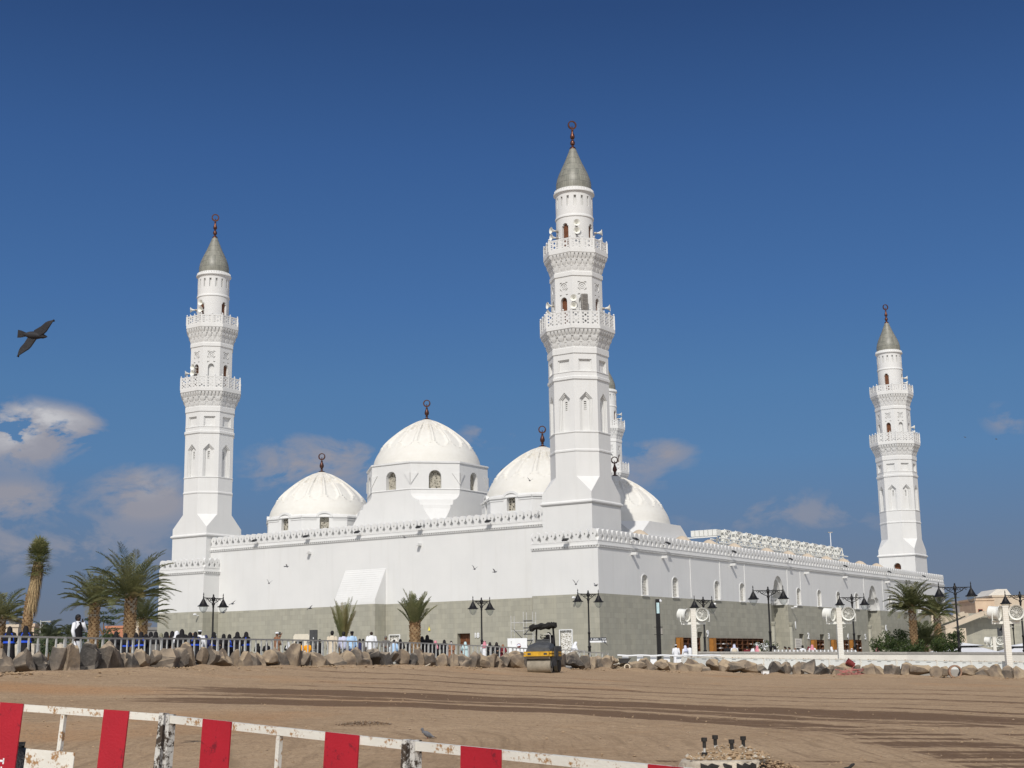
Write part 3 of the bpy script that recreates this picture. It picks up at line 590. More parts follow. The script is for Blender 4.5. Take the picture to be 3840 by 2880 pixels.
def build_mosque():
    wl = MB(); st = MB(); jm = MB()
    # right facade, white upper band with its windows and portals
    fr = fX(XR); wh = []
    wins = [archp(y-.56, y+.56, 5.56, 6.9, 7.35) for y in WINY]
    outer = [(YF, 5.5)]
    for y0, y1 in POR: outer += portal(y0, y1, 0)
    outer += [(90.2, 5.5), (90.2, 9.95), (YF, 9.95)]
    wl.face(fr, outer, wins)
    for A in wins: wl.well(fr, [(A, 0), (A, .2)], False)
    for y0, y1 in POR:
        P = portal(y0, y1, 0); O, ex, ey, en = fr
        Q = [( (y0+y1)/2 + (a-(y0+y1)/2)*.86, 5.5 + (b-5.5)*.88) for a, b in P]
        for (p, d0, q, d1) in ((P, 0, P, .3), (P, .3, Q, .3), (Q, .3, Q, 1.5)):
            wl.loft([[O+ex*a+ey*b-en*d for a, b in pp] for pp, d in ((p, d0), (q, d1))], False, False, closed=False)
        wl.face(fr, Q, (), 0, -1.5)
    # stone base of the right facade
    so = [(YF, ZB), (90.2, ZB), (90.2, 5.5)]
    for y0, y1 in POR[::-1]: so += [(y1, 5.5), (y1, ZB+.3), (y0, ZB+.3), (y0, 5.5)]
    so += [(YF, 5.5)]
    dh = [rect(a, b, ZB+.3, 2.5) for a, b in DOORY]
    st.face((fr[0]+V((.02, 0, 0)), *fr[1:]), so, dh)
    for A in dh: st.well(fr, [(A, -.02), (A, .75)], False)
    for y0, y1 in POR:
        for a, nrm in ((y0, 1), (y1, -1)): st.add([(XR+.02, a, ZB), (XR+.02, a, 5.5), (XR-1.5, a, 5.5), (XR-1.5, a, ZB)], [(0,1,2,3)])
        st.add([(XR-1.5, y0, ZB), (XR-1.5, y1, ZB), (XR-1.5, y1, 5.5), (XR-1.5, y0, 5.5)], [(0,1,2,3)])
        for a in (y0+.12, y1+.35):     # engaged columns with capitals
            st.lathe([(.24, ZB), (.24, 3.15), (.20, 3.2), (.26, 3.28), (.36, 3.55), (.36, 3.66), (.2, 3.68)], 14, (XR+.02, a, 0))
        for r_ in range(4):              # stalactite vault of the portal
            n = 6-r_
            for i in range(n):
                cy = (y0+y1)/2 + (i-(n-1)/2)*.52; zz = 5.62+r_*.36
                wl.lathe([(.06, -.12), (.22, .08), (.24, .22), (.05, .24)], 8, (XR-.95-r_*.12, cy, zz))
    # stone and white of the near corner block (left face)
    vent2 = rect(-.03, 1.13, ZB+.3, 2.55)
    f2 = fY(YF)
    wl.face(f2, rect(-2.74, XR, 5.5, 9.95)); st.face((f2[0]+V((0,-.02,0)), *f2[1:]), rect(-2.74, XR+.02, ZB, 5.5), [vent2]); st.well(f2, [(vent2, -.02), (vent2, .12)], False)
    wl.add([(-2.74, YF, 5.5), (-2.74, YM, 5.5), (-2.74, YM, 9.95), (-2.74, YF, 9.95)], [(0,1,2,3)])
    st.add([(-2.76, YF-.02, ZB), (-2.76, YM, ZB), (-2.76, YM, 5.5), (-2.76, YF-.02, 5.5)], [(0,1,2,3)])
    st.add([(XR+.02, YF-.02, 5.5), (XR, YF, 5.5), (XR, 90.2, 5.5), (XR+.02, 90.2, 5.5)], [(0,1,2,3)])
    st.add([(-2.76, YF-.02, 5.5), (-2.76, YF, 5.5), (XR, YF, 5.5), (XR+.02, YF-.02, 5.5)], [(0,1,2,3)])
    # main qibla wall
    f3 = fY(YM); d18 = rect(-12.26, -10.85, ZB+.3, 2.6); v1 = rect(-20.0, -18.83, .4, 2.62)
    wl.face(f3, rect(-43.65, -2.5, 5.5, 12.2)); f3s = (f3[0]+V((0,-.02,0)), *f3[1:])
    st.face(f3s, rect(-42.5, -2.74, ZB, 5.5), [d18, v1]); st.well(f3s, [(d18, 0), (d18, .5)], False); st.well(f3s, [(v1, 0), (v1, .14)], False)
    st.add([(-42.5, YM-.02, 5.5), (-42.5, YM, 5.5), (-2.74, YM, 5.5), (-2.74, YM-.02, 5.5)], [(0,1,2,3)])
    # left corner block
    wl.box(-48.86, -42.35, YF, 90.2, 5.5, 9.95); st.box(-48.88, -42.33, YF-.02, 90.2, ZB, 5.5)
    # hall body and low wings behind the parapets
    wl.box(-43.65, -2.5, YM+.5, 30, 5.4, 12.05); wl.box(-42.3, 2.2, 30, 90.2, 5.0, 9.85); wl.box(-2.5, 2.2, YM+1, 30, 5, 9.8)
    wl.box(-2.7, XR-.1, 89.9, 90.2, ZB, 9.95)
    # mihrab projection with sloping top
    x0, x1, yf = -25.45, -20.5, -3.4
    wl.add([(x0, yf, 5.5), (x1, yf, 5.5), (x1, yf, 5.92), (x0, yf, 5.92), (x0, YM, 8.85), (x1, YM, 8.85), (x0, YM, 5.5), (x1, YM, 5.5)], [(0,1,2,3), (3,2,5,4), (1,7,5,2), (0,3,4,6)])
    st.box(x0-.02, x1+.02, yf-.02, YM, ZB, 5.5)
    for i in range(14):
        k = (i+.5)/14; wl.beam((x0+.05, yf+(YM-yf)*k-.0, 5.92+2.93*k+.0), (x1-.05, yf+(YM-yf)*k-.0, 5.92+2.93*k+.0), .03, .05)
    # slim rain pipes / pilaster lines on the right facade
    for y in (12.94, 19.22, 24.87, 35.6, 39.15, 58.6, 65.2): wl.box(XR, XR+.05, y-.06, y+.06, 5.6, 9.3)
    wl.build('wall', M['white'], MQ); st.build('stone_base', M['stone'], MQ)
    # lattices and doors
    for y in WINY:
        w = MB(); w.face(fX(XR-.18), archp(y-.56, y+.56, 5.56, 6.9, 7.35)); o = w.build('window', M['lattice'], MQ)
        s = MB(); A = archp(y-.62, y+.62, 5.5, 6.92, 7.43); B = archp(y-.56, y+.56, 5.5, 6.9, 7.35)
        s.loft([[V((XR+d, a, b)) for a, b in q] for q, d in ((A, .0), (A, .05), (B, .05), (B, .0))], False, False); s.box(XR, XR+.14, y-.68, y+.68, 5.47, 5.56)
        s.build('frame', M['white'], o)
    for nm, fr_, q, m_ in (('vent_panel', fY(YM+.1), rect(-20, -18.83, .4, 2.62), 'lattice2'), ('vent_panel', fY(YF+.1), vent2, 'lattice2')):
        w = MB(); w.face(fr_, q); o = w.build(nm, M[m_], MQ)
        s = MB(); x0, z0 = q[0]; x1, z1 = q[2]
        for r_ in (rect(x0-.07, x0, z0, z1+.07), rect(x1, x1+.07, z0, z1+.07), rect(x0, x1, z1, z1+.07)): s.ext(fr_, r_, .06, .2)
        s.build('frame', M['plain'], o)
    for a, b in DOORY:
        d = MB(); d.face(fX(XR-.7), rect(a, b, ZB+.3, 2.5)); 
        for zz in (.2, 1.4): d.ext(fX(XR-.7), rect(a+.15, (a+b)/2-.06, zz, zz+.9), 0, .06); d.ext(fX(XR-.7), rect((a+b)/2+.06, b-.15, zz, zz+.9), 0, .06)
        d.build('door', M['brown'], MQ)
    for y0, y1 in POR:
        d = MB(); d.ext(fX(XR-1.45), rect(y0+1.0, y1-1.0, ZB+.3, 3.62), 0, .06)
        for zz in (-.4, .9, 2.3):
            for k in range(2): a = y0+1.12+k*1.1; d.ext(fX(XR-1.39), rect(a, a+.9, zz, zz+1.05), 0, .05)
        d.build('door', M['brown'], MQ)
    d = MB(); d.face(fY(YM+.46), rect(-12.26, -10.85, ZB+.3, 2.6))
    for k in range(2):
        for zz in (-.6, .35, 1.25): a = -12.16+k*.66; d.ext(fY(YM+.46), rect(a, a+.56, zz, zz+(.75 if zz < 1 else .5)), 0, .05)
    d.ext(fY(YM+.46), rect(-12.2, -10.9, 1.84, 2.5), 0, .04, [rect(-12.1, -11.62, 1.92, 2.42), rect(-11.5, -11.0, 1.92, 2.42)])
    d.build('door', M['brown'], MQ)
build_mosque()
def text_part(txt, size, M4, mat, parent, name='door_number', ext=.03):
    cu = bpy.data.curves.new('t', 'FONT'); cu.body = txt; cu.size = size; cu.extrude = ext; cu.offset = .022*size; cu.align_x = 'CENTER'
    o = bpy.data.objects.new('t', cu); COL.objects.link(o); bpy.context.view_layer.update()
    me = bpy.data.meshes.new_from_object(o.evaluated_get(bpy.context.evaluated_depsgraph_get())); bpy.data.objects.remove(o)
    me.transform(M4); me.materials.clear(); me.materials.append(mat)
    o = bpy.data.objects.new(name, me); COL.objects.link(o); o.parent = parent; return o
def MX(y, z): return Matrix.Translation((XR+.08, y, z)) @ Matrix(((0,0,1,0),(1,0,0,0),(0,1,0,0),(0,0,0,1)))
def MY(x, z, Y=YM): return Matrix.Translation((x, Y-.08, z)) @ Matrix(((1,0,0,0),(0,0,-1,0),(0,1,0,0),(0,0,0,1)))
text_part('18', .60, MY(-10.08, 2.2), M['plain'], MQ)
for s_, y_, z_ in (('9', 15.85, 2.05), ('1', 37.0, 3.05), ('2', 40.4, 2.0), ('3', 46.3, 2.0), ('4', 52.2, 2.0), ('5', 57.9, 2.0), ('6', 65.3, 3.05)):
    text_part(s_, 1.05 if z_ > 2.5 else .9, MX(y_, z_), M['plain'], MQ)
# parapets: plain band, dentil course, merlons
def merl_poly(w, h):
    L = [(-.5, 0), (.5, 0), (.45, .04), (.37, .12), (.26, .24), (.25, .34), (.35, .44), (.43, .57), (.425, .72), (.335, .87), (.18, .97), (0, 1.0)]
    P = [(a*w, b*h) for a, b in L]; return P + [(-a, b) for a, b in P[-2:1:-1]]
def tref(h): return [(-.055, .50*h), (-.02, .53*h), (-.02, .44*h), (.02, .44*h), (.02, .53*h), (.055, .50*h), (.07, .58*h), (.03, .62*h), (0, .70*h), (-.03, .62*h), (-.07, .58*h)]
MH = 1.02
mm = MB(); mm.ext(frame((0,0,0), (1,0,0), (0,-1,0)), merl_poly(.795, MH), -.2, .2, [tref(MH)])
MER = None; NMER = 0
def parapet(p0, p1, zd, zb, nrm, indiv, lab):
    """band from dentil zd to merlon foot zb along p0->p1 (local XY), outward normal nrm"""
    global MER, NMER
    p0, p1 = V((*p0, 0)), V((*p1, 0)); d = (p1-p0); L = d.length; d.normalize(); nv = V((*nrm, 0))
    b = MB(); fr = (p0, d, V((0,0,1)), nv)
    b.ext(fr, rect(0, L, zd, zb), -.34, .02); b.ext(fr, rect(0, L, zd+.02, zd+.10), .0, .16); b.ext(fr, rect(0, L, zd-.16, zd-.11), .0, .06)
    n = int(L/.26)
    for i in range(n): b.ext(fr, rect((i+.2)*L/n, (i+.75)*L/n, zd-.11, zd+.03), .0, .13)
    o = b.build('parapet', M['white'], MQ)
    n = round(L/.79); rest = MB(); rz = math.atan2(d.y, d.x)
    for i in range(n):
        c = p0 + d*((i+.5)*L/n) - nv*.15
        if i < indiv:
            if MER is None: MER = mm.build('merlon', M['white'], o); m = MER
            else: m = MER.copy(); COL.objects.link(m); m.parent = o
            m.location = (c.x, c.y, zb); m.rotation_euler = (0, 0, rz); NMER += 1
        else: rest.ext(frame((c.x, c.y, zb), d, nv), merl_poly(.795, MH), -.2, .2, [tref(MH)])
    if rest.v: rest.build('merlon_row', M['white'], o)['kind'] = 'stuff'
parapet((-2.74, YF), (XR, YF), 9.47, 9.88, (0, -1), 8, '')
parapet((XR, YF), (XR, 90.2), 9.47, 9.88, (1, 0), 33, '')
parapet((-43.65, YM), (-2.5, YM), 11.77, 12.12, (0, -1), 52, '')
parapet((-48.86, YF), (-42.35, YF), 9.47, 9.88, (0, -1), 0, '')
parapet((-42.35, YF), (-42.35, YM), 9.47, 9.88, (1, 0), 0, '')
parapet((XR, 90.2), (-4, 90.2), 9.47, 9.88, (0, 1), 0, '')
parapet((-2.74, YM), (-2.74, YF), 9.47, 9.88, (-1, 0), 0, '')
# rain spouts
sp = MB(); sp.ext(frame((0, 0, 0), (1, 0, 0), (0, 1, 0)), rect(-.14, .14, -.1, .12), 0, .55); 
sp0 = None
for X, Y, z, r in ((-29.97, YM, 10.8, PI), (-16.41, YM, 10.8, PI)) + tuple((XR, y, 9.05, PI/2*3) for y in (1.8, 7.45, 21.75, 40.45, 52.0, 66.5, 76)):
    if sp0 is None: sp0 = sp.build('rain_spout', M['white'], MQ); o = sp0
    else: o = sp0.copy(); COL.objects.link(o); o.parent = MQ
    o.location = (X, Y, z); o.rotation_euler = (-.06 if False else 0, 0, r)
# ------------------------------------------------------------------ domes
def domeshell(R, H, flute=True):
    prof = [(1, 0), (.995, .04), (.985, .10), (.965, .17), (.93, .25), (.885, .33), (.835, .41), (.765, .50), (.69, .58), (.60, .66), (.505, .74), (.40, .82), (.29, .89), (.18, .95), (.09, .985), (.06, 1)]
    n = 192; nz = 70; vs = []
    for j in range(nz+1):
        h = j/nz; r = interp([(b, a) for a, b in prof], h)
        for i in range(n):
            th = 2*PI*i/n; d = 0
            if flute and .30 < h < .97:
                s = abs((th*16/(2*PI)) % 1 - .5)*2       # 0 centre of a petal, 1 at its edge
                edge = .80 if h > .46 else .80*math.sqrt(max(0, (h-.335)/.125))
                if h > .335 and s < edge: d = -.13
                elif h > .315 and s < edge+.13: d = .10
                if d < 0 and .70 < h < .84 and s < .7 and (s*3.0) % 1 < .4: d = -.24
            rr = r*R + d*min(1, r*2.2)
            vs.append((rr*math.cos(th), rr*math.sin(th), h*H))
    mb = MB(); mb.add(vs, [(j*n+i, j*n+(i+1) % n, (j+1)*n+(i+1) % n, (j+1)*n+i) for j in range(nz) for i in range(n)], 0, True)
    return mb
DFIN = [(.42, -.05), (.34, .05), (.12, .16), (.09, .28), (.16, .34), (.10, .40), (.22, .55), (.235, .72), (.17, .95), (.09, 1.12), (.13, 1.18), (.06, 1.25), (.05, 1.36)]
def put_dome(X, Y, R, H, z, drumfn, fl=True):
    o = domeshell(R, H, fl).build('dome', M['dome'], MQ, (X, Y, z), angle=1.2)
    f = MB(); f.lathe(DFIN, 14); crescent(f, 1.3, .38, YAW-.1); f.build('finial', M['dkcopper'], o, (0, 0, H))
    drumfn(o, z); return o
def drum_main(o, z):
    b = MB(); a = 5.85
    def R16(w, q, zz):        # octagon with its corners cut back by q
        P = ring8(a, w, zz); return P
    for k in range(8):
        fr = oface(k, a); w = a*T8; A = archp(-.62, .62, 16.75-z, 17.95-z, 18.60-z, 10)
        b.face(fr, rect(-w, w, 16.68-z, 19.45-z), [A]); b.well(fr, [(A, 0), (A, .55)], False)
    b.loft([oct_(a+.0, 19.25-z), oct_(a+.1, 19.3-z), oct_(a+.1, 19.42-z), oct_(a-.1, 19.5-z)], False, False)
    b.face((V((0,0,19.49-z)), V((1,0,0)), V((0,1,0)), V((0,0,1))), [(p.x, p.y) for p in oct_(a-.05, 0)])
    for k in range(8):         # little cut-corner brackets beside each window
        for s in (-1, 1):
            O, ex, ey, en = oface(k, a); w = a*T8*s
            P = [O+ex*w+ey*(18.3-z), O+ex*(w-s*.75)+ey*(18.3-z), O+ex*w+ey*(17.2-z)]
            b.add(P+[p+en*.10 for p in P], [(3,4,5), (0,1,4,3), (1,2,5,4)])
    prof = [(16.72, 2.42), (16.25, 2.46), (16.0, 2.62), (15.75, 2.95), (15.62, 3.25), (15.6, 3.45), (15.1, 3.6), (15.06, 3.95), (14.7, 4.02), (14.2, 4.35), (13.6, 4.85), (12.9, 5.4), (12.0, 5.85)]
    b.loft([ring8(a, w, zz-z) for zz, w in prof], False, False); b.loft([ring8(a+.03, 2.43, 16.66-z), ring8(a+.06, 2.45, 16.70-z), ring8(a+.06, 2.45, 16.76-z), ring8(a, 2.42, 16.8-z)], False, False)
    b.build('drum', M['white'], o)
    for k in range(8):
        w = MB(); w.face(oface(k, a-.5), archp(-.62, .62, 16.75-z, 17.95-z, 18.60-z, 10)); w.build('window', M['lattice3'], o)
def drum_side(o, z):
    b = MB(); a = 5.62
    for k in range(8):
        fr = oface(k, a); w = a*T8; A = archp(-.48, .48, 13.75-z, 14.75-z, 15.25-z, 10)
        top = [(-w, 12-z), (w, 12-z), (w, 15.12-z)] + [(.86*math.cos(PI*i/10), 15.12-.5-z+.5+.5*math.sin(PI*i/10)) for i in range(11)] + [(-w, 15.12-z)]
        b.face(fr, top, [A]); b.well(fr, [(A, 0), (A, .45)], False)
        # eyebrow moulding
        q = [(.86*math.cos(PI*i/10), 15.1-z+.5*math.sin(PI*i/10)) for i in range(11)]; q2 = [(.70*math.cos(PI*i/10), 14.92-z+.48*math.sin(PI*i/10)) for i in range(11)]
        b.ext(fr, q + q2[::-1], -.3, .12)
        for s in (-1, 1):
            x0, x1 = sorted((s*w, s*.84)); b.ext(fr, rect(x0, x1, 14.95-z, 15.12-z), -.1, .12); b.ext(fr, rect(x0, x1, 14.72-z, 14.82-z), -.1, .06)
    b.lathe([(5.75, 15.0-z), (5.72, 15.2-z), (5.55, 15.35-z), (5.3, 15.4-z)], 64)
    b.build('drum', M['white'], o)
    for k in range(8):
        w = MB(); w.face(oface(k, a-.4), archp(-.48, .48, 13.75-z, 14.75-z, 15.25-z, 10)); w.build('window', M['lattice3'], o)
def drum_low(o, z):
    b = MB(); a = 5.7; b.loft([ring8(a, a*T8+1.0, 13.62-z), ring8(a, 5.7, 11.9-z)]); b.build('drum', M['white'], o)
put_dome(-23.07, 8, 5.5, 5.15, 19.45, drum_main)
put_dome(-37.3, 8, 5.55, 5.25, 15.15, drum_side); put_dome(-9.04, 8, 5.55, 5.25, 15.15, drum_side)
for X in (-9.04, -23.07, -37.1): put_dome(X, 22, 5.6, 5.35, 13.6, drum_low)
sd = MB(); sd.lathe([(2.5, -1.0), (2.45, -.3), (2.1, .2), (1.5, .75), (.85, 1.35), (.45, 1.68), (.2, 1.8), (.05, 1.83)], 28); sd0 = None
for Y in (6.1, 12.13, 21.0, 27.1, 33.1, 41.6, 47.7, 53.4, 59.3, 65.1, 70.95, 77.25):
    if sd0 is None: o = sd0 = sd.build('roof_dome', M['sand'], MQ)
    else: o = sd0.copy(); COL.objects.link(o); o.parent = MQ
    o.location = (-1, Y, 10.32)
# ------------------------------------------------------------------ fixtures on the mosque
def LW(X, Y, Z): x, y = l2w(X, Y); return (x, y, Z)
def ordn(i): return ['first','second','third','fourth','fifth','sixth','seventh','eighth','ninth','tenth','eleventh','twelfth','thirteenth','fourteenth','fifteenth','sixteenth','seventeenth','eighteenth','nineteenth','twentieth'][i] if i < 20 else f'{i+1}th'
def make_horn():
    t = thing('loudspeaker', 'x', 'loudspeaker', group='horn loudspeakers on the minaret balconies')
    h = MB(); R = Matrix.Rotation(PI/2, 4, 'X')
    h.lathe([(.03, -.05), (.06, .0), (.09, .15), (.15, .3), (.24, .4), (.31, .45), (.31, .47), (.23, .405), (.13, .3), (.07, .15), (.03, .08)], 24, M=R)
    h.build('horn', M['fan'], t)
    d = MB(); d.lathe([(.11, -.25), (.12, -.05), (.06, 0)], 14, M=R); d.tube([(0, .2, 0), (0, .2, -.35)], .03); d.build('driver', M['grey'], t); return t
hp = None
def horn(mx, my, ang, rad, z, lab):
    """ang: world bearing the horn faces, standing rad metres from the minaret axis"""
    global hp
    x0, y0 = l2w(mx, my)
    rad *= .88; loc = (x0 + rad*math.sin(ang), y0 + rad*math.cos(ang), z); rz = PI - ang
    if hp is None: hp = make_horn(); hp.location = loc; hp.rotation_euler = (0, 0, rz); hp['label'] = lab
    else: dup(hp, loc, rz, lab)
B_ = math.radians
for nm, mx, my, lst in (
  ('nearest', 0, 0, [('upper', 'left', 245, 2.25, (37.55, 38.2)), ('upper', 'middle', 178, 2.2, (37.75, 38.5)), ('upper', 'right', 100, 2.3, (37.4, 38.1)), ('lower', 'left', 248, 2.75, (30.5, 31.2)), ('lower', 'middle', 188, 2.7, (30.75, 31.45)), ('lower', 'right', 102, 2.9, (30.3, 31.0))]),
  ('left', -LA, 0, [('upper', 'left', 262, 2.2, (37.3, 38.1)), ('upper', 'middle', 205, 2.0, (37.75, 38.5)), ('lower', 'left', 258, 2.6, (30.35, 31.0)), ('lower', 'middle', 214, 2.6, (30.7, 31.35))]),
  ('far right', 0, LB, [('upper', 'right', 95, 2.1, (37.6, 38.3)), ('lower', 'right', 92, 2.7, (30.6, 31.3))]),
  ('hidden farthest', -LA, LB, [('upper', 'right', 100, 2.3, (37.5, 38.2))])):
    for lv, sd_, a, r, zz in lst:
        for z, w in zip(zz, ('lower', 'upper')):
            horn(mx, my, B_(a), r, z, f'{w} cream horn of the {sd_} pair on the {lv} balcony of the {nm} minaret')
t = thing('loudspeaker', 'grey column loudspeaker beside the horns on the lower balcony of the nearest minaret', 'loudspeaker', (CX+.55, CY-2.75, 30.3), .3)
b = MB(); b.box(-.28, .28, -.2, .2, 0, 1.45); b.build('cabinet', M['grey'], t)
b = MB()
for i in range(4): b.box(-.24, .24, -.23, -.2, .06+i*.35, .34+i*.35)
b.build('grille', M['cgrey'], t)
def make_flood():
    t = thing('floodlight', 'x', 'floodlight', group='floodlights along the parapets')
    b = MB(); Rm = Matrix.Translation((0, -.55, .05)) @ Matrix.Rotation(.5, 4, 'X'); b.cbox((0, 0, 0), (.52, .34, .12), 0, Rm); b.build('lamp_head', M['dkgrey'], t)
    g = MB(); g.cbox((0, -.01, .065), (.44, .28, .02), 0, Rm); g.build('lens', M['black'], t)
    a = MB(); a.box(-.03, .03, -.5, .2, -.1, -.05); a.box(-.3, .3, -.66, -.60, -.12, -.06); a.build('bracket', M['plain'], t); return t
fl = make_flood(); first = True
for i, (X, Y, z, rz, wh) in enumerate([(x, YM, 12.35, 0, 'main wall parapet left of the nearest minaret') for x in (-37.0, -30.1, -23.6, -16.2, -8.4)] + [(1.0, YF, 10.0, 0, 'corner block below the nearest minaret')] + [(XR, y, 10.25, PI/2, 'long right-hand wall parapet') for y in (1.6, 7.6, 21.5, 35.5, 51.5, 66.5, 80.0)]):
    k = i if i < 5 else (0 if i == 5 else i-6)
    lab = 'floodlight on the corner block parapet below the nearest minaret' if i == 5 else f'{ordn(k)} floodlight from the left on the {wh}'
    if first: o = fl; o['label'] = lab; o.location = LW(X, Y, z); o.rotation_euler = (0, 0, -YAW+rz); first = False
    else: dup(fl, LW(X, Y, z), -YAW+rz, lab)
def make_cam():
    t = thing('security_camera', 'x', 'security camera', group='white cameras on the stone base'); b = MB()
    b.lathe([(.02, 0), (.09, .02), (.1, .3), (.06, .36)], 12, M=Matrix.Translation((0, -.35, 0)) @ Matrix.Rotation(PI/2, 4, 'X')); b.build('body', M['plain'], t)
    a = MB(); a.beam((0, 0, -.1), (0, -.4, -.1), .07); a.build('arm', M['plain'], t); return t
cm = None
for X, Y, z, rz, lab in ((-3.0, YM-.02, 5.25, 0, 'white camera on the wall just left of the front corner block'), (1.7, YF-.02, 5.2, 0, 'white camera behind the lamp post at the front corner'), (XR, 16.6, 5.1, PI/2, 'white camera on the right wall behind the second lamp post'), (XR, 36.2, 5.3, PI/2, 'white camera beside the first arched portal'), (-42.9, YF-.02, 5.2, 0, 'white camera low on the left corner block')):
    if cm is None: cm = make_cam(); cm['label'] = lab; cm.location = LW(X, Y, z); cm.rotation_euler = (0, 0, -YAW+rz)
    else: dup(cm, LW(X, Y, z), -YAW+rz, lab)
t = thing('plaque', 'pale plaque of writing on the stone wall right of the first portal', 'plaque', LW(XR+.03, 37.6, 1.0), -YAW+PI/2)
b = MB(); b.box(-.85, .85, -.05, 0, 0, 1.0); b.build('board', M['houseW'], t)
b = MB()
for i in range(5): b.box(-.7, .7 - (i*37 % 5)*.08, -.055, -.05, .15+i*.16, .20+i*.16)
b.build('writing', M['grey'], t)
# roof structure over the courtyard (retractable shade)
t = thing('shade_truss', 'cream steel truss of the folding courtyard shade above the right roof', 'roof truss', (MQ.location.x, MQ.location.y, 0), -YAW)
X0 = -6.0; nb = 13; Y0, Y1 = 40.0, 77.6; pit = (Y1-Y0)/nb
bay = MB(); h = 14.45; 
bay.box(-.5, .5, -.5, .62, -.34, -.04); bay.box(-.5, .5, .72, 1.0, -.42, -.10)
for s in (-.5, .5):
    bay.beam((s, -pit/2, -1.55), (s, .55, -.35), .09); bay.beam((s, pit/2, -1.55), (s, -.4, -.4), .09); bay.beam((s, -.9, -1.9), (s, -.9, 0), .1); bay.beam((s, .9, -1.9), (s, .9, -.3), .09)
    bay.tube([(s, -1.2+.3*i, -.5-1.25*math.sin(PI*i/9)*.8) for i in range(9)], .06)
bay.loft([[V((x*.42, y*.12-.1, -1.3)) for x, y in ((-1,-1),(1,-1),(1,1),(-1,1))], [V((x*.45, y*.3+.1, -.36)) for x, y in ((-1,-1),(1,-1),(1,1),(-1,1))]])
for s in (-.505, .505): bay.box(s-.01, s+.01, -.3, -.1, -.26, -.12, 1); bay.box(s-.01, s+.01, .15, .35, -.26, -.12, 1)
b0 = None
for i in range(nb):
    o = bay.build('bay', [M['fan'], M['dkgrey']], t) if b0 is None else b0.copy()
    if b0 is None: b0 = o
    else: COL.objects.link(o); o.parent = t
    o.location = (X0, Y0 + pit*(i+.5), h)
ch = MB()
for s, z in ((-.55, 12.85), (.55, 12.85), (-.55, 13.3), (.55, 13.35)): ch.tube([(X0+s, Y0-1, z), (X0+s, Y1+1.2, z)], .075)
for y in (Y0, Y0+9, Y0+18, Y0+27, Y1): ch.beam((X0-.5, y, 9.6), (X0-.5, y, 12.9), .18); ch.beam((X0+.5, y, 9.6), (X0+.5, y, 12.9), .18)
ch.build('chord', M['fan'], t)
rk = MB()
for i in range(6): rk.box(X0-3.3+i*.55, X0-2.83+i*.55, Y0-.4, Y0+.8, 13.75, 14.42)
rk.beam((X0-3.6, Y0-.4, 13.6), (X0, Y0-.4, 13.6), .12); rk.beam((X0-3.6, Y0-.4, 9.6), (X0-3.6, Y0-.4, 13.7), .12); rk.build('folded_sail', M['fan'], t)
t = thing('antenna_mast', 'thin pale mast standing at the far end of the roof truss', 'mast', LW(-6, 74.3, 9.8)); b = MB(); b.tube([(0,0,0), (0,0,6.6)], [.08, .05]); b.build('pole', M['plain'], t)
b = MB(); b.box(-.3, .3, -.05, .05, 6.5, 6.62); b.build('tip', M['grey'], t)
# ------------------------------------------------------------------ shoe racks
def rack(y0, y1, zt, lab):
    t = thing('shoe_rack', lab, 'shoe rack', LW(XR+.1, 0, 0), -YAW, 'wooden shoe racks against the right wall')
    b = MB(); b.box(0, .05, y0, y1, -.35, zt)
    for k in range(6): z = -.3 + (zt+.3)*k/5.5; b.box(.05, .42, y0+.5, y1, z, z+.05)
    b.box(0, .46, y0, y1, zt-.05, zt); n = max(2, round((y1-y0)/1.2))
    for i in range(n): y = y0+.5+(y1-y0-.5)*(i+1)/n; b.box(.05, .44, y-.05, y, -.35, zt)
    b.build('shelves', M['shelf'], t)
    e = MB(); e.box(0, .48, y0, y0+.06, -.35, zt+.02); e.box(.40, .47, y0, y0+.55, -.35, zt+.02); e.build('side_panel', M['orange'], t)
    s = MB(); rnd = random.Random(int(y0*10))
    for i in range(int((y1-y0)*5)):
        y = rnd.uniform(y0+.6, y1-.15); k = rnd.randint(1, 4); z = -.3+(zt+.3)*k/5.5+.05
        s.box(.18, .42, y, y+rnd.uniform(.1, .28), z, z+rnd.uniform(.06, .13), rnd.choice((0, 0, 1, 1, 2, 3)))
    o = s.build('shoes', [M['dkbrown'], M['cgrey'], M['plain'], M['cbrown']], t); o['kind'] = 'stuff'
rack(9.3, 13.3, 1.94, 'short orange-brown shoe rack left of the door numbered nine')
rack(16.04, 27.4, 1.93, 'longest brown shoe rack between the door numbered nine and the first portal')
rack(40.9, 43.6, 1.87, 'brown shoe rack between the doors numbered two and three')
rack(46.7, 51.0, 1.9, 'brown shoe rack right of the door numbered three')
rack(52.4, 55.2, 1.92, 'orange-sided shoe rack right of the door numbered four')
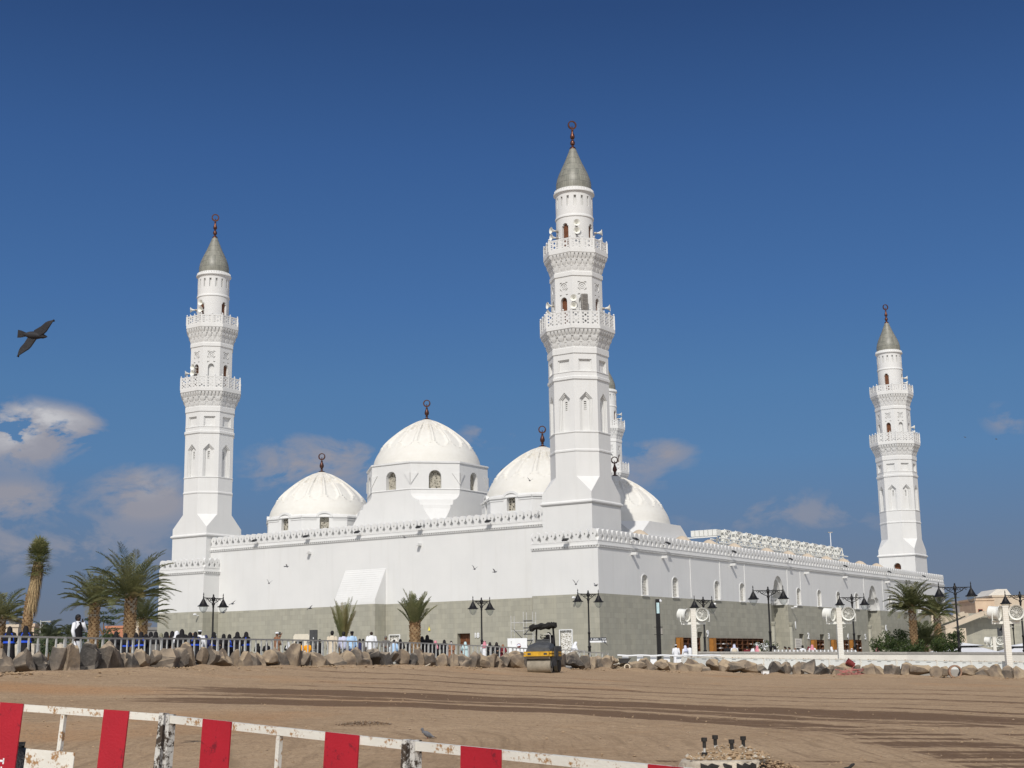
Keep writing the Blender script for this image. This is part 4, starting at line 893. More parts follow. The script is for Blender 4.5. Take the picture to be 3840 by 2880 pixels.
# ------------------------------------------------------------------ street lamps
def make_lamp(sp_, H=5.4, single=False):
    t = thing('street_lamp', 'x', 'street lamp', group='black ornamental street lamps')
    p = MB(); p.lathe([(.30, 0), (.30, .06), (.20, .14), (.17, .28), (.20, .33), (.145, .40), (.135, .95), (.18, 1.0), (.18, 1.06), (.115, 1.12), (.10, 2.0), (.13, 2.05), (.13, 2.14), (.085, 2.2), (.07, H-1.05), (.085, H-.98), (.10, H-.9), (.085, H-.86), (.15, H-.74), (.15, H-.7), (.08, H-.62), (.09, H-.55), (.16, H-.42), (.16, H-.28), (.06, H-.14), (.08, H-.08), (.02, H)], 16, sx=.8, sy=.8)
    p.build('pole', M['black'], t)
    a = MB(); w = sp_/2; zt = H-.30
    sides = (1,) if single else (-1, 1)
    a.beam((0 if single else -w, 0, zt), (w, 0, zt), .05, .05)
    for s in sides:
        a.tube([(s*(.12+.0*k), 0, zt-.35) if k == 0 else (s*w*(.12+.5*k/8), 0, zt-.35+.33*(k/8)**1.6) for k in range(9)], .028)
        a.tube([(s*w*.42 + s*.10*math.cos(q), 0, zt-.13+.10*math.sin(q)) for q in [PI*1.7*i/10 for i in range(11)]], .022)
        a.tube([(s*w*.70 + s*.07*math.cos(q), 0, zt-.09+.07*math.sin(q)) for q in [PI*1.7*i/10 for i in range(11)]], .022)
        a.tube([(s*w*.22 + s*.07*math.cos(q), 0, zt-.12+.08*math.sin(q)) for q in [PI*1.9*i/10 for i in range(11)]], .022)
    a.build('arm', M['black'], t)
    for s in sides:
        l = MB(); l.lathe([(.012, .40), (.03, .30), (.045, .26), (.02, .2), (.045, .1), (.045, 0), (.06, -.05), (.10, -.12), (.21, -.33), (.30, -.50), (.42, -.56), (.42, -.60), (.30, -.62), (.05, -.60)], 20, (s*w, 0, zt-.02)); o = l.build('lantern', M['black'], t)
        g = MB(); g.lathe([(.31, -.625), (.30, -.72), (.25, -.86), (.15, -1.0), (.05, -1.06), (.01, -1.065)], 18, (s*w, 0, zt-.02)); g.build('glass_bowl', M['glass'], o)
    return t
LP = [(801, 2228, 104, 62, 'black twin-lantern street lamp behind the black-robed crowd, leftmost lamp'), (1805, 2240, 110, 55, 'black twin-lantern street lamp beside the number eighteen'), (2205, 2213, 111, 40, 'black twin-lantern street lamp carrying the direction sign at the mosque corner'),
      (2636, 2237, 116, 42, 'black twin-lantern street lamp just right of the first twin-fan post'), (2879, 2199, 104, 0, 'black twin-lantern street lamp in front of the first arched portal'), (3193, 2227, 118, 12, 'black twin-lantern street lamp just right of the middle twin-fan post'), (3579, 2186, 97, 0, 'black twin-lantern street lamp right of the two right-hand palms'), (3823, 2217, 106, 0, 'black twin-lantern street lamp cut by the right edge of view')]
lp0 = None
for u, v, d, rot, lab in LP:
    p = at(u, v, d); loc = (p.x, p.y, p.z-5.4)
    if lp0 is None: lp0 = make_lamp(2.2); lp0.location = loc; lp0.rotation_euler = (0, 0, B_(rot)); lp0['label'] = lab
    else: dup(lp0, loc, B_(rot), lab)
    if u == 2205: SIGNL = p
ls = make_lamp(2.2, 5.4, True); ls['group'] = 'black ornamental street lamps'
for i, (u, v, d, lab, mir) in enumerate(((3653, 2364, 175, 'small distant single-arm street lamp before the grey stair building', 0), (3797, 2330, 150, 'distant single-arm street lamp behind the right-hand fan post', 1), (3530, 2357, 165, 'small distant street lamp glimpsed between palm and bushes', 0))):
    p = at(u, v, d); o = ls if i == 0 else dup(ls, None, 0, lab); o['label'] = lab; o.location = (p.x, p.y, p.z-5.4); o.rotation_euler = (0, 0, PI if mir else 0)
# direction sign on the corner lamp
p = at(2212, 2391, 110.7); t = thing('direction_sign', 'dark grey two-way direction sign fixed to the corner lamp post', 'sign', p)
b = MB(); b.box(0, 1.28, -.03, .03, -.24, 0); b.build('board', M['sign'], t); b = MB(); b.box(0, 1.28, -.03, .03, -.38, -.25); b.build('lower_strip', M['plain'], t)
b = MB(); rnd = random.Random(4)
for x0, x1 in ((.24, .66), (.92, 1.14)):
    for z in (-.09, -.16):
        x = x0
        while x < x1: w = rnd.uniform(.02, .06); b.box(x, min(x+w, x1), -.034, -.03, z-rnd.uniform(.015, .03), z+rnd.uniform(.005, .02)); x += w+.012
for x, s in ((.10, -1), (1.22, 1)): b.add([(x-.05*s, -.034, -.17), (x-.05*s, -.034, -.07), (x+.05*s, -.034, -.12)], [(0,1,2)])
b.box(.80, .81, -.034, -.03, -.22, -.02); b.build('writing', M['plain'], t)
# tall black camera post
p = at(2465, 2247, 101); t = thing('camera_post', 'tall plain black post with white strip and camera before the right wall', 'post', (p.x, p.y, p.z-5.0), .04)
b = MB(); b.box(-.14, .14, -.14, .14, 0, 5.0); b.build('pole', M['black'], t)
b = MB(); b.box(-.10, .10, -.155, -.14, 4.0, 4.75); b.build('label_strip', M['cteal'], t)
b = MB(); b.lathe([(.06, 0), (.08, .03), (.08, .3), (.04, .33)], 10, M=Matrix.Translation((.2, -.25, 4.85)) @ Matrix.Rotation(-1.3, 4, 'X')); b.beam((.1, 0, 4.9), (.22, -.1, 4.9), .05); b.build('camera', M['plain'], t)
b = MB(); b.box(.14, .26, -.08, .08, 2.55, 3.0); b.build('control_box', M['grey'], t)
b = MB()
for z in (2.5, 3.03): b.box(-.3, .3, -.16, .16, z, z+.03)
b.build('band', M['black'], t)
# ------------------------------------------------------------------ twin-fan posts
def make_fanpost(H=3.9):
    t = thing('fan_post', 'x', 'fan post', group='white posts with two big fans')
    b = MB(); b.box(-.17, .17, -.17, .17, 0, H); b.box(-.19, .19, -.19, .19, H-.04, H+.03); b.build('post', M['fanpost'], t)
    b = MB(); b.box(-.82, .82, -.06, .06, H-1.02, H-.86); b.box(-.8, -.5, -.16, .16, H-.86, H-.82); b.box(.5, .8, -.16, .16, H-.86, H-.82)
    b.tube([(.3, .1, H-1.0), (.45, .12, H-1.2), (.25, .1, H-1.25), (.2, .15, H-1.5)], .018); b.build('crossarm', M['fan'], t)
    for s, yaw, pit in ((-1, .95, .12), (1, -.35, .02)):
        Mx = Matrix.Translation((s*.66, -.08, H-.36)) @ Matrix.Rotation(yaw, 4, 'Z') @ Matrix.Rotation(PI/2+pit, 4, 'X')
        h = MB(); h.lathe([(.30, -.34), (.37, -.30), (.37, .18), (.40, .26), (.445, .30), (.445, .33), (.40, .31), (.345, .2), (.345, -.25)], 28, M=Mx); o = h.build('fan', M['fan'], t)
        g = MB()
        for r in (.09, .18, .27, .36): g.tube([Mx @ V((r*math.cos(2*PI*i/24), r*math.sin(2*PI*i/24), .30-.05*(r/.36)**2)) for i in range(25)], .008, 4)
        for i in range(8): a = PI*i/8; g.tube([Mx @ V((.37*math.cos(a), .37*math.sin(a), .27)), Mx @ V((-.37*math.cos(a), -.37*math.sin(a), .27))], .007, 4)
        g.build('grille', M['fan'], o)
        bl = MB(); bl.lathe([(.09, .0), (.09, .18), (.03, .2)], 12, M=Mx); bl.build('hub', M['grey'], o)
        for i in range(5):
            bl = MB(); a = 2*PI*i/5; pts = [(.08, a, .03), (.32, a-.25, .02), (.33, a+.35, .14), (.08, a+.5, .12)]; bl.add([Mx @ V((r*math.cos(q), r*math.sin(q), z)) for r, q, z in pts], [(0,1,2,3)]); bl.build('blade', M['steel'], o)
        y = MB(); fr = Mx.to_3x3()
        y.tube([(s*.66-.42*math.cos(yaw), -.08-.42*math.sin(yaw), H-.36), (s*.66-.42*math.cos(yaw), -.08-.42*math.sin(yaw), H-.83), (s*.66+.42*math.cos(yaw), -.08+.42*math.sin(yaw), H-.83), (s*.66+.42*math.cos(yaw), -.08+.42*math.sin(yaw), H-.36)], .035, 6); y.build('yoke', M['fan'], o)
    return t
fp = None
for u, v, d, lab in ((2598, 2284, 95, 'white brick post with two big fans left of the longest shoe rack'), (3143, 2281, 93, 'white brick post with two big fans in the middle of the right-hand wall'), (3766, 2274, 84, 'white brick post with two big fans nearest the right edge'), (3726, 2389, 150, 'small distant white post with two fans beyond the tent canopies')):
    p = at(u, v, d)
    if fp is None: fp = make_fanpost(); fp['label'] = lab; o = fp
    else: o = dup(fp, None, 0, lab)
    o.location = (p.x, p.y, p.z-3.9)
# ------------------------------------------------------------------ boulders
ROCKS = [(12,60,2437,2530),(85,58,2432,2520),(150,50,2444,2520),(200,52,2434,2522),(252,62,2418,2523),(322,62,2424,2525),(378,48,2412,2525),(417,60,2414,2517),(468,46,2448,2514),(492,32,2447,2507),(522,58,2432,2504),(575,45,2438,2505),(625,78,2427,2514),(678,42,2435,2504),(708,45,2418,2504),(748,32,2432,2506),(782,52,2417,2507),(835,55,2434,2508),(880,38,2441,2506),(908,48,2450,2507),(946,46,2445,2505),
 (978,36,2447,2503),(1005,46,2432,2504),(1050,55,2438,2504),(1085,50,2422,2504),(1120,60,2440,2506),(1162,45,2455,2502),(1197,52,2448,2503),(1247,62,2450,2502),(1300,42,2445,2497),(1335,56,2432,2496),(1368,30,2450,2498),(1402,58,2434,2502),(1438,46,2447,2503),(1475,46,2448,2496),(1508,38,2440,2498),(1542,36,2450,2498),(1572,40,2430,2500),(1605,42,2445,2500),(1630,30,2450,2500),(1655,42,2452,2502),(1698,38,2455,2504),(1735,38,2452,2502),(1770,38,2448,2502),(1805,42,2455,2505),(1840,42,2455,2508),(1870,32,2458,2502),
 (1893,40,2450,2505),(1933,48,2447,2502),(1973,40,2445,2505),(2010,36,2455,2506),(2050,40,2455,2506),(2090,40,2456,2507),(2120,36,2455,2508),(2160,46,2450,2508),(2192,34,2458,2508),(2216,32,2462,2510),(2242,34,2460,2510),(2272,38,2462,2510),(2297,42,2460,2510),(2340,48,2478,2514),(2385,56,2482,2516),(2430,40,2471,2522),(2478,48,2472,2518),(2515,48,2485,2518),(2550,45,2483,2518),(2592,52,2471,2518),(2635,46,2488,2520),(2672,40,2474,2518),
 (2720,45,2475,2522),(2765,58,2482,2522),(2810,45,2484,2525),(2852,42,2494,2525),(2905,58,2480,2528),(2945,44,2483,2528),(2998,36,2484,2528),(3042,38,2480,2530),(3078,34,2488,2532),(3108,24,2498,2527),(3136,30,2496,2528),(3172,46,2489,2526),(3213,30,2495,2528),(3262,50,2492,2530),(3312,34,2500,2534),(3350,54,2491,2534),(3400,42,2490,2534),(3452,62,2495,2535),(3550,28,2502,2537),(3633,50,2500,2538),(3686,52,2502,2543),(3737,44,2497,2548),(3785,42,2500,2546),(3826,42,2496,2544)]
DARKS = {2:2, 5:2, 9:2, 12:1, 32:2, 33:2, 13:1, 1:1, 36:2, 38:1, 53:2, 54:2, 72:2, 73:2, 77:2, 81:2, 82:2, 93:1}
def rock(w, h, dp, seed):
    r = random.Random(seed); bm = bmesh.new()
    lean = r.uniform(-.22, .22); wt = r.uniform(.5, 1.0)
    for i in range(17):
        a = r.uniform(0, 2*PI); z = r.random(); k = (1 + (wt-1)*z**1.5) * r.uniform(.75, 1.05)
        q = abs(math.cos(a))**.5*math.copysign(1, math.cos(a)), abs(math.sin(a))**.5*math.copysign(1, math.sin(a))
        if z > .8: k *= r.uniform(.6, 1)
        bm.verts.new((q[0]*w/2*k + lean*h*z, q[1]*dp/2*k, -.12*h + 1.12*h*z))
    bm.verts.new((lean*h + r.uniform(-.15, .15)*w, r.uniform(-.1, .1)*dp, h))
    res = bmesh.ops.convex_hull(bm, input=bm.verts)
    bmesh.ops.delete(bm, geom=[e for e in res['geom_interior'] if isinstance(e, bmesh.types.BMVert)], context='VERTS')
    bmesh.ops.dissolve_limit(bm, angle_limit=.38, verts=bm.verts, edges=bm.edges)
    bmesh.ops.bevel(bm, geom=bm.edges[:], offset=.022*min(w, h), segments=1, affect='EDGES', clamp_overlap=True)
    bmesh.ops.triangulate(bm, faces=bm.faces)
    bmesh.ops.subdivide_edges(bm, edges=[e for e in bm.edges if e.calc_length() > .14], cuts=2, use_grid_fill=True)
    bmesh.ops.triangulate(bm, faces=bm.faces)
    s = seed*1.7
    for v in bm.verts:
        p = v.co; n = noise.noise((p.x*2.2+s, p.y*2.2, p.z*2.2)) * .17 + noise.noise((p.x*6+s, p.y*6, p.z*6)) * .075
        v.co = p + p.normalized()*n*min(1, h)
    me = bpy.data.meshes.new('boulder'); bm.to_mesh(me); bm.free()
    for f in me.polygons: f.use_smooth = True
    me.set_sharp_from_angle(angle=.42)
    o = bpy.data.objects.new('boulder', me); COL.objects.link(o); return o
rr = random.Random(11)
for i, (u, w, vt, vb) in enumerate(ROCKS):
    D = dr(u) + rr.uniform(-.3, .35); s = D/(FPX*ct)
    hgt = (vb-vt)*s*.98 + .08; wid = w*s*1.55
    k = DARKS.get(i, rr.choice((0, 0, 0, 1, 1, 0)))
    if u > 3200: k = rr.choice((0, 0, 1))
    o = rock(wid, hgt, max(.55, min(1.0, wid*.85)), 100+i)
    o.data.materials.append(M[('rockA', 'rockB', 'rockC')[k]])
    p = at(u, vb, D); o.location = (p.x, p.y, p.z-.05); o.rotation_euler = (0, 0, rr.uniform(-.95, .15))
    ar = hgt/wid; shp = 'tall upright' if ar > 1.75 else ('squat' if ar < 1.05 else 'blocky')
    where = 'left' if i < 47 else 'right'; num = i if where == 'left' else len(ROCKS)-1-i
    side = 'left of the road roller' if i < 47 else 'right-hand side'
    tag(o, f'{shp} {("tan","grey","dark")[k]} boulder, {ordn(num)} from the {where} end of the boulder row', 'boulder', 'boulders lined up along the edge of the dirt')
# loose clods and pebbles
mb = MB(); rp = random.Random(5)
for i in range(4200):
    u = rp.uniform(-60, 3900); D = dr(u) - abs(rp.gauss(1.0, 1.0)) + .3
    fld = i % 2 == 0
    if fld: D = 21 + (dr(u)-23)*rp.random()**1.5
    x = (u-1920)/FPX*ct*D; r = rp.uniform(.02, .075) if i % 14 else rp.uniform(.07, .14)
    z = zg(x, D) + (.0 if fld else .10)*math.exp(-((D-dr(u)+1.6)/1.5)**2)
    if fld: r *= .30
    vs = [(x + r*rp.uniform(.7, 1.3)*a, D + r*rp.uniform(.7, 1.3)*b, z + r*rp.uniform(.5, 1)*c) for a, b, c in ((1,0,0), (-1,0,0), (0,1,0), (0,-1,0), (.2,.1,1), (0,0,-1))]
    mb.add(vs, [(0,2,4), (2,1,4), (1,3,4), (3,0,4), (2,0,5), (1,2,5), (3,1,5), (0,3,5)], rp.choice((0, 0, 0, 1)))
tag(mb.build('loose_clods', [M['pebble'], M['rockA']]), 'loose clods and pebbles scattered along the foot of the boulders', 'rubble', kind='stuff')
# ------------------------------------------------------------------ crowd-control railing
RT = [(-120, 2384, 49), (0, 2386, 50), (210, 2390, 52), (370, 2394, 54), (700, 2395, 60), (980, 2398, 65), (1240, 2403, 70), (1400, 2407, 73), (1510, 2409, 76), (1660, 2415, 80), (1800, 2422, 83), (1910, 2428, 85), (1990, 2433, 87)]
def make_rail(L, H, n, name='railing_section'):
    t = thing(name, 'x', 'railing', group='grey steel crowd railing sections behind the boulders')
    b = MB(); b.beam((0, 0, H), (L, 0, H), .05, .065); b.beam((0, 0, .14), (L, 0, .14), .05, .05); b.build('rail', M['grey'], t)
    for x in (.03, L-.03):
        q = MB(); q.beam((x, 0, 0), (x, 0, H), .055); q.beam((x, -.25, .02), (x, .25, .02), .05); q.build('post', M['steel'], t)
    for i in range(n):
        q = MB(); x = L*(i+1)/(n+1); q.box(x-.032, x+.032, -.02, .02, .16, H-.03); q.build('baluster', M['steel'], t)
    return t
pts = [at(u, v, d) for u, v, d in RT]; cum = [0]
for a, b_ in zip(pts, pts[1:]): cum.append(cum[-1]+(b_-a).length)
def along(s):
    for i in range(len(pts)-1):
        if s <= cum[i+1]: return pts[i].lerp(pts[i+1], (s-cum[i])/(cum[i+1]-cum[i]))
    return pts[-1]
ns = round(cum[-1]/2.05); L_ = cum[-1]/ns; rl = None
for i in range(ns):
    a, b_ = along(i*L_), along((i+1)*L_); d = b_-a
    lab = f'grey railing section, {ordn(i)} from the left of the long railing'
    if rl is None: rl = make_rail(L_, 1.08, 4); o = rl; o['label'] = lab
    else: o = dup(rl, None, None, lab)
    o.location = (a.x, a.y, a.z-1.08); o.rotation_euler = (0, -math.asin(d.z/d.length), math.atan2(d.y, d.x)); o.scale = (d.length/L_, 1, 1)
for (u0, v0, d0, u1, v1, d1, lab) in ((2100, 2437, 87, 2190, 2440, 86, 'grey railing section beside the man draped in white'), (2165, 2444, 86, 2280, 2449, 88, 'dark railing section leaning at the foot of the corner lamp')):
    a, b_ = at(u0, v0, d0), at(u1, v1, d1); d = b_-a; o = dup(rl, (a.x, a.y, a.z-1.08), None, lab); o.rotation_euler = (0, -math.asin(d.z/d.length), math.atan2(d.y, d.x)); o.scale = (d.length/L_, 1, 1)
# white tape line with plastic posts right of the railing
t = thing('rope_barrier', 'white cord barrier sagging between short posts before the corner wall', 'rope barrier')
b = MB(); P_ = [at(2315+i*12.5, 2457 + .0*i + 2*math.sin(i*.45)**2, 91) for i in range(32)]; b.tube(P_, .05); b.build('cord', M['plain'], t)
for u in (2345, 2400, 2450, 2500, 2548):
    p = at(u, 2460, 91.2); b = MB(); b.box(p.x-.2, p.x+.2, p.y-.03, p.y+.03, p.z-1.1, p.z); b.build('post', M['plain'], t)
# ------------------------------------------------------------------ white wall and panel barriers on the right
t = thing('low_wall', 'long low white wall with grey coping below the right-hand plaza', 'wall')
WT = [(2618, 2449, 100), (3000, 2450, 100), (3400, 2451, 98), (3840, 2452, 93), (4300, 2453, 90)]
pw = [at(*q) for q in WT]; b = MB(); c = MB()
for a, q in zip(pw, pw[1:]):
    b.add([a, q, V((q.x, q.y, -2.6)), V((a.x, a.y, -2.6)), a+V((0,.3,0)), q+V((0,.3,0))], [(0,1,2,3), (0,1,5,4)])
    dn = V((0, -.06, -.02)); up = V((0, 0, .12)); c.loft([[p_+V((0,-.08,-.02)), p_+V((0,.4,-.02)), p_+V((0,.4,.11)), p_+V((0,-.08,.11))] for p_ in (a, q)])
a = pw[0]; b.add([a, a+V((1.5, 12, 0)), V((a.x+1.5, a.y+12, -2)), V((a.x, a.y, -2))], [(0,1,2,3)])
b.build('wall_face', M['houseW'], t); c.build('coping', M['grey'], t)
PE = [2555, 2712, 2862, 2903, 2985, 3108, 3225, 3360, 3512, 3640, 3775, 3900, 4040]
pb0 = None
def make_panel():
    t = thing('site_barrier', 'x', 'barrier panel', group='white panel barriers behind the right boulders')
    b = MB(); b.box(.03, .97, -.03, .03, 0, 1.3); b.build('sheet', M['offwhite'], t)
    f = MB()
    for x in (0, .985): f.box(x, x+.03, -.05, .05, -.2, 1.33)
    f.box(0, 1.0, -.05, .05, 1.3, 1.36)
    f.build('frame', M['paint'], t)
    for x in (.25, .52, .79):
        s = MB(); s.box(x-.035, x+.035, -.042, -.03, 0, 1.2); s.build('rib', M['offwhite'], t)
        g = MB(); g.box(x-.05, x+.05, -.05, -.03, 1.215, 1.235); g.build('slot', M['dkgrey'], t)
    return t
def pv(u): return interp([(2500, 2461), (2900, 2467), (3300, 2472), (3700, 2478), (4100, 2484)], u)
for i, (u0, u1) in enumerate(zip(PE, PE[1:])):
    d0, d1 = dr(u0)+1.6, dr(u1)+1.6; a, q = at(u0, pv(u0), d0), at(u1, pv(u1), d1); dd = q-a
    lab = f'white panel barrier, {ordn(i)} from the left along the right-hand boulders'
    if pb0 is None: pb0 = make_panel(); o = pb0; o['label'] = lab
    else: o = dup(pb0, None, None, lab)
    o.location = (a.x, a.y, a.z-1.36); o.rotation_euler = (0, -math.asin(dd.z/dd.length), math.atan2(dd.y, dd.x)); o.scale = (dd.length, 1, 1)
# ------------------------------------------------------------------ vegetation
def frond(mb, base, az, el, L, droop, lw, rnd, nl=46, mi=0, lf=.42, vee=.5, twist=0):
    """one feather leaf: rachis arcs from elevation el, drooping; leaflets on both sides"""
    p = V(base); pts = [p.copy()]; n = 14; e = el; a = az
    for i in range(n):
        d = V((math.cos(e)*math.cos(a), math.cos(e)*math.sin(a), math.sin(e)))
        p = p + d*L/n; pts.append(p.copy()); e -= droop/n*(.4+1.2*i/n); a += twist/n
    mb.tube(pts, [.028*(1-.85*i/n) for i in range(n+1)], 4, mi)
    vs = []; fs = []; ms = []
    for j in range(nl):
        t = .14 + .86*j/(nl-1); x = t*n; i = min(n-1, int(x)); q = pts[i].lerp(pts[i+1], x-i); d = (pts[i+1]-pts[i]).normalized()
        side = d.cross(V((0,0,1))); side = side.normalized() if side.length > .05 else V((-math.sin(az), math.cos(az), 0)); up = side.cross(d).normalized()
        ll = lf*math.sin(PI*min(1, (.12+t*.80)))**.7*rnd.uniform(.8, 1.1)
        for s in (-1, 1):
            fw = .45+.75*t + rnd.uniform(-.22, .22)
            dv = (side*s + d*fw + up*(vee+rnd.uniform(-.2, .2))).normalized()
            w = d*lw*.5*rnd.uniform(.8, 1.2); tip = q + dv*ll + V((0, 0, -ll*.16)); mid = q + dv*ll*.5
            o = len(vs); vs += [q-w*.5, q+w*.5, mid+w, tip, mid-w]; fs.append((o, o+1, o+2, o+3, o+4))
    mb.add(vs, fs, mi)
def trunk_mesh(H, r0, r1, lean, rnd, boots=True, top_boot=.25):
    b = MB(); n = 14; prof = []
    pts = [V((lean[0]*(z/H)**1.5, lean[1]*(z/H)**1.5, z)) for z in [H*i/n for i in range(n+1)]]
    b.tube(pts, [r0+(r1-r0)*i/n for i in range(n+1)], 14, 0)
    if boots:
        k = 0; z = .05
        while z < H:
            f = z/H; r = r0+(r1-r0)*f; c = V((lean[0]*f**1.5, lean[1]*f**1.5, z)); m = max(7, round(2*PI*r/.22))
            for i in range(m):
                a = 2*PI*(i+.5*(k % 2))/m + rnd.uniform(-.08, .08); d = V((math.cos(a), math.sin(a), 0)); s = V((-math.sin(a), math.cos(a), 0)); h = .17*rnd.uniform(.8, 1.2); w = PI*r/m*.95; o_ = .055*rnd.uniform(.7, 1.5)
                P = [c+d*(r*.98)-s*w*.4+V((0,0,-.02)), c+d*(r*.98)+s*w*.4+V((0,0,-.02)), c+d*(r+o_)+s*w+V((0,0,h*.75)), c+d*(r+o_*1.1)+V((0,0,h)), c+d*(r+o_)-s*w+V((0,0,h*.75)), c+d*(r*.9)+V((0,0,h*1.05))]
                mi = 1 if f < 1-top_boot else (2 if rnd.random() < .6 else 1)
                b.add(P, [(0,1,2,3,4), (2,5,3), (3,5,4), (1,5,2), (0,4,5)], mi)
            k += 1; z += .135
    return b
def palm(label, base, H, r, lean=(0,0), nf=34, fl=2.4, el0=-.35, el1=1.45, droop=1.3, leaf=('leafP','leafPd','leafY'), seed=1, lf=.42, boots=('trunk','boot','bootg'), nl=46, cat='palm tree', group='date palms', petiole=.0, rt=None, lw=.045, name='palm_tree'):
    rnd = random.Random(seed); t = thing(name, label, cat, base, group=group)
    trunk_mesh(H, r, rt or r*.92, lean, rnd).build('trunk', [M[x] for x in boots], t)
    c = MB(); top = V((lean[0], lean[1], H))
    for i in range(nf):
        k = i/nf; el = el1 + (el0-el1)*k**1.05 + rnd.uniform(-.12, .12); az = i*2.39996 + rnd.uniform(-.2, .2)
        L = fl*rnd.uniform(.84, 1.06)*(1.0-.28*k)*(1 if k > .1 else .85); mi = 1 if rnd.random() < .35 else 0
        if k > .88 and rnd.random() < .5: mi = 2
        b = top + V((math.cos(az), math.sin(az), 0))*r*.6 + V((0, 0, -.25*k))
        frond(c, b, az, el, L, droop*rnd.uniform(.8, 1.2), lw, rnd, nl, mi, lf, .45, rnd.uniform(-.25, .25))
    c.build('crown', [M[x] for x in leaf], t); return t
def base_at(u, vtop, d, H): p = at(u, vtop, d); return (p.x, p.y, p.z-H)
# P0 at the left edge, P2-P4 date palms on the left
palm('date palm cut by the left edge of view', base_at(6, 2312, 88, 2.4), 2.4, .24, nf=38, fl=2.35, el0=.1, seed=2, droop=1.15, nl=28, lf=.50, lw=.036)
palm('medium date palm with patterned trunk left of the tallest date palm', base_at(354, 2262, 88, 4.0), 4.0, .30, (.05, 0), 46, 2.8, .12, 1.46, 1.15, seed=3, nl=30, lf=.52, lw=.036)
palm('tallest date palm with the broadest crown, left of the mosque', base_at(489, 2232, 80, 4.3), 4.3, .31, (.04, 0), 54, 3.35, .15, 1.48, 1.1, seed=8, nl=34, lf=.55, lw=.036)
palm('short date palm standing against the left corner of the mosque', base_at(538, 2316, 100, 2.6), 2.6, .27, nf=38, fl=2.5, el0=.1, seed=5, droop=1.1, nl=28, lf=.50, lw=.036, leaf=('leafPd','leafP','leafY'))
# P1 fan palm with skirt of dry leaves
def skirt_palm():
    rnd = random.Random(9); p_ = at(94, 2352, 84); base = (p_.x, p_.y, .15)
    t = thing('palm_tree', 'tall leaning fan palm with a skirt of dry straw leaves', 'palm tree', base, group='fan palms')
    trunk_mesh(4.1, .24, .24, (.25, 0), rnd, True, .4).build('trunk', [M['trunk'], M['boot'], M['boot']], t)
    s = MB(); s.tube([(.22, 0, 3.7), (.40, 0, 4.8), (.58, 0, 6.0)], [.21, .21, .20], 12)
    for i in range(900):
        f = rnd.random(); z = 3.6 + 2.6*f; c = V((.60*(z/6.2)**1.3, 0, z)); a = rnd.uniform(0, 2*PI); d = V((math.cos(a), math.sin(a), 0)); q = V((-math.sin(a), math.cos(a), 0)); r = .225 + rnd.uniform(0, .09) - abs(f-.45)*.05
        L = rnd.uniform(.5, 1.0); w = rnd.uniform(.02, .05)
        s.add([c+d*r-q*w, c+d*r+q*w, c+d*(r+rnd.uniform(.02, .16))+q*rnd.uniform(-.1, .1)+V((0,0,-L))], [(0,1,2)], 0 if rnd.random() < .8 else 1)
    s.build('leaf_skirt', [M['thatch'], M['boot']], t)
    c = MB(); top = V((.62, 0, 6.1))
    for i in range(84):
        k = i/84; el = 1.5 - 1.9*k + rnd.uniform(-.1, .1); az = i*2.39996; d = V((math.cos(el)*math.cos(az), math.cos(el)*math.sin(az), math.sin(el))); h = top + V((0, 0, .75-1.25*k)) + d*rnd.uniform(.22, .62)*(.8+.2*k)
        c.tube([top + V((0,0,.4-.9*k)), h], .015, 4, 1)
        sd_ = d.cross(V((0,0,1))); sd_ = sd_.normalized() if sd_.length > .1 else V((1,0,0)); up = sd_.cross(d)
        for j in range(17):
            g = (j-8)/8*1.45; dv = d*math.cos(g)+sd_*math.sin(g)+up*rnd.uniform(-.15, .25); L = rnd.uniform(.4, .68); w = up.cross(dv).normalized()*.022
            c.add([h, h+dv*L*.5+w, h+dv*L+V((0,0,-.05)), h+dv*L*.5-w], [(0,1,2,3)], 0 if rnd.random() < .6 else 1)
    c.build('crown', [M['leafP'], M['leafPd']], t)
skirt_palm()
# newly planted palms with tied-up fronds
palm('newly planted palm with tied-up brownish fronds before the mihrab projection', base_at(1288, 2392, 86, 1.5), 1.5, .22, nf=21, fl=2.6, el0=1.12, el1=1.52, droop=.22, leaf=('leafP','leafY','leafPd'), seed=12, lf=.30, nl=30, group='newly planted palms', boots=('trunk','boot','boot'))
palm('newly planted palm with thick brown trunk and V-shaped fronds before the stone wall', base_at(1556, 2335, 84, 2.1), 2.1, .25, nf=26, fl=2.15, el0=.95, el1=1.5, droop=.42, leaf=('leafP','leafPd','leafY'), seed=13, lf=.40, nl=30, group='newly planted palms', boots=('trunk','boot','trunk'), rt=.29)
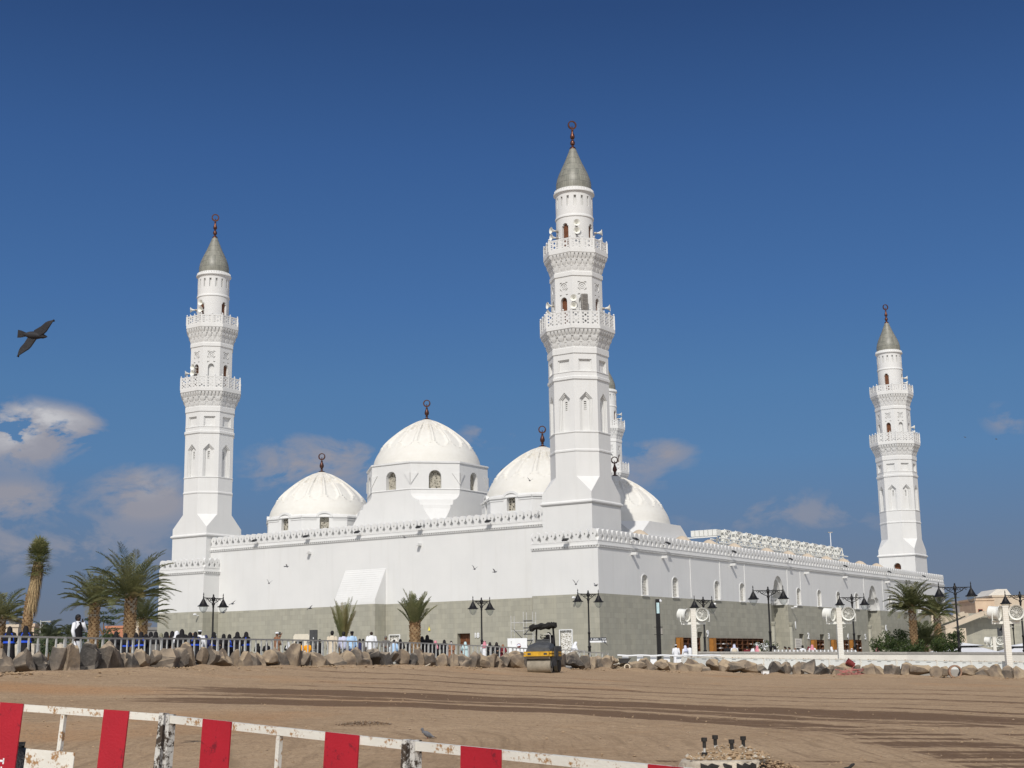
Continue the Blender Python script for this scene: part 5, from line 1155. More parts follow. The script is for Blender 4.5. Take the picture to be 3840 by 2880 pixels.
# right-hand palms
palm('tall palm with reddish trunk before the far end of the right wall', base_at(3419, 2272, 104, 4.2), 4.2, .24, (0, 0), 56, 2.45, -.05, 1.5, 1.1, seed=21, nl=32, lf=.52, lw=.038, leaf=('leafPd','leafP','leafY'))
palm('second palm behind the right-hand lamp post', base_at(3512, 2296, 118, 3.8), 3.8, .26, (0, 0), 48, 2.35, .0, 1.48, 1.2, seed=22, nl=30, lf=.52, lw=.038, leaf=('leafP','leafPd','leafY'))
palm('young dark palm between the two right-hand palms', base_at(3470, 2415, 108, 1.2), 1.2, .2, nf=34, fl=2.2, el0=.45, el1=1.45, droop=.75, seed=23, nl=30, lf=.5, leaf=('leafPd','leafPd','leafP'))
def bush(name, label, base, blobs, n, size, mats, seed, cat, group=None, stems=()):
    rnd = random.Random(seed); t = thing(name, label, cat, base, group=group); b = MB()
    for i in range(n):
        cx, cy, cz, rx, ry, rz = rnd.choice(blobs)
        d = V((rnd.gauss(0, 1), rnd.gauss(0, 1), rnd.gauss(0, 1))).normalized()*rnd.uniform(.55, 1.03)
        c = V((cx+d.x*rx, cy+d.y*ry, cz+d.z*rz)); a = V((rnd.gauss(0,1), rnd.gauss(0,1), rnd.gauss(0,1))).normalized(); q = a.orthogonal().normalized(); w = a.cross(q); s = size*rnd.uniform(.6, 1.3)
        b.add([c-q*s, c+w*s*.45, c+q*s, c-w*s*.45], [(0,1,2,3)], rnd.choice(range(len(mats))))
    b.build('foliage', [M[m] for m in mats], t)
    s = MB()
    for p, q, r in stems or [((0,0,0), (blobs[0][0], blobs[0][1], blobs[0][2]), .05)]: s.tube([p, V(p).lerp(V(q), .5)+V((.05,0,0)), q], [r, r*.8, r*.5], 6)
    s.build('stem', M['trunk'], t); return t
def bl(rnd, n, sx, sy, sz, r): return [(rnd.uniform(-sx, sx), rnd.uniform(-sy, sy), rnd.uniform(.3, 1)*sz, r*rnd.uniform(.6, 1.2), r*rnd.uniform(.6, 1.2), r*rnd.uniform(.5, 1)) for _ in range(n)]
for i, (u, v0, d, sx, sz, r, n, lab, mats) in enumerate((
  (2868, 2440, 112, .8, .9, .45, 900, 'low green bush with white flowers left of the first portal lamp', ('leafG','leafB','plain')),
  (3350, 2447, 103, 1.2, 1.3, .6, 2200, 'dark green shrub mass right of the second portal', ('leafG','leafB')),
  (3350, 2420, 106, .8, 1.6, .55, 1300, 'taller light green shrub right of the second portal', ('leafB','leafG')),
  (3395, 2447, 101, 1.0, .8, .5, 1400, 'low rounded bush at the foot of the tall reddish palm', ('leafB','leafG')),
  (3445, 2446, 104, .5, 1.5, .45, 700, 'thin leggy shrub between the two right-hand palms', ('leafG','leafB')),
  (3553, 2446, 99, .9, 1.2, .55, 2000, 'bright green bush left of the right-hand lamp post', ('leafB','leafB','leafG')),
  (3563, 2415, 104, .9, 1.3, .5, 1500, 'dark leafy bush above the bright green one', ('leafG','leafG','leafB')))):
    rnd = random.Random(40+i); p = at(u, v0, d); bush('bush', lab, (p.x, p.y, p.z-.7), bl(rnd, 14, sx, .6, sz+.25, r*.9), n, .085, mats, 60+i, 'bush', 'garden bushes on the right')
# far vegetation and houses on the left
for i, (u, v0, d, sx, sz, r, n, lab, mats) in enumerate((
  (70, 2440, 120, 2.0, 2.2, 1.0, 1100, 'dull green shrub thicket behind the two blue-scarved women', ('leafF','leafG')),
  (212, 2438, 130, 2.4, 2.6, 1.1, 1300, 'green shrub cluster below the distant street light', ('leafG','leafF')),
  (150, 2430, 170, 3.0, 2.6, 1.2, 900, 'pale hazy bush far behind the left railing', ('leafF','leafF','leafG')),
  (400, 2440, 112, 2.2, 2.8, 1.0, 1500, 'bushy green shrub between the two patterned date palms', ('leafG','leafB','leafF')),
  (262, 2436, 140, 1.5, 2.0, .9, 800, 'small shrub left of the man in the black waistcoat', ('leafF','leafG')),
  (332, 2437, 150, 2.0, 2.4, 1.0, 900, 'shrub right of the man in the black waistcoat', ('leafG','leafF')))):
    rnd = random.Random(140+i); p = at(u, v0, d); bush('bush', lab, (p.x, p.y, p.z-1.0), bl(rnd, 12, sx, 1, max(.6, sz-.6), r*.75), n, .15, mats, 160+i, 'bush', 'distant bushes on the left')
for i, (u, vt, d, lab) in enumerate(((176, 2388, 150, 'small distant palm right of the white water tank'), (268, 2392, 150, 'small distant palm left of the man in the black waistcoat'), (205, 2402, 165, 'low distant palm behind the left railing'))):
    palm(lab, base_at(u, vt, d, 2.5), 2.5, .25, nf=22, fl=2.6, el0=.1, droop=1.5, leaf=('leafF','leafPd','leafG'), seed=80+i, nl=26, lf=.6, lw=.09, group='distant palms')
rnd = random.Random(3); p = at(385, 2360, 180); bl_ = [(rnd.uniform(-2.1, 2.1), rnd.uniform(-.5, .5), 5.0+rnd.uniform(-1.2, 1.6), .7, .6, .22) for _ in range(18)]
bush('tree', 'thin airy tree with flat leaf tiers behind the date palm trunks', (p.x, p.y, p.z-4.2), bl_, 1500, .14, ('leafG','leafF'), 7, 'tree', None, [((0,0,0), (.1,0,5.2), .12)] + [((.08,0,3.5), (b_[0]*.8, 0, b_[2]), .04) for b_ in bl_[:8]])
def house(label, u0, u1, vt, d, mat, depth=8, name='house', rot=0, wins=(), extra=None, hbase=-3.0, roof=.35):
    a, q = at(u0, vt, d), at(u1, vt, d); w = q.x-a.x; H = (a.z+q.z)/2-hbase; t = thing(name, label, 'house', (a.x, d, hbase), rot); b = MB()
    b.box(0, w, 0, depth, 0, H); b.build('wall', M[mat], t); r = MB(); r.box(-.15, w+.15, -.15, .1, H-.02, H+roof); r.box(-.15, w+.15, depth-.1, depth+.15, H-.02, H+roof); r.box(-.15, .1, .1, depth-.1, H-.02, H+roof); r.box(w-.1, w+.15, .1, depth-.1, H-.02, H+roof); r.build('roof_parapet', M[mat], t)
    for x0, x1, z0, z1 in wins:
        f = MB(); f.ext(frame((0,0,0), (1,0,0), (0,-1,0)), rect(x0*w, x1*w, H-z0, H-z1), -.02, .06); o = f.build('window', M['redwood'], t)
        g = MB(); g.ext(frame((0,0,0), (1,0,0), (0,-1,0)), rect(x0*w+.12, x1*w-.12, H-z0+.12, H-z1-.12), .06, .075); g.build('pane', M['black'], o)
    return t
house('cream house with a flat roof left of the fan palm trunk', -60, 68, 2352, 190, 'sand', wins=((.62, .72, 2.4, 1.2),))
house('tall grey concrete box building behind the left palms', 34, 58, 2330, 210, 'houseG', 5)
house('small peach tower house just right of the fan palm trunk', 108, 128, 2349, 170, 'peach', 3, wins=((.55, .85, 2.2, 1.0),))
house('long low cream house behind the white water tank', 110, 163, 2369, 180, 'sand', 6)
house('orange brick house between the date palm trunks', 398, 462, 2355, 230, 'brickh', 8, wins=((.1, .3, 3, 1.6), (.55, .75, 3, 1.6)))
house('cream stepped house right of the tallest date palm trunk', 496, 528, 2341, 220, 'sand', 6, wins=((.3, .5, 2.6, 1.4),))
house('pale narrow tower on the cream stepped house', 509, 522, 2331, 226, 'sand', 4)
house('dark grey low building beside the left corner of the mosque', 520, 590, 2362, 200, 'houseG', 6)
p = at(150, 2356, 178); t = thing('water_tank', 'white cylindrical water tank on the low cream house', 'water tank', (p.x, p.y, p.z-1.45)); b = MB(); b.lathe([(.5, -.9), (.62, -.82), (.62, .82), (.5, .9)], 20, M=Matrix.Translation((0, 0, .8)) @ Matrix.Rotation(PI/2, 4, 'Y')); b.build('drum', M['plain'], t)
b = MB(); b.box(-.7, -.5, -.5, .5, 0, .3); b.box(.5, .7, -.5, .5, 0, .3); b.build('cradle', M['grey'], t)
p = at(153, 2326, 150); t = thing('street_light', 'slim grey street light with one bent arm far behind the left railing', 'street light', (p.x, p.y, p.z-7)); b = MB(); b.tube([(0,0,0), (0,0,7)], [.09, .06]); b.build('pole', M['steel'], t)
b = MB(); b.beam((0,0,6.85), (1.05,0,6.9), .06); b.beam((0,0,6.2), (.6,0,6.85), .05); b.build('arm', M['steel'], t); b = MB(); b.box(.8, 1.15, -.1, .1, 6.75, 6.88); b.build('lamp_head', M['grey'], t)
# parked grey vehicles / kerbs glimpsed between the left balusters
for i, (u0, u1, v0, v1, d, lab) in enumerate(((66, 140, 2415, 2440, 75, 'grey concrete block behind the left railing under the distant street light'), (214, 246, 2416, 2436, 80, 'pale concrete block behind the left railing beside the shrub'))):
    a, q = at(u0, v0, d), at(u1, v1, d); t = thing('concrete_block', lab, 'concrete block', ((a.x+q.x)/2, d, q.z-.3)); b = MB(); w = (q.x-a.x)/2; b.loft([[V((x*w, y*.5, 0)) for x, y in ((-1,-1),(1,-1),(1,1),(-1,1))], [V((x*w*.97, y*.45, a.z-q.z+.25)) for x, y in ((-1,-1),(1,-1),(1,1),(-1,1))], [V((x*w*.9, y*.38, a.z-q.z+.3)) for x, y in ((-1,-1),(1,-1),(1,1),(-1,1))]]); b.build('block', M['concrete'], t); b = MB(); b.box(-w*.3, w*.3, -.2, .2, a.z-q.z+.3, a.z-q.z+.38); b.build('lifting_pad', M['grey'], t)
# buildings on the right
def stair_building():
    d = 165; pts = [(3440, 2303), (3612, 2301), (3686, 2300), (3840, 2318), (3990, 2318)]
    t = thing('stair_building', 'grey stone building with stepped sloping parapets beyond the right palms', 'building')
    def slab(name, poly, d, thick, mat, zb=-4):
        b = MB(); P = [at(u, v, d) for u, v in poly]; fr_ = [p for p in P]; n = len(P)
        b.loft([[V((p.x, p.y, p.z)) for p in P], [V((p.x+thick*.25, p.y+thick, p.z)) for p in P]]); return b.build(name, M[mat], t)
    slab('upper_wall', [(3470, 2480), (3470, 2345), (3524, 2330), (3610, 2300), (3700, 2300), (3700, 2480)], 172, 10, 'stone')
    slab('sloping_wall', [(3540, 2480), (3540, 2356), (3684, 2299), (3846, 2299), (4000, 2320), (4000, 2480)], 160, 8, 'stone')
    def cap(pts, d): 
        b = MB()
        for (a, b_) in zip(pts, pts[1:]): b.beam(at(*a, d)+V((0,-.2,0)), at(*b_, d)+V((0,-.2,0)), .9, .5)
        b.build('coping', M['sand'], t)
    cap([(3524, 2332), (3612, 2301), (3616, 2316)], 171); cap([(3540, 2356), (3684, 2300), (3760, 2299)], 159)
    b = MB(); P = at(3545, 2357, 150); q = at(3622, 2357, 150); b.box(P.x, q.x, 150, 158, -4, P.z); b.build('lower_block', M['sand'], t)
    b = MB(); P = at(3440, 2308, 190); q = at(3560, 2308, 190); b.box(P.x, q.x, 190, 200, -4, P.z); b.build('back_wall', M['sand'], t)
    b = MB(); p = at(3738, 2352, 158); q = at(3746, 2378, 158); b.add([(p.x, p.y, p.z), (p.x+1.0, p.y, p.z-.5), (p.x, p.y, p.z-1.4)], [(0,1,2)]); b.build('wall_flag', M['dkgrey'], t)
stair_building()
house('white block house left of the peach house on the right', 3616, 3655, 2257, 290, 'houseW', 8, hbase=-6)
house('peach house with a small arched brown window on the right', 3656, 3728, 2251, 280, 'peach', 10, wins=((.12, .36, 5.6, 1.7),), hbase=-6)
house('large sand house with a red wooden balcony behind the right-hand fan post', 3722, 3850, 2238, 284, 'sand', 12, wins=((.35, .7, 4.6, 2.6), (.1, .2, 6, 4)), hbase=-6)
a, q = at(3718, 2234, 292), at(3808, 2234, 292); t = thing('house', 'white gabled upper house at the top right of the far houses', 'house', (a.x, 292, -6)); b = MB(); w = q.x-a.x; Hh = a.z+6
b.add([(0,0,0), (w,0,0), (w,0,Hh), (w*.72,0,Hh), (w*.62,0,Hh+.3), (w*.18,0,Hh+.3), (0,0,Hh), (0,9,0), (w,9,0), (w,9,Hh), (0,9,Hh)], [(0,1,2,3,4,5,6), (0,6,10,7), (1,2,9,8)]); b.build('wall', M['houseW'], t)
b = MB(); b.add([(-.8,-.5,Hh), (w*.2,-.5,Hh+1.3), (w*.62,-.5,Hh+1.3), (w*.8,-.5,Hh), (-.8,9,Hh), (w*.2,9,Hh+1.3), (w*.62,9,Hh+1.3), (w*.8,9,Hh)], [(0,1,2,3), (0,4,5,1), (1,5,6,2), (2,6,7,3)]); b.build('roof', M['houseW'], t)
for i, (u, vt, d, hw, hd, dz, lab) in enumerate(((3608, 2410, 118, 3.3, 3.2, 1.15, 'wide white pyramid tent canopy right of the right-hand lamp post'), (3503, 2440, 112, .95, .8, .3, 'small white canopy tip below the young dark palm'), (3838, 2412, 116, 3.0, 2.5, 1.1, 'white tent canopy at the right edge of view'))):
    p = at(u, vt, d); t = thing('tent_canopy', lab, 'canopy', (p.x, p.y, p.z-3.2), group='white tent canopies'); b = MB()
    if i != 1:
        b.loft([[V((x*hw, y*hd, 3.2-dz)) for x, y in ((-1,-1),(1,-1),(1,1),(-1,1))], [V((x*hw*.28, y*hd*.28, 3.2-dz*.27)) for x, y in ((-1,-1),(1,-1),(1,1),(-1,1))]], False, True); b.build('roof', M['tent'], t)
        c = MB(); c.loft([[V((x*hw*.42, y*hd*.42, 3.2-dz*.22)) for x, y in ((-1,-1),(1,-1),(1,1),(-1,1))], [V((x*.02, y*.02, 3.2)) for x, y in ((-1,-1),(1,-1),(1,1),(-1,1))]]); c.build('vent_cap', M['plain'], t)
        c = MB(); c.loft([[V((x*hw*.40, y*hd*.40, 3.2-dz*.27)) for x, y in ((-1,-1),(1,-1),(1,1),(-1,1))], [V((x*hw*.43, y*hd*.43, 3.2-dz*.225)) for x, y in ((-1,-1),(1,-1),(1,1),(-1,1))]]); c.build('vent_band', M['black'], t)
    else: b.loft([[V((x*hw, y*hd, 3.2-dz)) for x, y in ((-1,-1),(1,-1),(1,1),(-1,1))], [V((x*.02, y*.02, 3.2)) for x, y in ((-1,-1),(1,-1),(1,1),(-1,1))]]); b.build('roof', M['tent'], t)
    for sx in (-1, 1):
        for sy in (-1, 1): c = MB(); c.tube([(sx*hw*.95, sy*hd*.95, 0), (sx*hw*.95, sy*hd*.95, 3.2-dz)], .05); c.build('leg', M['steel'], t)
# ------------------------------------------------------------------ kiosk, speaker, scaffold, board
a, q = at(1100, 2378, 97), at(1160, 2378, 97); w = q.x-a.x; t = thing('kiosk', 'cream booth with a dark opening behind the railing', 'kiosk', (a.x, 97, a.z-2.1)); b = MB()
b.ext(frame((0,0,0), (1,0,0), (0,-1,0)), [(0,0),(w,0),(w,2.0),(w-.1,2.1),(.1,2.1),(0,1.95)], -1.2, 0, [rect(.12, .58*w, .0, 1.62)]); b.build('body', M['cream'], t)
b = MB(); b.face(frame((0,.5,0), (1,0,0), (0,-1,0)), rect(.1, .6*w, 0, 1.65)); b.build('opening', M['black'], t); b = MB(); b.tube([(w*.1, .1, 2.1), (w*.3, .1, 2.3)], .02); b.build('antenna', M['grey'], t)
a, q = at(1161, 2362, 92), at(1188, 2362, 92); w = q.x-a.x; t = thing('speaker_cabinet', 'tall black loudspeaker cabinet beside the cream booth', 'loudspeaker', ((a.x+q.x)/2, 92, a.z-1.85)); b = MB(); b.box(-w/2, w/2, 0, .4, 1.18, 1.85); b.build('upper_cabinet', M['dkgrey'], t)
b = MB(); b.box(-w/2, w/2, 0, .4, 0, 1.14); b.build('lower_cabinet', M['dkgrey'], t)
b = MB(); b.add([(.02, -.01, 1.26), (.06, -.01, 1.32), (.02, -.01, 1.38), (-.02, -.01, 1.32)], [(0,1,2,3)]); b.build('emblem', M['plain'], t)
b = MB()
for i in range(7): b.box(-.06, .10, -.012, 0, .2+i*.12, .24+i*.12)
b.build('amplifier_front', M['steel'], t)
p0 = at(1918, 2450, 104); t = thing('scaffold', 'grey tube scaffold tower against the mosque wall left of the road roller', 'scaffold', (p0.x, p0.y, p0.z-.4), -.3)
def sc(nm, segs, r=.028, m='steel'):
    for a, q in segs: b = MB(); b.tube([a, q], r); b.build(nm, M[m], t)
sc('standard', [((x, y, 0), (x, y, 3.1+(.25 if x else 0))) for x in (0, .95, 1.65) for y in (0, .8)])
sc('ledger', [((0, y, z), (1.65 if y else .95, y, z)) for z in (.75, 1.4, 2.0, 2.6) for y in (0, .8)]); sc('ledger', [((.95, 0, z), (1.65, 0, z)) for z in (.4, .9, 1.3, 1.75, 2.2, 2.7)], .04, 'dkgrey')
sc('brace', [((.2, 0, 2.1), (.95, 0, 1.35)), ((1.0, .0, 1.7), (1.65, .0, 2.4)), ((1.0, 0, .3), (1.6, 0, 1.3)), ((1.6, 0, .4), (1.05, .0, 1.2))], .03, 'dkgrey')
a, q = at(1903, 2394, 96), at(1976, 2394, 96); w = q.x-a.x; t = thing('notice_board', 'large white notice board with a round red emblem before the scaffold', 'board', (a.x, 96, a.z-1.35), 0)
b = MB(); b.box(0, w, 0, .05, 0, 1.35); b.build('board', M['plain'], t); fr_ = frame((0,0,0), (1,0,0), (0,-1,0))
b = MB(); b.ext(fr_, circ(.58*w, .86, .145, 20), .0, .012); e = b.build('emblem', M['bucket'], t); b = MB(); b.ext(fr_, circ(.575*w, .86, .12, 18)[:10], .012, .02); b.build('emblem_face', M['clav'], e)
b = MB(); b.ext(fr_, [(.53*w-.1, .80), (.53*w+.22, .87), (.53*w+.2, .92), (.53*w-.12, .85)], .02, .026); b.ext(fr_, circ(.45*w, .84, .07, 10), .0, .01); b.build('emblem_band', M['plain'], e)
b = MB(); b.ext(fr_, rect(.185*w, .20*w, .95, 1.12), 0, .012); b.ext(fr_, [(.16*w, 1.12), (.19*w, 1.08), (.225*w, 1.12), (.19*w, 1.16)], 0, .012); b.build('palm_crest', M['grey'], t)
for x in (.1, w-.1): b = MB(); b.box(x-.03, x+.03, .05, .1, -.5, 1.2); b.build('leg', M['steel'], t)
wx, wy = l2w(-15.35, YM-.12); p = (wx, wy, (hor(1677)-2362)*wy/(FPX*ct)); t = thing('pennant', 'small yellow pennant hanging on the stone wall left of the brown door', 'pennant', p); b = MB(); b.loft([[V((0, 0, .18)), V((.01, .02, .18)), V((-.01, .02, .18))], [V((.11, -.02, -.2)), V((0, .06, -.22)), V((-.1, -.02, -.2))]]); b.build('cloth', M['tarp'], t); b = MB(); b.tube([(0, 0, .18), (0, .1, .3)], .01); b.build('cord', M['grey'], t)
# ------------------------------------------------------------------ people
ARMS = {'stand': ((.255,.02,1.13), (.27,-.07,.88)), 'front': ((.26,0,1.12), (.09,-.21,1.06)), 'lean': ((.25,-.14,1.13), (.13,-.34,1.08)), 'mouth': ((.21,-.17,1.16), (.05,-.19,1.45)), 'phone': ((.22,-.22,1.30), (.15,-.34,1.56)), 'wheel': ((.24,-.10,1.14), (.17,-.36,1.05))}
POSES = {'stand': ('stand', 'stand', 0), 'front': ('front', 'front', 0), 'lean': ('lean', 'lean', .12), 'mouth': ('stand', 'mouth', 0), 'phone': ('front', 'phone', 0), 'bend': ('lean', 'stand', .35), 'sit': ('wheel', 'wheel', .05)}
def bent(p, k):
    x, y, z = p
    return (x, y - k*max(0, z-.92), z - .25*k*max(0, z-.92)) if k else p
def joints(pose):
    la, ra, k = POSES[pose]; J = {}
    for s, a in ((-1, la), (1, ra)):
        e, w = ARMS[a]; J['e', s] = bent((e[0]*s, e[1], e[2]), k); J['w', s] = bent((w[0]*s, w[1], w[2]), k); J['s', s] = bent((.185*s, .01, 1.40), k)
        if pose == 'sit': J['k', s] = (.15*s, -.42, .98); J['a', s] = (.15*s, -.46, .58)
        else: J['k', s] = (.10*s, -.015, .50); J['a', s] = (.105*s, .02, .09)
    J['k'] = k; return J
CACHE = {}
def body_mesh(pose):
    if ('b', pose) in CACHE: return CACHE['b', pose]
    J = joints(pose); k = J['k']; vs = []; es = []; rs = []
    def add(p, r, par=None):
        vs.append(p); rs.append(r)
        if par is not None: es.append((par, len(vs)-1))
        return len(vs)-1
    pel = add((0, 0, .93), (.135, .105)); sp_ = add(bent((0, 0, 1.12), k), (.125, .095), pel); ch = add(bent((0, .005, 1.32), k), (.15, .10), sp_); nb = add(bent((0, 0, 1.46), k), (.058, .058), ch)
    h0 = add(bent((0, -.012, 1.545), k), (.062, .075), nb); h1 = add(bent((0, -.018, 1.62), k), (.076, .095), h0); add(bent((0, -.005, 1.695), k), (.055, .065), h1)
    add(bent((0, -.125, 1.585), k), (.012, .014), h1)                      # nose
    for s in (-1, 1):
        add(bent((.088*s, .01, 1.59), k), (.012, .02), h1)                 # ear
        hip = add((.09*s, 0, .87), (.085, .085), pel); kn = add(J['k', s], (.06, .06), hip); an = add(J['a', s], (.042, .045), kn); a = J['a', s]; add((a[0]+.015*s, a[1]-.17, a[2]-.05), (.04, .03), an)
        sh = add(J['s', s], (.062, .062), ch); el = add(J['e', s], (.045, .045), sh); wr = add(J['w', s], (.03, .03), el)
        d = (V(J['w', s])-V(J['e', s])).normalized(); q = d.cross(V((0, 1, 0))); q = q.normalized() if q.length > .2 else V((1, 0, 0)); w = V(J['w', s]); pa = add(tuple(w+d*.07), (.04, .02), wr)
        for j in range(4):
            b0 = w + d*.105 + q*(.027-.018*j); f1 = add(tuple(b0), (.0095, .0095), pa); L = (.055, .065, .06, .047)[j]; add(tuple(b0 + d*L + V((0, -.02, -.012))), (.0075, .0075), f1)
        t1 = add(tuple(w + d*.05 + q*.05), (.011, .011), pa); add(tuple(w + d*.09 + q*.066), (.009, .009), t1)
    me = bpy.data.meshes.new('body'); me.from_pydata(vs, es, []); o = bpy.data.objects.new('t', me); COL.objects.link(o)
    m = o.modifiers.new('s', 'SKIN'); m.use_smooth_shade = True; m.branch_smoothing = .3
    for d, r in zip(me.skin_vertices[0].data, rs): d.radius = r
    me.skin_vertices[0].data[0].use_root = True
    o.modifiers.new('u', 'SUBSURF').levels = 1
    dg = bpy.context.evaluated_depsgraph_get(); r = bpy.data.meshes.new_from_object(o.evaluated_get(dg)); bpy.data.objects.remove(o)
    for f in r.polygons: f.use_smooth = True
    CACHE['b', pose] = r; return r
def cl_mesh(kind, pose):
    key = (kind, pose)
    if key in CACHE: return CACHE[key]
    J = joints(pose); k = J['k']; mb = MB()
    def el(z, rx, ry, y=0, n=20, wob=0): 
        x, yy, zz = bent((0, y, z), k)
        return [V((rx*math.cos(2*PI*i/n)*(1+wob*math.sin(i*2.7)), yy+ry*math.sin(2*PI*i/n)*(1+wob*math.cos(i*3.1)), zz)) for i in range(n)]
    def sleeve(r0, r1, r2, to=1.0):
        for s in (-1, 1):
            w = V(J['e', s]).lerp(V(J['w', s]), to); sh = V(J['s', s]); mb.tube([sh*.85+V((0,0,sh.z*.15-.0)), sh+V((0,0,.0)), V(J['e', s]), w], [r0*.9, r0, r1, r2], 12)
    if kind == 'robe':
        mb.loft([el(.07, .25, .18, 0, 20, .07), el(.3, .23, .17, 0, 20, .05), el(.6, .205, .155, 0, 20, .03), el(.9, .195, .15), el(1.12, .19, .14), el(1.30, .205, .135), el(1.39, .205, .12), el(1.45, .12, .09), el(1.49, .068, .068)], True, True, 0, True); sleeve(.082, .07, .058)
    elif kind == 'abaya':
        mb.loft([el(.02, .31, .27, 0, 20, .06), el(.3, .285, .24, 0, 20, .05), el(.6, .26, .21, 0, 20, .04), el(.9, .245, .19, 0, 20, .02), el(1.12, .24, .175), el(1.30, .235, .155), el(1.39, .21, .135), el(1.45, .13, .10)], True, True, 0, True); sleeve(.10, .10, .10)
    elif kind == 'veil':
        mb.loft([el(1.10, .25, .19, .03, 20, .05), el(1.25, .235, .175, .03, 20, .03), el(1.38, .19, .155, .02), el(1.47, .13, .135, .01), el(1.55, .112, .128, .012), el(1.62, .108, .125, .012), el(1.68, .088, .10, .012), el(1.725, .045, .05, .015), el(1.738, .012, .012, .015)], True, True, 0, True)
    elif kind == 'ghutra':
        mb.loft([el(1.20, .22, .12, .07, 20, .05), el(1.32, .20, .13, .05, 20, .03), el(1.44, .145, .12, .03), el(1.54, .112, .115, .02), el(1.62, .106, .118, .012), el(1.68, .095, .105, .008), el(1.72, .05, .055, .008), el(1.728, .012, .012, .008)], True, True, 0, True)
    elif kind == 'agal':
        for z in (1.655, 1.672): c = bent((0, .01, z), k); mb.tube([V((c[0]+.108*math.cos(2*PI*i/20), c[1]+.118*math.sin(2*PI*i/20), c[2])) for i in range(21)], .011, 6)
    elif kind == 'hair':
        mb.loft([el(1.53, .066, .06, .035), el(1.58, .092, .085, .03), el(1.64, .096, .105, .012), el(1.70, .085, .095, .006), el(1.735, .05, .055, .004), el(1.745, .012, .012, .004)], True, True, 0, True)
    elif kind == 'cap':
        mb.loft([el(1.635, .098, .112, 0), el(1.70, .094, .106, 0), el(1.725, .07, .08, 0), el(1.733, .01, .01, 0)], True, True, 0, True)
    elif kind == 'peak': mb.loft([el(1.65, .07, .05, -.13, 12), el(1.665, .07, .05, -.13, 12)])
    elif kind == 'shirt':
        mb.loft([el(.80, .195, .15, 0, 20, .03), el(.95, .185, .145, 0, 20, .03), el(1.12, .185, .14), el(1.30, .205, .135), el(1.39, .205, .12), el(1.45, .12, .09), el(1.485, .07, .07)], True, True, 0, True); sleeve(.082, .07, .056, .9)
    elif kind == 'tunic':
        mb.loft([el(.45, .23, .17, 0, 20, .05), el(.7, .21, .16, 0, 20, .03), el(.95, .19, .148), el(1.12, .188, .14), el(1.30, .205, .135), el(1.39, .205, .12), el(1.45, .12, .09), el(1.485, .07, .07)], True, True, 0, True); sleeve(.082, .07, .058)
    elif kind == 'vest':
        mb.loft([el(.78, .215, .17, 0, 20, .03), el(.95, .205, .158), el(1.12, .20, .152), el(1.30, .19, .145), el(1.40, .15, .12), el(1.46, .10, .09)], True, True, 0, True)
    elif kind == 'trousers':
        for s in (-1, 1): mb.tube([(.085*s, 0, .93), V(J['k', s]), V(J['a', s])+V((0,0,.02))], [.115, .085, .075], 12)
        mb.loft([el(.82, .17, .13), el(.93, .165, .125)], True, True, 0, True)
    elif kind == 'shawl':
        mb.loft([el(1.0, .265, .205, .0, 20, .08), el(1.15, .262, .20, .0, 20, .05), el(1.28, .25, .18, .01, 20, .03), el(1.40, .19, .15, .015), el(1.45, .14, .135, .01)], False, False, 0, True)
    elif kind == 'mask': mb.loft([el(1.53, .05, .03, -.085, 12), el(1.57, .06, .045, -.095, 12), el(1.61, .045, .03, -.095, 12)], True, True, 0, True)
    me = bpy.data.meshes.new(kind); me.from_pydata(mb.v, [], mb.f); 
    for f in me.polygons: f.use_smooth = True
    me.update(); CACHE[key] = me; return me
def person(label, loc, rz, pose, skin, wear, scale=1.0, group=None, zsc=1.0):
    t = thing('person', label, 'person', loc, rz, group); t.scale = (scale, scale, scale*zsc)
    def put(name, me, mat):
        mk = (id(me), mat)
        if mk not in CACHE:
            q = me.copy() if me.materials else me
            q.materials.clear(); q.materials.append(M[mat]); CACHE[mk] = q
        o = bpy.data.objects.new(name, CACHE[mk]); COL.objects.link(o); o.parent = t
    put('body', body_mesh(pose), skin)
    NM = {'veil': 'headscarf', 'ghutra': 'headscarf', 'agal': 'head_cord', 'peak': 'cap_peak', 'vest': 'waistcoat'}
    for kind, mat in wear: put(NM.get(kind, kind), cl_mesh(kind, pose), mat)
    return t
AB = [('abaya', 'cblack'), ('veil', 'cblack')]
BK = PI   # back to the viewer, facing the mosque
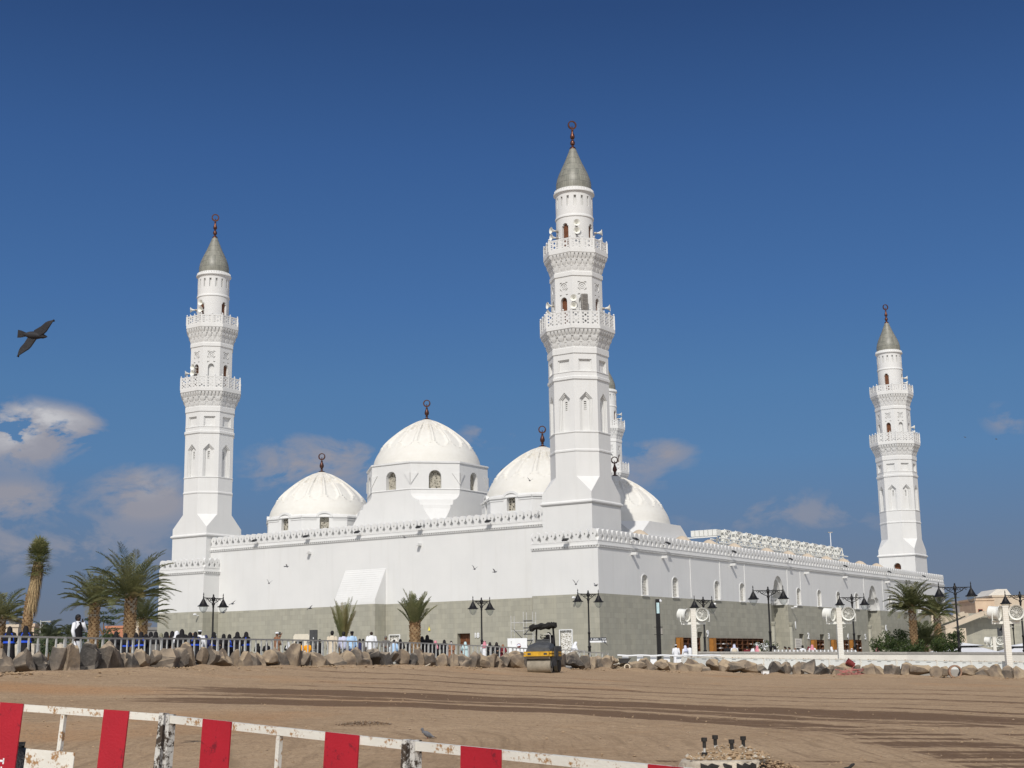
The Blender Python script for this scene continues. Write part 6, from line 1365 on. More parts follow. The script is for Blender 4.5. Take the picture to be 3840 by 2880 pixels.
PEOPLE = [
 (294, 2305, 1.78, 'mouth', 'skinC', [('robe','cwhite'), ('vest','cblack'), ('hair','hair')], -PI/2-.35+PI, 'man in white robe and black waistcoat holding a hand to his mouth'),
 (38, 2349, 1.64, 'front', 'skinB', AB+[('shawl','cblue')], BK, 'black-robed woman with royal blue scarf at the far left end of the railing'),
 (98, 2346, 1.66, 'front', 'skinB', AB+[('shawl','cblue')], BK+.3, 'black-robed woman with royal blue scarf in front of the fan palm trunk'),
 (436, 2367, 1.62, 'stand', 'skinB', AB, BK+.6, 'black-robed woman just right of the medium date palm trunk'),
 (471, 2374, 1.60, 'front', 'skinB', AB+[('shawl','cblue')], BK, 'black-robed woman with blue scarf in front of the tallest date palm trunk'),
 (511, 2373, 1.60, 'front', 'skinB', AB+[('shawl','cblue')], BK+.2, 'black-robed woman with a bright blue shawl hanging to a point'),
 (531, 2369, 1.63, 'front', 'skinB', AB+[('shawl','cblue')], BK-.2, 'black-robed woman with a royal blue wrap, second of the two before the short palm trunk'),
 (548, 2377, 1.58, 'stand', 'skinB', AB, BK-.3, 'shorter black-robed woman below the short date palm trunk'),
 (566, 2369, 1.63, 'front', 'skinB', AB, BK+.3, 'black-robed woman left of the one with patterned grey robe'),
 (585, 2368, 1.63, 'front', 'skinB', [('abaya','cgrey'), ('veil','cblack')], BK, 'woman in black scarf and patterned dark grey robe at the mosque corner'),
 (605, 2374, 1.58, 'stand', 'skinB', [('abaya','cblack'), ('veil','cgold')], BK, 'woman with olive grey headscarf among black-robed women'),
 (625, 2369, 1.62, 'front', 'skinB', AB, BK-1.0, 'black-robed woman turning right beside the olive-scarfed one'),
 (646, 2366, 1.66, 'front', 'skinB', [('abaya','cbrown'), ('veil','cblack')], BK+.5, 'woman in black scarf and brown robe left of the pale-scarfed woman'),
 (664, 2366, 1.64, 'front', 'skinB', [('abaya','cgrey'), ('veil','cwhite')], BK-.6, 'woman with a white headscarf left of the largest black silhouette'),
 (683, 2359, 1.70, 'stand', 'skinB', AB, BK, 'tallest broad black-robed woman left of the white-capped man'),
 (714, 2371, 1.60, 'phone', 'skinB', AB, BK-.4, 'black-robed woman holding up a phone left of the leftmost lamp'),
 (733, 2369, 1.62, 'front', 'skinB', AB+[('shawl','cblue')], BK+.4, 'woman in a royal blue shawl beside the white-capped man'),
 (750, 2363, 1.72, 'stand', 'skinA', [('robe','cwhite'), ('cap','cwhite'), ('hair','hair')], BK, 'man in white robe and white cap leaning among black-robed women'),
 (773, 2381, 1.55, 'stand', 'skinB', [('abaya','cdblue'), ('veil','cdblue')], BK, 'short woman in navy blue right of the white-capped man'),
 (803, 2370, 1.63, 'front', 'skinB', AB+[('shawl','cblue'), ('mask','cwhite')], BK-1.2, 'black-robed woman with white face veil and blue shawl at the leftmost lamp'),
 (839, 2377, 1.58, 'front', 'skinB', AB, BK+.5, 'black-robed woman first right of the leftmost lamp'),
 (861, 2378, 1.58, 'front', 'skinB', AB+[('shawl','cblue')], BK-.5, 'black-robed woman with a blue shawl edge second right of the leftmost lamp'),
 (890, 2369, 1.64, 'front', 'skinB', AB+[('mask','cwhite')], BK+1.0, 'tall black-robed woman with pale face mask looking left'),
 (923, 2369, 1.64, 'front', 'skinB', AB+[('shawl','cblue'), ('mask','cwhite')], BK+1.0, 'black-robed woman in blue patterned shawl at the right end of the black-robed group'),
 (1039, 2370, 1.70, 'phone', 'skinA', [('tunic','cbrown'), ('trousers','ckhaki'), ('cap','cwhite')], BK-.8, 'man in brown shirt and white cap raising a phone'),
 (968, 2412, 1.20, 'front', 'skinB', AB, BK, 'crouching black-robed figure behind the balusters left of the brown-shirted man'),
 (1000, 2410, 1.25, 'front', 'skinB', AB, BK+.4, 'low black-robed figure directly left of the brown-shirted man'),
 (1081, 2407, 1.30, 'front', 'skinA', [('robe','cblack'), ('ghutra','cwhite')], BK+.3, 'seated person in black with a white headcloth left of the cream booth'),
 (1131, 2408, 1.35, 'front', 'skinA', [('shirt','corange'), ('trousers','cblack'), ('hair','hair')], BK, 'worker in an orange vest in front of the cream booth'),
 (1155, 2406, 1.36, 'front', 'skinA', [('shirt','corange'), ('trousers','cblack'), ('hair','hair')], BK-.3, 'worker in an orange vest left of the black loudspeaker'),
 (1199, 2397, 1.50, 'front', 'skinA', [('shirt','cblack'), ('trousers','cblack'), ('hair','hair')], BK, 'man in black right of the black loudspeaker'),
 (1246, 2366, 1.74, 'stand', 'skinC', [('robe','cbeige'), ('hair','hair')], BK, 'man in a long beige robe seen from behind'),
 (1289, 2369, 1.72, 'stand', 'skinC', [('shirt','clav'), ('trousers','cgrey'), ('hair','hair')], BK, 'man in lavender shirt seen from behind before the tied-up palm'),
 (1320, 2367, 1.74, 'stand', 'skinC', [('shirt','clblue'), ('trousers','cdblue'), ('cap','cblack'), ('peak','cblack')], .4, 'man in light blue shirt and black cap facing the viewer'),
 (1349, 2396, 1.45, 'front', 'skinA', [('shirt','cdblue'), ('trousers','cgrey'), ('hair','hair')], BK, 'dark-haired person in navy between the blue and white shirts'),
 (1362, 2396, 1.45, 'front', 'skinA', [('shirt','cgrey'), ('trousers','cblack'), ('hair','hair')], BK, 'dark-haired person in grey left of the man in the long white shirt'),
 (1393, 2365, 1.76, 'stand', 'skinC', [('tunic','cwhite'), ('trousers','cwhite')], .15, 'bald man in a long white shirt looking down'),
 (1447, 2385, 1.66, 'front', 'skinA', [('shirt','cgrey'), ('trousers','cgrey'), ('hair','cgrey')], .3, 'man in grey jacket facing the viewer right of the mihrab projection'),
 (1478, 2399, 1.40, 'stand', 'skinB', [('shirt','clblue'), ('trousers','cgrey'), ('hair','hair')], BK, 'child in a pale blue shirt before the white vent panel'),
 (1501, 2396, 1.56, 'front', 'skinB', AB, BK, 'black-robed woman right of the child in pale blue'),
 (1538, 2399, 1.56, 'front', 'skinB', AB, BK+.4, 'black-robed woman left of the brown palm trunk'),
 (1562, 2395, 1.58, 'front', 'skinB', AB, BK-.3, 'black-robed woman in front of the brown palm trunk'),
 (1583, 2386, 1.66, 'phone', 'skinB', [('abaya','cdblue'), ('veil','cblack')], BK, 'woman in navy robe lifting her hand right of the brown palm trunk'),
 (1602, 2381, 1.72, 'stand', 'skinB', AB, BK, 'large black-robed woman right of the brown palm trunk'),
 (1620, 2399, 1.56, 'front', 'skinB', AB, BK-.4, 'smaller black-robed woman beside the large one'),
 (1633, 2402, 1.52, 'front', 'skinB', [('abaya','cblack'), ('veil','cpink')], BK, 'woman with a pink headscarf and black robe'),
 (1666, 2399, 1.60, 'front', 'skinB', AB, BK+.2, 'black-robed woman alone left of the masked woman'),
 (1692, 2404, 1.58, 'front', 'skinB', [('abaya','cbrown'), ('hair','hair'), ('mask','cwhite')], 0, 'person in dark brown with a white face mask'),
 (1746, 2405, 1.60, 'lean', 'skinB', [('abaya','cteal'), ('veil','cteal')], BK+.4, 'woman in pale teal robe in front of the door numbered eighteen'),
 (1817, 2403, 1.72, 'stand', 'skinA', [('robe','cwhite'), ('ghutra','cpink'), ('agal','cblack')], BK, 'man in white robe and pink headcloth beside the second lamp post'),
 (1837, 2408, 1.60, 'front', 'skinB', AB, .1, 'black-robed woman showing her face right of the pink headcloth'),
 (1862, 2407, 1.60, 'lean', 'skinB', AB, .0, 'black-robed woman leaning on the railing'),
 (1885, 2415, 1.50, 'lean', 'skinB', [('abaya','cmaroon'), ('veil','cbrown')], .2, 'woman in maroon robe left of the white notice board'),
 (2146, 2402, 1.70, 'bend', 'skinA', [('robe','cwhite'), ('ghutra','cwhite')], PI/2+.4, 'man draped in white right of the road roller'),
 (2534, 2417, 1.74, 'stand', 'skinA', [('robe','cwhite'), ('cap','cwhite'), ('hair','hair')], BK, 'man in white robe and cap left of the first twin-fan post'),
 (2569, 2420, 1.66, 'stand', 'skinA', [('robe','cwhite'), ('ghutra','clav')], BK+.5, 'man with lavender-white headcloth behind the white-shirted man'),
 (2586, 2417, 1.74, 'stand', 'skinC', [('shirt','cwhite'), ('trousers','cblack'), ('hair','hair')], BK, 'man in white shirt and black trousers at the first twin-fan post'),
 (2728, 2417, 1.68, 'stand', 'skinA', [('robe','cblack'), ('hair','hair')], BK, 'person in black before the longest shoe rack'),
 (2753, 2416, 1.68, 'front', 'skinA', [('robe','cwhite'), ('ghutra','clav'), ('shawl','cbeige')], BK, 'person with pale grey headscarf before the longest shoe rack'),
 (2801, 2424, 1.60, 'stand', 'skinB', [('abaya','cmaroon'), ('hair','hair')], BK, 'person in maroon before the longest shoe rack'),
 (2814, 2417, 1.70, 'bend', 'skinA', [('shirt','cwhite'), ('trousers','cgrey'), ('hair','hair')], PI/2, 'black-haired man in white shirt before the longest shoe rack'),
 (2839, 2421, 1.62, 'front', 'skinB', [('abaya','cbeige'), ('veil','cpink')], BK-.6, 'woman with a red-pink headscarf left of the flowering bush'),
 (2914, 2416, 1.68, 'bend', 'skinB', AB, -PI/2, 'black-robed woman in front of the first portal door'),
 (2955, 2421, 1.64, 'bend', 'skinA', [('shirt','cblack'), ('trousers','cblack'), ('hair','hair')], -PI/2, 'man in black bending below the number one'),
 (2968, 2423, 1.62, 'bend', 'skinA', [('shirt','cmaroon'), ('trousers','cblack'), ('hair','hair')], -PI/2+.4, 'man in maroon bending below the pale plaque'),
 (2983, 2425, 1.64, 'bend', 'skinA', [('robe','cwhite')], BK, 'stooping person all in white below the pale plaque'),
 (2994, 2427, 1.60, 'bend', 'skinA', [('shirt','cblue'), ('trousers','cdblue'), ('hair','hair')], BK, 'person in royal blue shirt right of the stooping white figure'),
 (3009, 2420, 1.68, 'stand', 'skinA', [('robe','cwhite'), ('hair','hair')], BK+.4, 'black-haired man in white below the number two'),
 (3032, 2424, 1.60, 'stand', 'skinB', [('abaya','cmaroon'), ('veil','cmaroon')], BK, 'woman in maroon beside the pink-scarfed person'),
 (3045, 2417, 1.70, 'front', 'skinA', [('robe','cwhite'), ('ghutra','cpink')], BK-.3, 'man in white with pink headcloth left of the middle twin-fan post'),
 (3117, 2425, 1.60, 'stand', 'skinA', [('robe','cblack'), ('ghutra','cwhite')], BK+.6, 'person with white headcloth just left of the middle twin-fan post'),
 (3196, 2429, 1.60, 'bend', 'skinA', [('robe','cwhite'), ('cap','cwhite')], BK, 'stooping person in white at the lamp right of the middle twin-fan post'),
 (3287, 2423, 1.66, 'front', 'skinA', [('robe','cwhite'), ('ghutra','cpink')], BK, 'man in white with pink headcloth at the second portal'),
]
def wall_d(u):      # distance of the facades behind this photo column
    k = (u-1920)/FPX*ct
    if u < 2245: return (CY + .555*0 - 2.6) * 1.0 / 1.0 + max(0, (2245-u)/1450*28)
    return 117 + (u-2245)/1300*70
for u, v, H, pose, skin, wear, rz, lab in PEOPLE:
    zp = at(u, v, 1).z; D = (pz(u)+H)/zp; lo = dr(u)+3.4; hi = wall_d(u)-2.5
    D = max(lo, min(hi, D)); p = at(u, v, D); person(lab, (p.x, p.y, p.z-H), rz, pose, skin, wear, H/1.73)
p = at(1050, 2368, 60); 
# ------------------------------------------------------------------ road roller and its driver
RP = ground_at(2040, 2522); RZ = -.26
RL = thing('road_roller', 'small yellow and black road roller with a steel drum and rolled black canopy', 'road roller', (RP.x, RP.y, RP.z-.01), RZ)
def rp(nm, fn, mat, par=RL): b = MB(); fn(b); return b.build(nm, M[mat], par)
Ry = Matrix.Rotation(PI/2, 4, 'Y')
rp('drum', lambda b: b.lathe([(.30, -.605), (.345, -.60), (.36, -.585), (.36, .585), (.345, .60), (.30, .605)], 40, M=Matrix.Translation((0, -.82, .36)) @ Ry), 'drum')
def yoke(b):
    for s in (-1, 1): b.box(s*.635-.025, s*.635+.025, -1.0, .1, .34, .78); b.lathe([(.14, -.04), (.14, .04)], 16, M=Matrix.Translation((s*.62, -.82, .36)) @ Ry)
    b.box(-.60, .60, -.42, -.36, .55, .80)
rp('drum_frame', yoke, 'dkgrey')
rp('scraper', lambda b: b.box(-.61, .61, -1.2, -1.14, .70, .83), 'drum')
def bumper(b):
    b.loft([[V((x*.60, -1.30+y*.06, z)) for x, y in ((-1,-1),(1,-1),(1,1),(-1,1))] for z in (.83, 1.06)])
    for s in (-1, 1): b.box(s*.67-.06, s*.67+.06, -1.28, -.75, .82, .92); b.box(s*.67-.06, s*.67+.06, -1.26, -.75, .96, 1.07)
rp('bumper', bumper, 'yellow')
def lights(s):
    def f(b): b.box(s*.42-.085, s*.42+.085, -1.375, -1.355, .90, .99)
    return f
rp('headlight', lights(-1), 'dkgrey'); rp('headlight', lights(1), 'dkgrey')
def hood(b):
    pr = [(-1.22, 1.07), (-1.2, 1.25), (-1.05, 1.38), (-.75, 1.47), (-.35, 1.52), (-.1, 1.52), (.05, 1.07)]
    for (xa, xb, k) in ((-.60, .60, 1), ): b.loft([[V((x, y, 1.07+(z-1.07)*kk)) for y, z in pr] for x, kk in ((-.62, .35), (-.55, .8), (-.38, .98), (0, 1.02), (.38, .98), (.55, .8), (.62, .35))])
rp('hood', hood, 'hood')
rp('side_tank', lambda b: (b.box(-.66, .66, -.05, 1.25, .62, 1.22), b.box(-.64, .64, .3, 1.25, 1.22, 1.34), b.box(.62, .70, -.3, .3, .8, 1.3)), 'dkgrey')
rp('rear_panel', lambda b: (b.box(-.68, .68, .5, 1.1, .82, .92), b.box(-.68, .68, .45, 1.15, .96, 1.06), b.box(-.6, .6, 1.26, 1.32, .7, 1.05)), 'yellow')
for i, x in enumerate((-.5, -.17, .17, .5)):
    o = rp('tyre', lambda b: b.lathe([(.2, -.13), (.33, -.14), (.365, -.09), (.365, .09), (.33, .14), (.2, .13)], 28, M=Matrix.Translation((x, .85, .365)) @ Ry), 'tyre'); rp('rim', lambda b: b.lathe([(.05, -.11), (.2, -.125), (.2, .125), (.05, .11)], 18, M=Matrix.Translation((x, .85, .365)) @ Ry), 'drum', o)
rp('dusty_tread', lambda b: b.lathe([(.372, -.09), (.372, .09)], 28, M=Matrix.Translation((.5, .85, .365)) @ Ry), 'drum')
rp('console', lambda b: (b.box(-.34, .40, -.18, .05, 1.45, 1.64), b.box(-.3, .36, -.2, .02, 1.63, 1.68)), 'hood')
def wheel(b):
    Mx = Matrix.Translation((.05, .0, 1.78)) @ Matrix.Rotation(-.5, 4, 'X'); b.tube([Mx @ V((.2*math.cos(2*PI*i/24), .2*math.sin(2*PI*i/24), 0)) for i in range(25)], .018); b.tube([Mx @ V((0,0,0)), Mx @ V((0,0,-.25))], .025)
    b.tube([Mx @ V((-.2, 0, 0)), Mx @ V((.2, 0, 0))], .014)
rp('steering_wheel', wheel, 'black')
rp('handrail', lambda b: (b.tube([(-.5, -.1, 1.2), (-.5, -.1, 1.85), (-.44, -.1, 1.9), (-.36, -.1, 1.9)], .018), b.tube([(-.15, -.16, 1.7), (-.12, -.16, 1.93), (.32, -.16, 1.95), (.40, -.16, 1.9), (.42, -.16, 1.5)], .018)), 'steel')
for s in (-1, 1): rp('roll_bar', lambda b: b.beam((s*.50, .42, 1.2), (s*.44, .36, 2.25), .08, .09), 'black')
rp('seat', lambda b: (b.box(-.05, .42, .35, .75, 1.34, 1.46), b.box(-.05, .42, .68, .78, 1.46, 1.9)), 'black')
def canopy(b):
    rnd = random.Random(2); rings = []
    for i in range(12):
        x = -.74 + 1.02*i/11; ring = []
        for j in range(14):
            a = 2*PI*j/14; ry = .24*(1+.18*math.sin(3*a+i)); rz_ = (.155 + .03*math.sin(i*1.3))*(1+rnd.uniform(-.14, .14)); ring.append(V((x+rnd.uniform(-.015, .015), .2+ry*math.cos(a), 2.30 + .06*(i/11) + rz_*math.sin(a) - (.05 if i < 2 else 0))))
        rings.append(ring)
    b.loft(rings, sm=False)
    rings = []
    for i in range(9):
        x = .22 + .40*i/8
        rings.append([V((x+rnd.uniform(-.02, .02), .22+.27*math.cos(2*PI*j/12)*(1+rnd.uniform(-.1, .1)), 2.385+.155*math.sin(2*PI*j/12)*(1+rnd.uniform(-.22, .22)))) for j in range(12)])
    b.loft(rings, sm=False)
rp('rolled_canopy', canopy, 'canvas')
d = person('driver in black clothes seated on the road roller', (0, 0, 0), RZ, 'sit', 'skinC', [('shirt','cblack'), ('trousers','cblack'), ('hair','cblack'), ('veil','cblack')])
q = Matrix.Rotation(RZ, 4, 'Z') @ V((.20, .40, .30)); d.location = (RP.x+q.x, RP.y+q.y, RP.z+q.z); d.scale = (1.12, 1.05, 1.0)
# ------------------------------------------------------------------ foreground barrier
def barrier(label, uv0, d0, uv1, d1, lean, stripes, mids, posts, signs, rail=.07):
    """striped road barrier; rail top edge from pixel uv0@d0 to uv1@d1, rolled sideways by lean"""
    a, q = at(*uv0, d0), at(*uv1, d1); X = (q-a); L = X.length; X.normalize(); up = V((math.sin(lean), -.02, math.cos(lean))); up = (up - X*up.dot(X)).normalized(); Yv = up.cross(X)
    Mx = Matrix((X, Yv, up)).transposed().to_4x4(); Hh = 1.0; Mx.translation = a - up*Hh
    t = thing('barrier', label, 'barrier', group='red and white striped barriers in the foreground'); t.matrix_world = Mx
    b = MB(); b.box(0, L, -.03, .03, Hh-rail, Hh); b.build('top_rail', M['paint'], t)
    b = MB(); b.box(0, L, -.03, .03, .12, .20); b.build('bottom_rail', M['paint'], t)
    for x, w, m in posts: b = MB(); b.box(x-w/2, x+w/2, -.04, .04, 0, Hh+.01); b.build('post', M[m], t)
    for x in mids: b = MB(); b.box(x-.022, x+.022, -.025, .018, .2, Hh-rail); b.build('bar', M['paint'], t)
    for x, w in stripes: b = MB(); b.box(x-w/2, x+w/2, -.05, -.036, .02, Hh+.006); b.build('red_plate', M['red'], t)
    for x0, x1, z0, z1 in signs: b = MB(); b.box(x0, x1, -.058, -.05, z0, z1); b.build('sign_plate', M['paint'], t)
    return t
def bx(uv0, d0, uv1, d1):
    a, q = at(*uv0, d0), at(*uv1, d1)
    def f(u):
        lo, hi = -2, 4
        for _ in range(50):
            m = (lo+hi)/2; p = a.lerp(q, m); uu = 1920 + FPX*(p.x*cr + (-p.y*st+p.z*ct)*sr)/(p.y*ct+p.z*st)
            if uu < u: lo = m
            else: hi = m
        return lo*(q-a).length
    return f
A0, A1 = ((-70, 2630), 14.8), ((622, 2678), 13.9); f = bx(*A0, *A1)
TA = barrier('left striped barrier tilted sideways with a blank plate hung under its rail', *A0, *A1, .19, [(f(56), f(99)-f(13)), (f(448), f(494)-f(401))], [f(245)], [(f(616), .06, 'blackpaint')], [(f(137)-.01, f(318)-.01, .25, .575)])
b = MB(); x0 = f(8); 
for r_ in ((.06, .17, .425, .445), (.158, .174, .405, .462), (.06, .155, .315, .333), (.142, .158, .315, .38)): b.box(x0+r_[0], x0+r_[1], -.054, -.05, r_[2], r_[3])
b.build('lettering', M['plain'], TA)
B0, B1 = ((632, 2682), 13.8), ((1522, 2777), 11.9); f = bx(*B0, *B1)
barrier('middle striped barrier with two red plates and rust stains', *B0, *B1, .05, [(f(828), f(881)-f(775)), (f(1297), f(1360)-f(1235))], [f(1052)], [(f(642), .05, 'blackpaint'), (f(1528), .055, 'blackpaint')], [(f(938), f(1060), .3, .615)])
C0, C1 = ((1548, 2779), 11.8), ((2760, 2898), 9.6); f = bx(*C0, *C1)
barrier('right striped barrier running out of the bottom of the view', *C0, *C1, 0, [(f(1818), f(1893)-f(1743)), (f(2510), .30)], [f(2160)], [(f(1560), .055, 'blackpaint')], [])
p = at(60, 2796, 17.5); t = thing('rubbish_bag', 'lumpy black plastic bag behind the first red plate', 'bag', (p.x, p.y, -1.54)); b = MB(); rnd = random.Random(6); Hb = p.z+1.54
b.loft([[V((r*1.0*math.cos(2*PI*j/18)*(1+.12*math.sin(j*2.3+i)), r*.9*math.sin(2*PI*j/18)*(1+.12*math.cos(j*1.7+i)), Hb*z)) for j in range(18)] for i, (z, r) in enumerate(((0, .30), (.2, .37), (.5, .36), (.75, .29), (.92, .17), (.98, .07)))], sm=True); b.build('sack', M['bag'], t)
b = MB(); b.tube([(0, 0, Hb*.96), (.03, 0, Hb*1.02), (.10, .02, Hb*1.0)], [.05, .03, .05]); b.build('knot', M['bag'], t)
# ------------------------------------------------------------------ concrete stub with bolts, rubble
p = at(2712, 2845, 20.6); t = thing('concrete_footing', 'broken round concrete footing with four upright anchor bolts', 'footing', (p.x, p.y, -1.56)); hz = p.z+1.56; rnd = random.Random(8)
b = MB(); b.loft([[V((.62*k*math.cos(2*PI*j/40)*(1+.06*noise.noise((math.cos(j*.157)*2, math.sin(j*.157)*2, z*4))), .5*k*math.sin(2*PI*j/40)*(1+.08*noise.noise((math.cos(j*.157)*3, math.sin(j*.157)*3, z*5))), hz*z)) for j in range(40)] for z, k in ((0, 1.02), (.4, 1.03), (.8, 1.0), (.95, .97), (1, .92))]); b.build('pad', M['concrete'], t)
b = MB()
for a0, a1, k in ((-2.2, -1.5, .5), (-1.4, -.9, .35), (-.8, -.35, .7)):
    b.loft([[V((.645*math.cos(a0+(a1-a0)*i/8), .52*math.sin(a0+(a1-a0)*i/8), hz*z)) for z in (.1, .85-.2*(i % 3)*.5)] for i in range(9)], False, False, closed=False)
b.build('tar_lining', M['tar'], t)
b = MB()
for i in range(800):
    x, y = rnd.uniform(-.5, .62), rnd.uniform(-.35, .38); r = rnd.uniform(.006, .022) if i % 9 else rnd.uniform(.03, .055); z = hz + .02 + .17*max(0, 1-((x-.12)/.55)**2-((y-.1)/.42)**2)*rnd.uniform(.3, 1)
    b.add([(x+r*rnd.uniform(.6, 1.3)*a, y+r*rnd.uniform(.6, 1.3)*c, z+r*e*.8) for a, c, e in ((1,0,0), (-1,0,0), (0,1,0), (0,-1,0), (.2,.1,1), (0,0,-1))], [(0,2,4), (2,1,4), (1,3,4), (3,0,4), (2,0,5), (1,2,5), (3,1,5), (0,3,5)], rnd.choice((0, 0, 1)))
b.lathe([(.58, .0), (.5, .05), (.35, .11), (.12, .155), (.01, .16)], 26, (.12, .1, hz-.01), 0, True, sy=.7)
b.build('rubble', [M['pebble'], M['concrete']], t)['kind'] = 'stuff'
for u, vt in ((2640, 2766), (2681, 2757), (2743, 2773), (2786, 2761)):
    dd = 20.55 if vt > 2764 else 20.85; q = at(u, vt, dd) - V((p.x, p.y, -1.56)); b = MB(); b.tube([(q.x, q.y, hz-.02), (q.x, q.y, q.z-.02)], .019, 10); o = b.build('bolt', M['steel'], t)
    b = MB(); b.lathe([(.042, -.055), (.042, 0)], 6, (q.x, q.y, q.z)); b.tube([(q.x, q.y, q.z-.14), (q.x, q.y, q.z-.05)], .026, 10); b.build('bolt_head', M['tyre'], o)
    b = MB(); b.lathe([(.055, 0), (.055, .012), (.042, .013), (.042, .045)], 8, (q.x, q.y, hz+.05)); b.build('nut', M['tyre'], o)
def heap(label, u, v, d, rx, ry, h, n, rs, seed, mats=('pebble', 'rockB'), name='rubble_heap'):
    rnd = random.Random(seed); p = at(u, v, d); b = MB()
    for i in range(n):
        a = rnd.uniform(0, 2*PI); k = rnd.random()**.6; x, y = rx*k*math.cos(a), ry*k*math.sin(a); r = rnd.uniform(*rs); z = h*(1-k*k)*rnd.uniform(.2, 1)
        b.add([(x+r*rnd.uniform(.6, 1.3)*c, y+r*rnd.uniform(.6, 1.3)*e, z+r*g*.8) for c, e, g in ((1,0,0), (-1,0,0), (0,1,0), (0,-1,0), (.2,.1,1), (0,0,-1))], [(0,2,4), (2,1,4), (1,3,4), (3,0,4), (2,0,5), (1,2,5), (3,1,5), (0,3,5)], rnd.choice((0, 0, 1)))
    o = b.build(name, [M[m] for m in mats], None, (p.x, p.y, zg(p.x, p.y)+.01)); tag(o, label, 'rubble', kind='stuff')
heap('small heap of broken dirt and stones in the middle of the field', 1362, 2700, 31.5, .62, .45, .07, 420, (.006, .026), 31, ('clod', 'rockC'))
heap('dirt and stones spilled to the right of the concrete footing', 2890, 2872, 20.4, .42, .3, .13, 320, (.008, .034), 32, ('pebble', 'clod'))
p = at(3192, 2878, 20.0); t = thing('rubber_strip', 'small curved strip of black rubber at the bottom of the dirt', 'strip', (p.x, p.y, -1.53)); b = MB(); b.tube([(-.10, 0, .02), (-.03, 0, .03), (.02, .01, .07), (.05, .0, .085)], [.016, .022, .022, .012], 8); b.build('rubber', M['tar'], t)
# ------------------------------------------------------------------ birds
def bird_fly(label, loc, rz, roll, span=.62, up=.25, mats=('dkfeather', 'ltfeather'), group=None, pitch=0, sweep=.1, dirs=(0, 0)):
    t = thing('pigeon', label, 'bird', loc, group=group); t.rotation_euler = (pitch, roll, rz); L = span*.5
    b = MB(); b.lathe([(.005, -.20), (.022, -.17), (.034, -.14), (.036, -.10), (.055, -.04), (.062, .02), (.05, .09), (.03, .14), (.02, .17)], 14, M=Matrix.Rotation(PI/2, 4, 'X') @ Matrix.Scale(-1, 4, (0, 0, 1)) if False else Matrix.Rotation(-PI/2, 4, 'X') @ Matrix.Identity(4))
    b.build('body', M[mats[0]], t)
    for s in (-1, 1):
        b = MB(); n = 9; R = []
        for i in range(n):
            k = i/(n-1); x = s*(.03+L*k); z = .02 + L*up*math.sin(k*1.5); ch = .135*(1-.15*k)*(1 if k < .5 else max(.06, 1-((k-.5)/.5)**1.6)); yl = -.065 + .09*(abs(k-.45)-.45)+ sweep*k*.9
            R.append([(x, yl, z), (x, yl+ch*.12, z+.012), (x, yl+ch*.85, z+.004), (x, yl+ch, z), (x, yl+ch*.6, z-.006)])
        vs = [V(q) for r in R for q in r]; m = 5
        for i in range(n-1):
            for j in range(m): a = i*m+j; c = i*m+(j+1) % m; b.add([vs[a], vs[c], vs[c+m], vs[a+m]], [(0,1,2,3)], 1 if j in (4,) or (j == 2 and i < 7) and False else 0)
            b.add([V(R[i][0])+V((0,.02,-.009)), V(R[i][3])+V((0,-.03,-.009)), V(R[i+1][3])+V((0,-.03,-.009)), V(R[i+1][0])+V((0,.02,-.009))], [(0,1,2,3)], 1 if i < n-2 else 0)
        if dirs[0] or dirs[1]:
            Rz = Matrix.Rotation(dirs[0] if s > 0 else dirs[1], 4, 'Z'); b.v = [tuple(Rz @ V(q)) for q in b.v]
        b.build('wing', [M[mats[0]], M[mats[1]]], t)
    b = MB(); b.loft([[V((x, .14, z)) for x, z in ((-.03,-.01),(.03,-.01),(.03,.012),(-.03,.012))], [V((x, .22, z)) for x, z in ((-.055,-.004),(.055,-.004),(.055,.004),(-.055,.004))], [V((x, .27, z)) for x, z in ((-.06,-.002),(.06,-.002),(.06,.002),(-.06,.002))]]); b.build('tail', M[mats[0]], t); return t
p = at(130, 1258, 20.5); t = bird_fly('dark pigeon with outstretched wings high in the sky at left', p, 0, 0, .74, .10, sweep=.12, dirs=(-1.0, -.42))
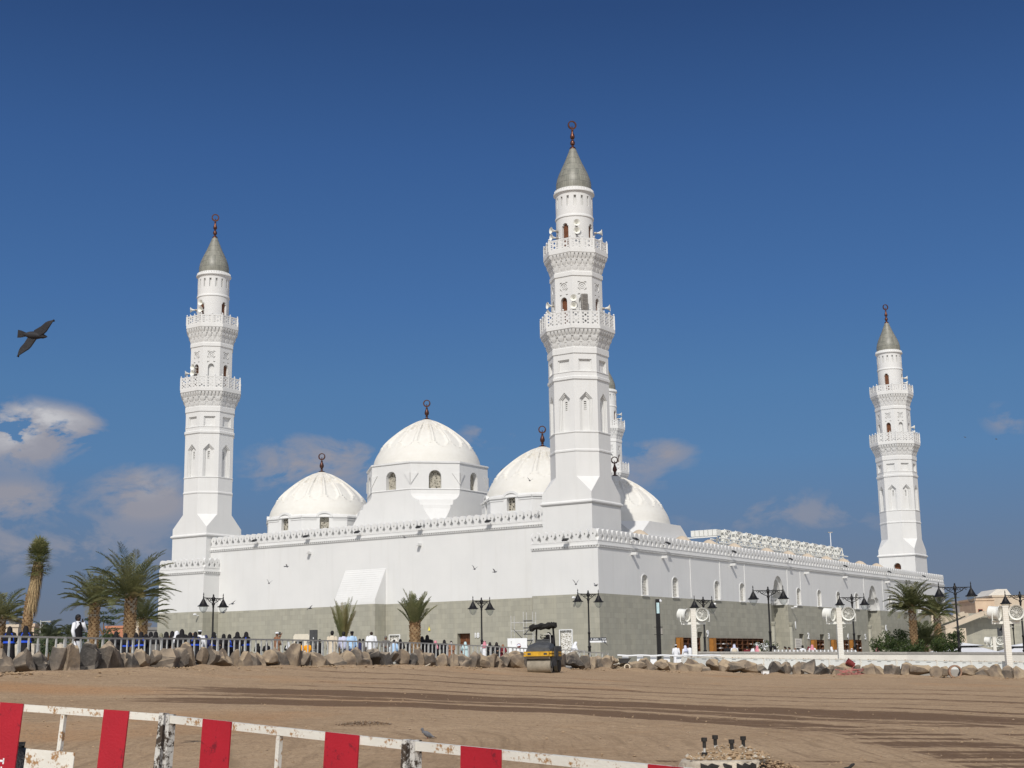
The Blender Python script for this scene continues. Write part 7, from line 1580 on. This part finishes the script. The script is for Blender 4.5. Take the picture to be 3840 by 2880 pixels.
# seen from below: head to the right, wings spread up-right and down-left in the picture
xa, ya, za = cx_, cy_, -fw
hd = (xa*.98 + ya*-.10 + za*.12).normalized(); wg = (xa*.08 + ya*.99 + za*.0); wg = (wg - hd*wg.dot(hd)).normalized(); nn = wg.cross(-hd).normalized()
t.matrix_world = Matrix.Translation(p) @ Matrix((wg, -hd, nn)).transposed().to_4x4()
for i, (u, v, d, rz, ro_, sp_, up_, lab) in enumerate(((1009, 2187, 112, .4, .2, .42, 1.1, 'small pigeon with raised wings before the white wall, lowest at left'), (1075, 2124, 118, 1.2, .9, .3, .5, 'tiny pigeon below the left rain spout'), (871, 2264, 100, -.3, -.5, .55, .2, 'gliding pigeon right of the leftmost lamp'), (837, 2296, 98, -.3, -.5, .62, .15, 'long-winged pigeon crossing the top of the stone base near the leftmost lamp'), (1162, 2281, 100, -.4, -.6, .5, .2, 'pigeon gliding above the stone base left of the tied-up palm'), (1518, 2016, 118, .6, .3, .4, .4, 'pigeon just under the parapet of the main wall'), (1780, 2134, 112, .5, .2, .5, .9, 'pigeon with one raised wing right of the right rain spout, left of a pair'), (1856, 2145, 112, .9, .3, .52, .6, 'pigeon with drooping wing, right of a pair before the white wall'), (2160, 2191, 108, .3, 0, .5, 1.3, 'pigeon with wings in a V left of the corner lamp'), (2234, 2196, 106, -.8, .2, .48, .6, 'pigeon flying right at the corner of the mosque'), (2269, 2410, 104, .2, 1.0, .5, .1, 'dark pigeon before the stone base under the direction sign'), (1987, 1802, 120, .3, .2, .5, .7, 'pigeon in front of the dome beside the nearest minaret'), (3620, 1640, 240, .3, .2, .6, .3, 'distant bird in the sky right of the far minaret'), (3737, 1647, 240, .6, .2, .6, .3, 'distant bird near the right edge of the sky'))):
    bird_fly(lab, at(u, v, d), rz, ro_, sp_, up_, ('feather', 'ltfeather'), 'pigeons flying around the mosque')
p = ground_at(1603, 2771); t = thing('pigeon', 'grey pigeon standing on the dirt beyond the middle barrier', 'bird', (p.x, p.y, p.z-.01), -1.35); t.scale = (.74,)*3
b = MB(); Mb = Matrix.Translation((0, 0, .13)) @ Matrix.Rotation(-.55, 4, 'X') @ Matrix.Rotation(-PI/2, 4, 'X'); b.lathe([(.01, -.15), (.035, -.12), (.065, -.05), (.07, .02), (.055, .09), (.03, .13), (.01, .15)], 16, M=Mb)
b.lathe([(.01, -.05), (.03, -.03), (.036, 0), (.03, .03), (.01, .045)], 12, (0, -.135, .255)); b.tube([(0, -.10, .17), (0, -.13, .25)], [.045, .03], 10); b.tube([(0, -.165, .25), (0, -.20, .245)], [.012, .004], 6); b.build('body', M['feather'], t)
for s in (-1, 1): b = MB(); b.lathe([(.005, -.12), (.03, -.08), (.042, 0), (.035, .07), (.015, .15), (.004, .18)], 10, M=Matrix.Translation((s*.052, .02, .14)) @ Matrix.Rotation(-.55, 4, 'X') @ Matrix.Rotation(-PI/2, 4, 'X') @ Matrix.Scale(.45, 4, (1, 0, 0))); b.build('wing', M['feather'], t)
b = MB(); b.loft([[V((x, .10, .10+z)) for x, z in ((-.03,-.01),(.03,-.01),(.03,.01),(-.03,.01))], [V((x, .24, .03+z)) for x, z in ((-.04,-.005),(.04,-.005),(.04,.005),(-.04,.005))]]); b.build('tail', M['dkfeather'], t)
for s in (-1, 1): b = MB(); b.tube([(s*.025, 0, .09), (s*.025, -.005, .01), (s*.025, -.03, .005)], .006, 6); b.build('leg', M['redwood'], t)
# ------------------------------------------------------------------ debris by the boulders
def put(name, label, cat, u, v, d, rz=0): p = at(u, v, d); return thing(name, label, cat, (p.x, p.y, p.z), rz)
t = put('bucket', 'maroon bucket lying tilted on a dark boulder at right', 'bucket', 3190, 2487, dr(3190)-.1); Mx = Matrix.Rotation(-1.0, 4, 'Y'); b = MB(); b.lathe([(.0, -.24), (.15, -.24), (.20, .22), (.215, .22), (.215, .25), (.19, .25), (.14, -.2), (0, -.2)], 20, M=Mx); b.build('pail', M['bucket'], t); b = MB(); b.tube([Mx @ V((.21*math.cos(a), .02, .23+.2*math.sin(a))) for a in [PI*i/10 for i in range(11)]], .008); b.build('handle', M['steel'], t)
t = put('pipe_ring', 'rusty pipe ring standing among the boulders at right', 'ring', 3583, 2545, dr(3583)-.45); b = MB(); Rm = Matrix.Translation((0, 0, .40)) @ Matrix.Rotation(PI/2, 4, 'X'); b.lathe([(.30, -.12), (.39, -.12), (.39, .12), (.30, .12), (.30, -.12)], 36, M=Rm, sm=False); b.build('ring', M['pipe'], t); b = MB(); b.lathe([(.295, -.10), (.30, -.10), (.30, .11), (.295, .11), (.295, -.10)], 36, M=Rm); b.build('lining', M['dkgrey'], t)
t = put('round_slab', 'round tan stone slab leaning among the boulders at right', 'slab', 3512, 2546, dr(3512)-.45); b = MB(); Rm = Matrix.Translation((0, 0, .38)) @ Matrix.Rotation(PI/2-.12, 4, 'X'); b.lathe([(.0, -.08), (.35, -.09), (.38, -.05), (.38, .06), (.34, .1), (0, .1)], 30, M=Rm); b.build('disc', M['rockA'], t); b = MB(); b.lathe([(.385, -.02), (.39, 0), (.385, .02)], 30, M=Rm); b.build('rim', M['rockB'], t)
t = put('rope_heap', 'tangled heap of pink rope on the dirt at right', 'rope', 3195, 2543, dr(3195)-.9); rnd = random.Random(17); b = MB()
for i in range(26):
    a0 = rnd.uniform(0, 6); rx, ry = rnd.uniform(.35, 1.05), rnd.uniform(.12, .35); cx0 = rnd.uniform(-.4, .4); hh = rnd.uniform(.02, .22) if i > 4 else rnd.uniform(.35, .55)
    b.tube([(cx0+rx*math.cos(a0+q*.32), ry*math.sin(a0+q*.32), .03+hh*abs(math.sin(q*.2+a0))) for q in range(14)], .022, 5)
b.build('rope', M['rope'], t); b = MB(); b.tube([(0, .3, .2), (.12, .3, .6), (.3, .3, .75)], .02); b.build('rope_end', M['rope'], t)
t = put('container', 'white plastic container lying before the boulders under the portal lamp', 'container', 2870, 2535, dr(2870)-.5, .2); b = MB(); b.loft([[V((x*.2, y*.16, z)) for x, y in ((-1,-1),(1,-1),(1,1),(-1,1))] for z in (0, .30)]); b.build('box', M['plain'], t); b = MB(); b.box(-.215, .215, -.175, .175, .29, .32); b.build('lid', M['houseW'], t)
t = put('white_pipe', 'white plastic pipe lying on the dirt right of the wheelbarrow', 'pipe', 2422, 2525, dr(2422)-1.0); b = MB(); b.tube([(-.5, 0, .05), (.5, .02, .05)], .045, 10); b.build('tube', M['plain'], t); b = MB(); b.lathe([(.06, -.06), (.06, .06)], 12, M=Matrix.Translation((0, .01, .05)) @ Matrix.Rotation(PI/2, 4, 'Y')); b.build('joint', M['houseW'], t)
t = put('wheelbarrow', 'overturned dusty wheelbarrow with its wheel up among the boulders right of the roller', 'wheelbarrow', 2344, 2514, dr(2344)-.6); b = MB(); b.loft([[V((x*.22-.08, y*.3, .42)) for x, y in ((-1,-1),(1,-1),(1,1),(-1,1))], [V((x*.36-.02, y*.4, .70)) for x, y in ((-1,-1),(1,-1),(1,1),(-1,1))]]); b.build('tray', M['dkgrey'], t); Rm = Matrix.Translation((.1, -.35, .2)) @ Matrix.Rotation(PI/2-.3, 4, 'X')
b = MB(); b.lathe([(.13, -.04), (.18, -.04), (.19, 0), (.18, .04), (.13, .04), (.12, 0), (.13, -.04)], 24, M=Rm); b.build('wheel', M['cbeige'], t)
for s in (-1, 1): b = MB(); b.tube([(-.7, s*.25, .35), (.1, s*.2, .45), (.35, s*.08, .2)], .02); b.build('handle', M['steel'], t)
t = put('plate', 'round cream plate leaning on the boulder above the wheelbarrow', 'plate', 2324, 2479, dr(2324)-.2); b = MB(); b.lathe([(0, 0), (.16, .01), (.2, .05), (.205, .05), (.16, -.005), (0, -.012)], 24, M=Matrix.Rotation(PI/2-.2, 4, 'X')); b.build('dish', M['cream'], t); b = MB(); b.lathe([(.06, -.013), (.075, -.016), (.075, -.02)], 18, M=Matrix.Rotation(PI/2-.2, 4, 'X')); b.build('foot', M['houseW'], t)
t = put('broken_crate', 'broken yellowish crate lying in front of the boulders below the large black-robed woman', 'crate', 1590, 2513, dr(1590)-1.2, .5); b = MB(); b.box(-.3, .3, -.15, .15, 0, .04); b.beam((-.3, -.1, .05), (.35, .05, .3), .08, .03); b.build('slats', M['cbeige'], t); b = MB(); b.box(.1, .34, -.16, -.1, .0, .16); b.build('end_board', M['orange'], t)
t = thing('slotted_rail', 'low row of white and dark folded slats along the top of the right-hand wall', 'railing')
a, q = at(2898, 2448, 101.5), at(3215, 2449, 101); n = 44; b = MB(); g = MB()
for i in range(n):
    p = a.lerp(q, i/n); (b if i % 2 else g).box(p.x-.05, p.x+.05, p.y-.04, p.y+.04, p.z-.5, p.z+.22)
b.build('white_slats', M['plain'], t); g.build('dark_slats', M['grey'], t); b = MB(); b.beam(a+V((0,.1,.1)), q+V((0,.1,.1)), .05); b.build('bar', M['steel'], t)
# a held phone
p = at(1049, 2371, dr(1039)+3.4-.1); t = thing('phone', 'black phone held up by the man in the brown shirt', 'phone', (p.x, p.y+.05, p.z-.06)); b = MB(); b.box(-.035, .035, -.006, .006, -.07, .07); b.build('case', M['black'], t); b = MB(); b.box(-.03, .03, .0061, .008, -.06, .06); b.build('screen', M['dkgrey'], t)
bpy.context.view_layer.update()
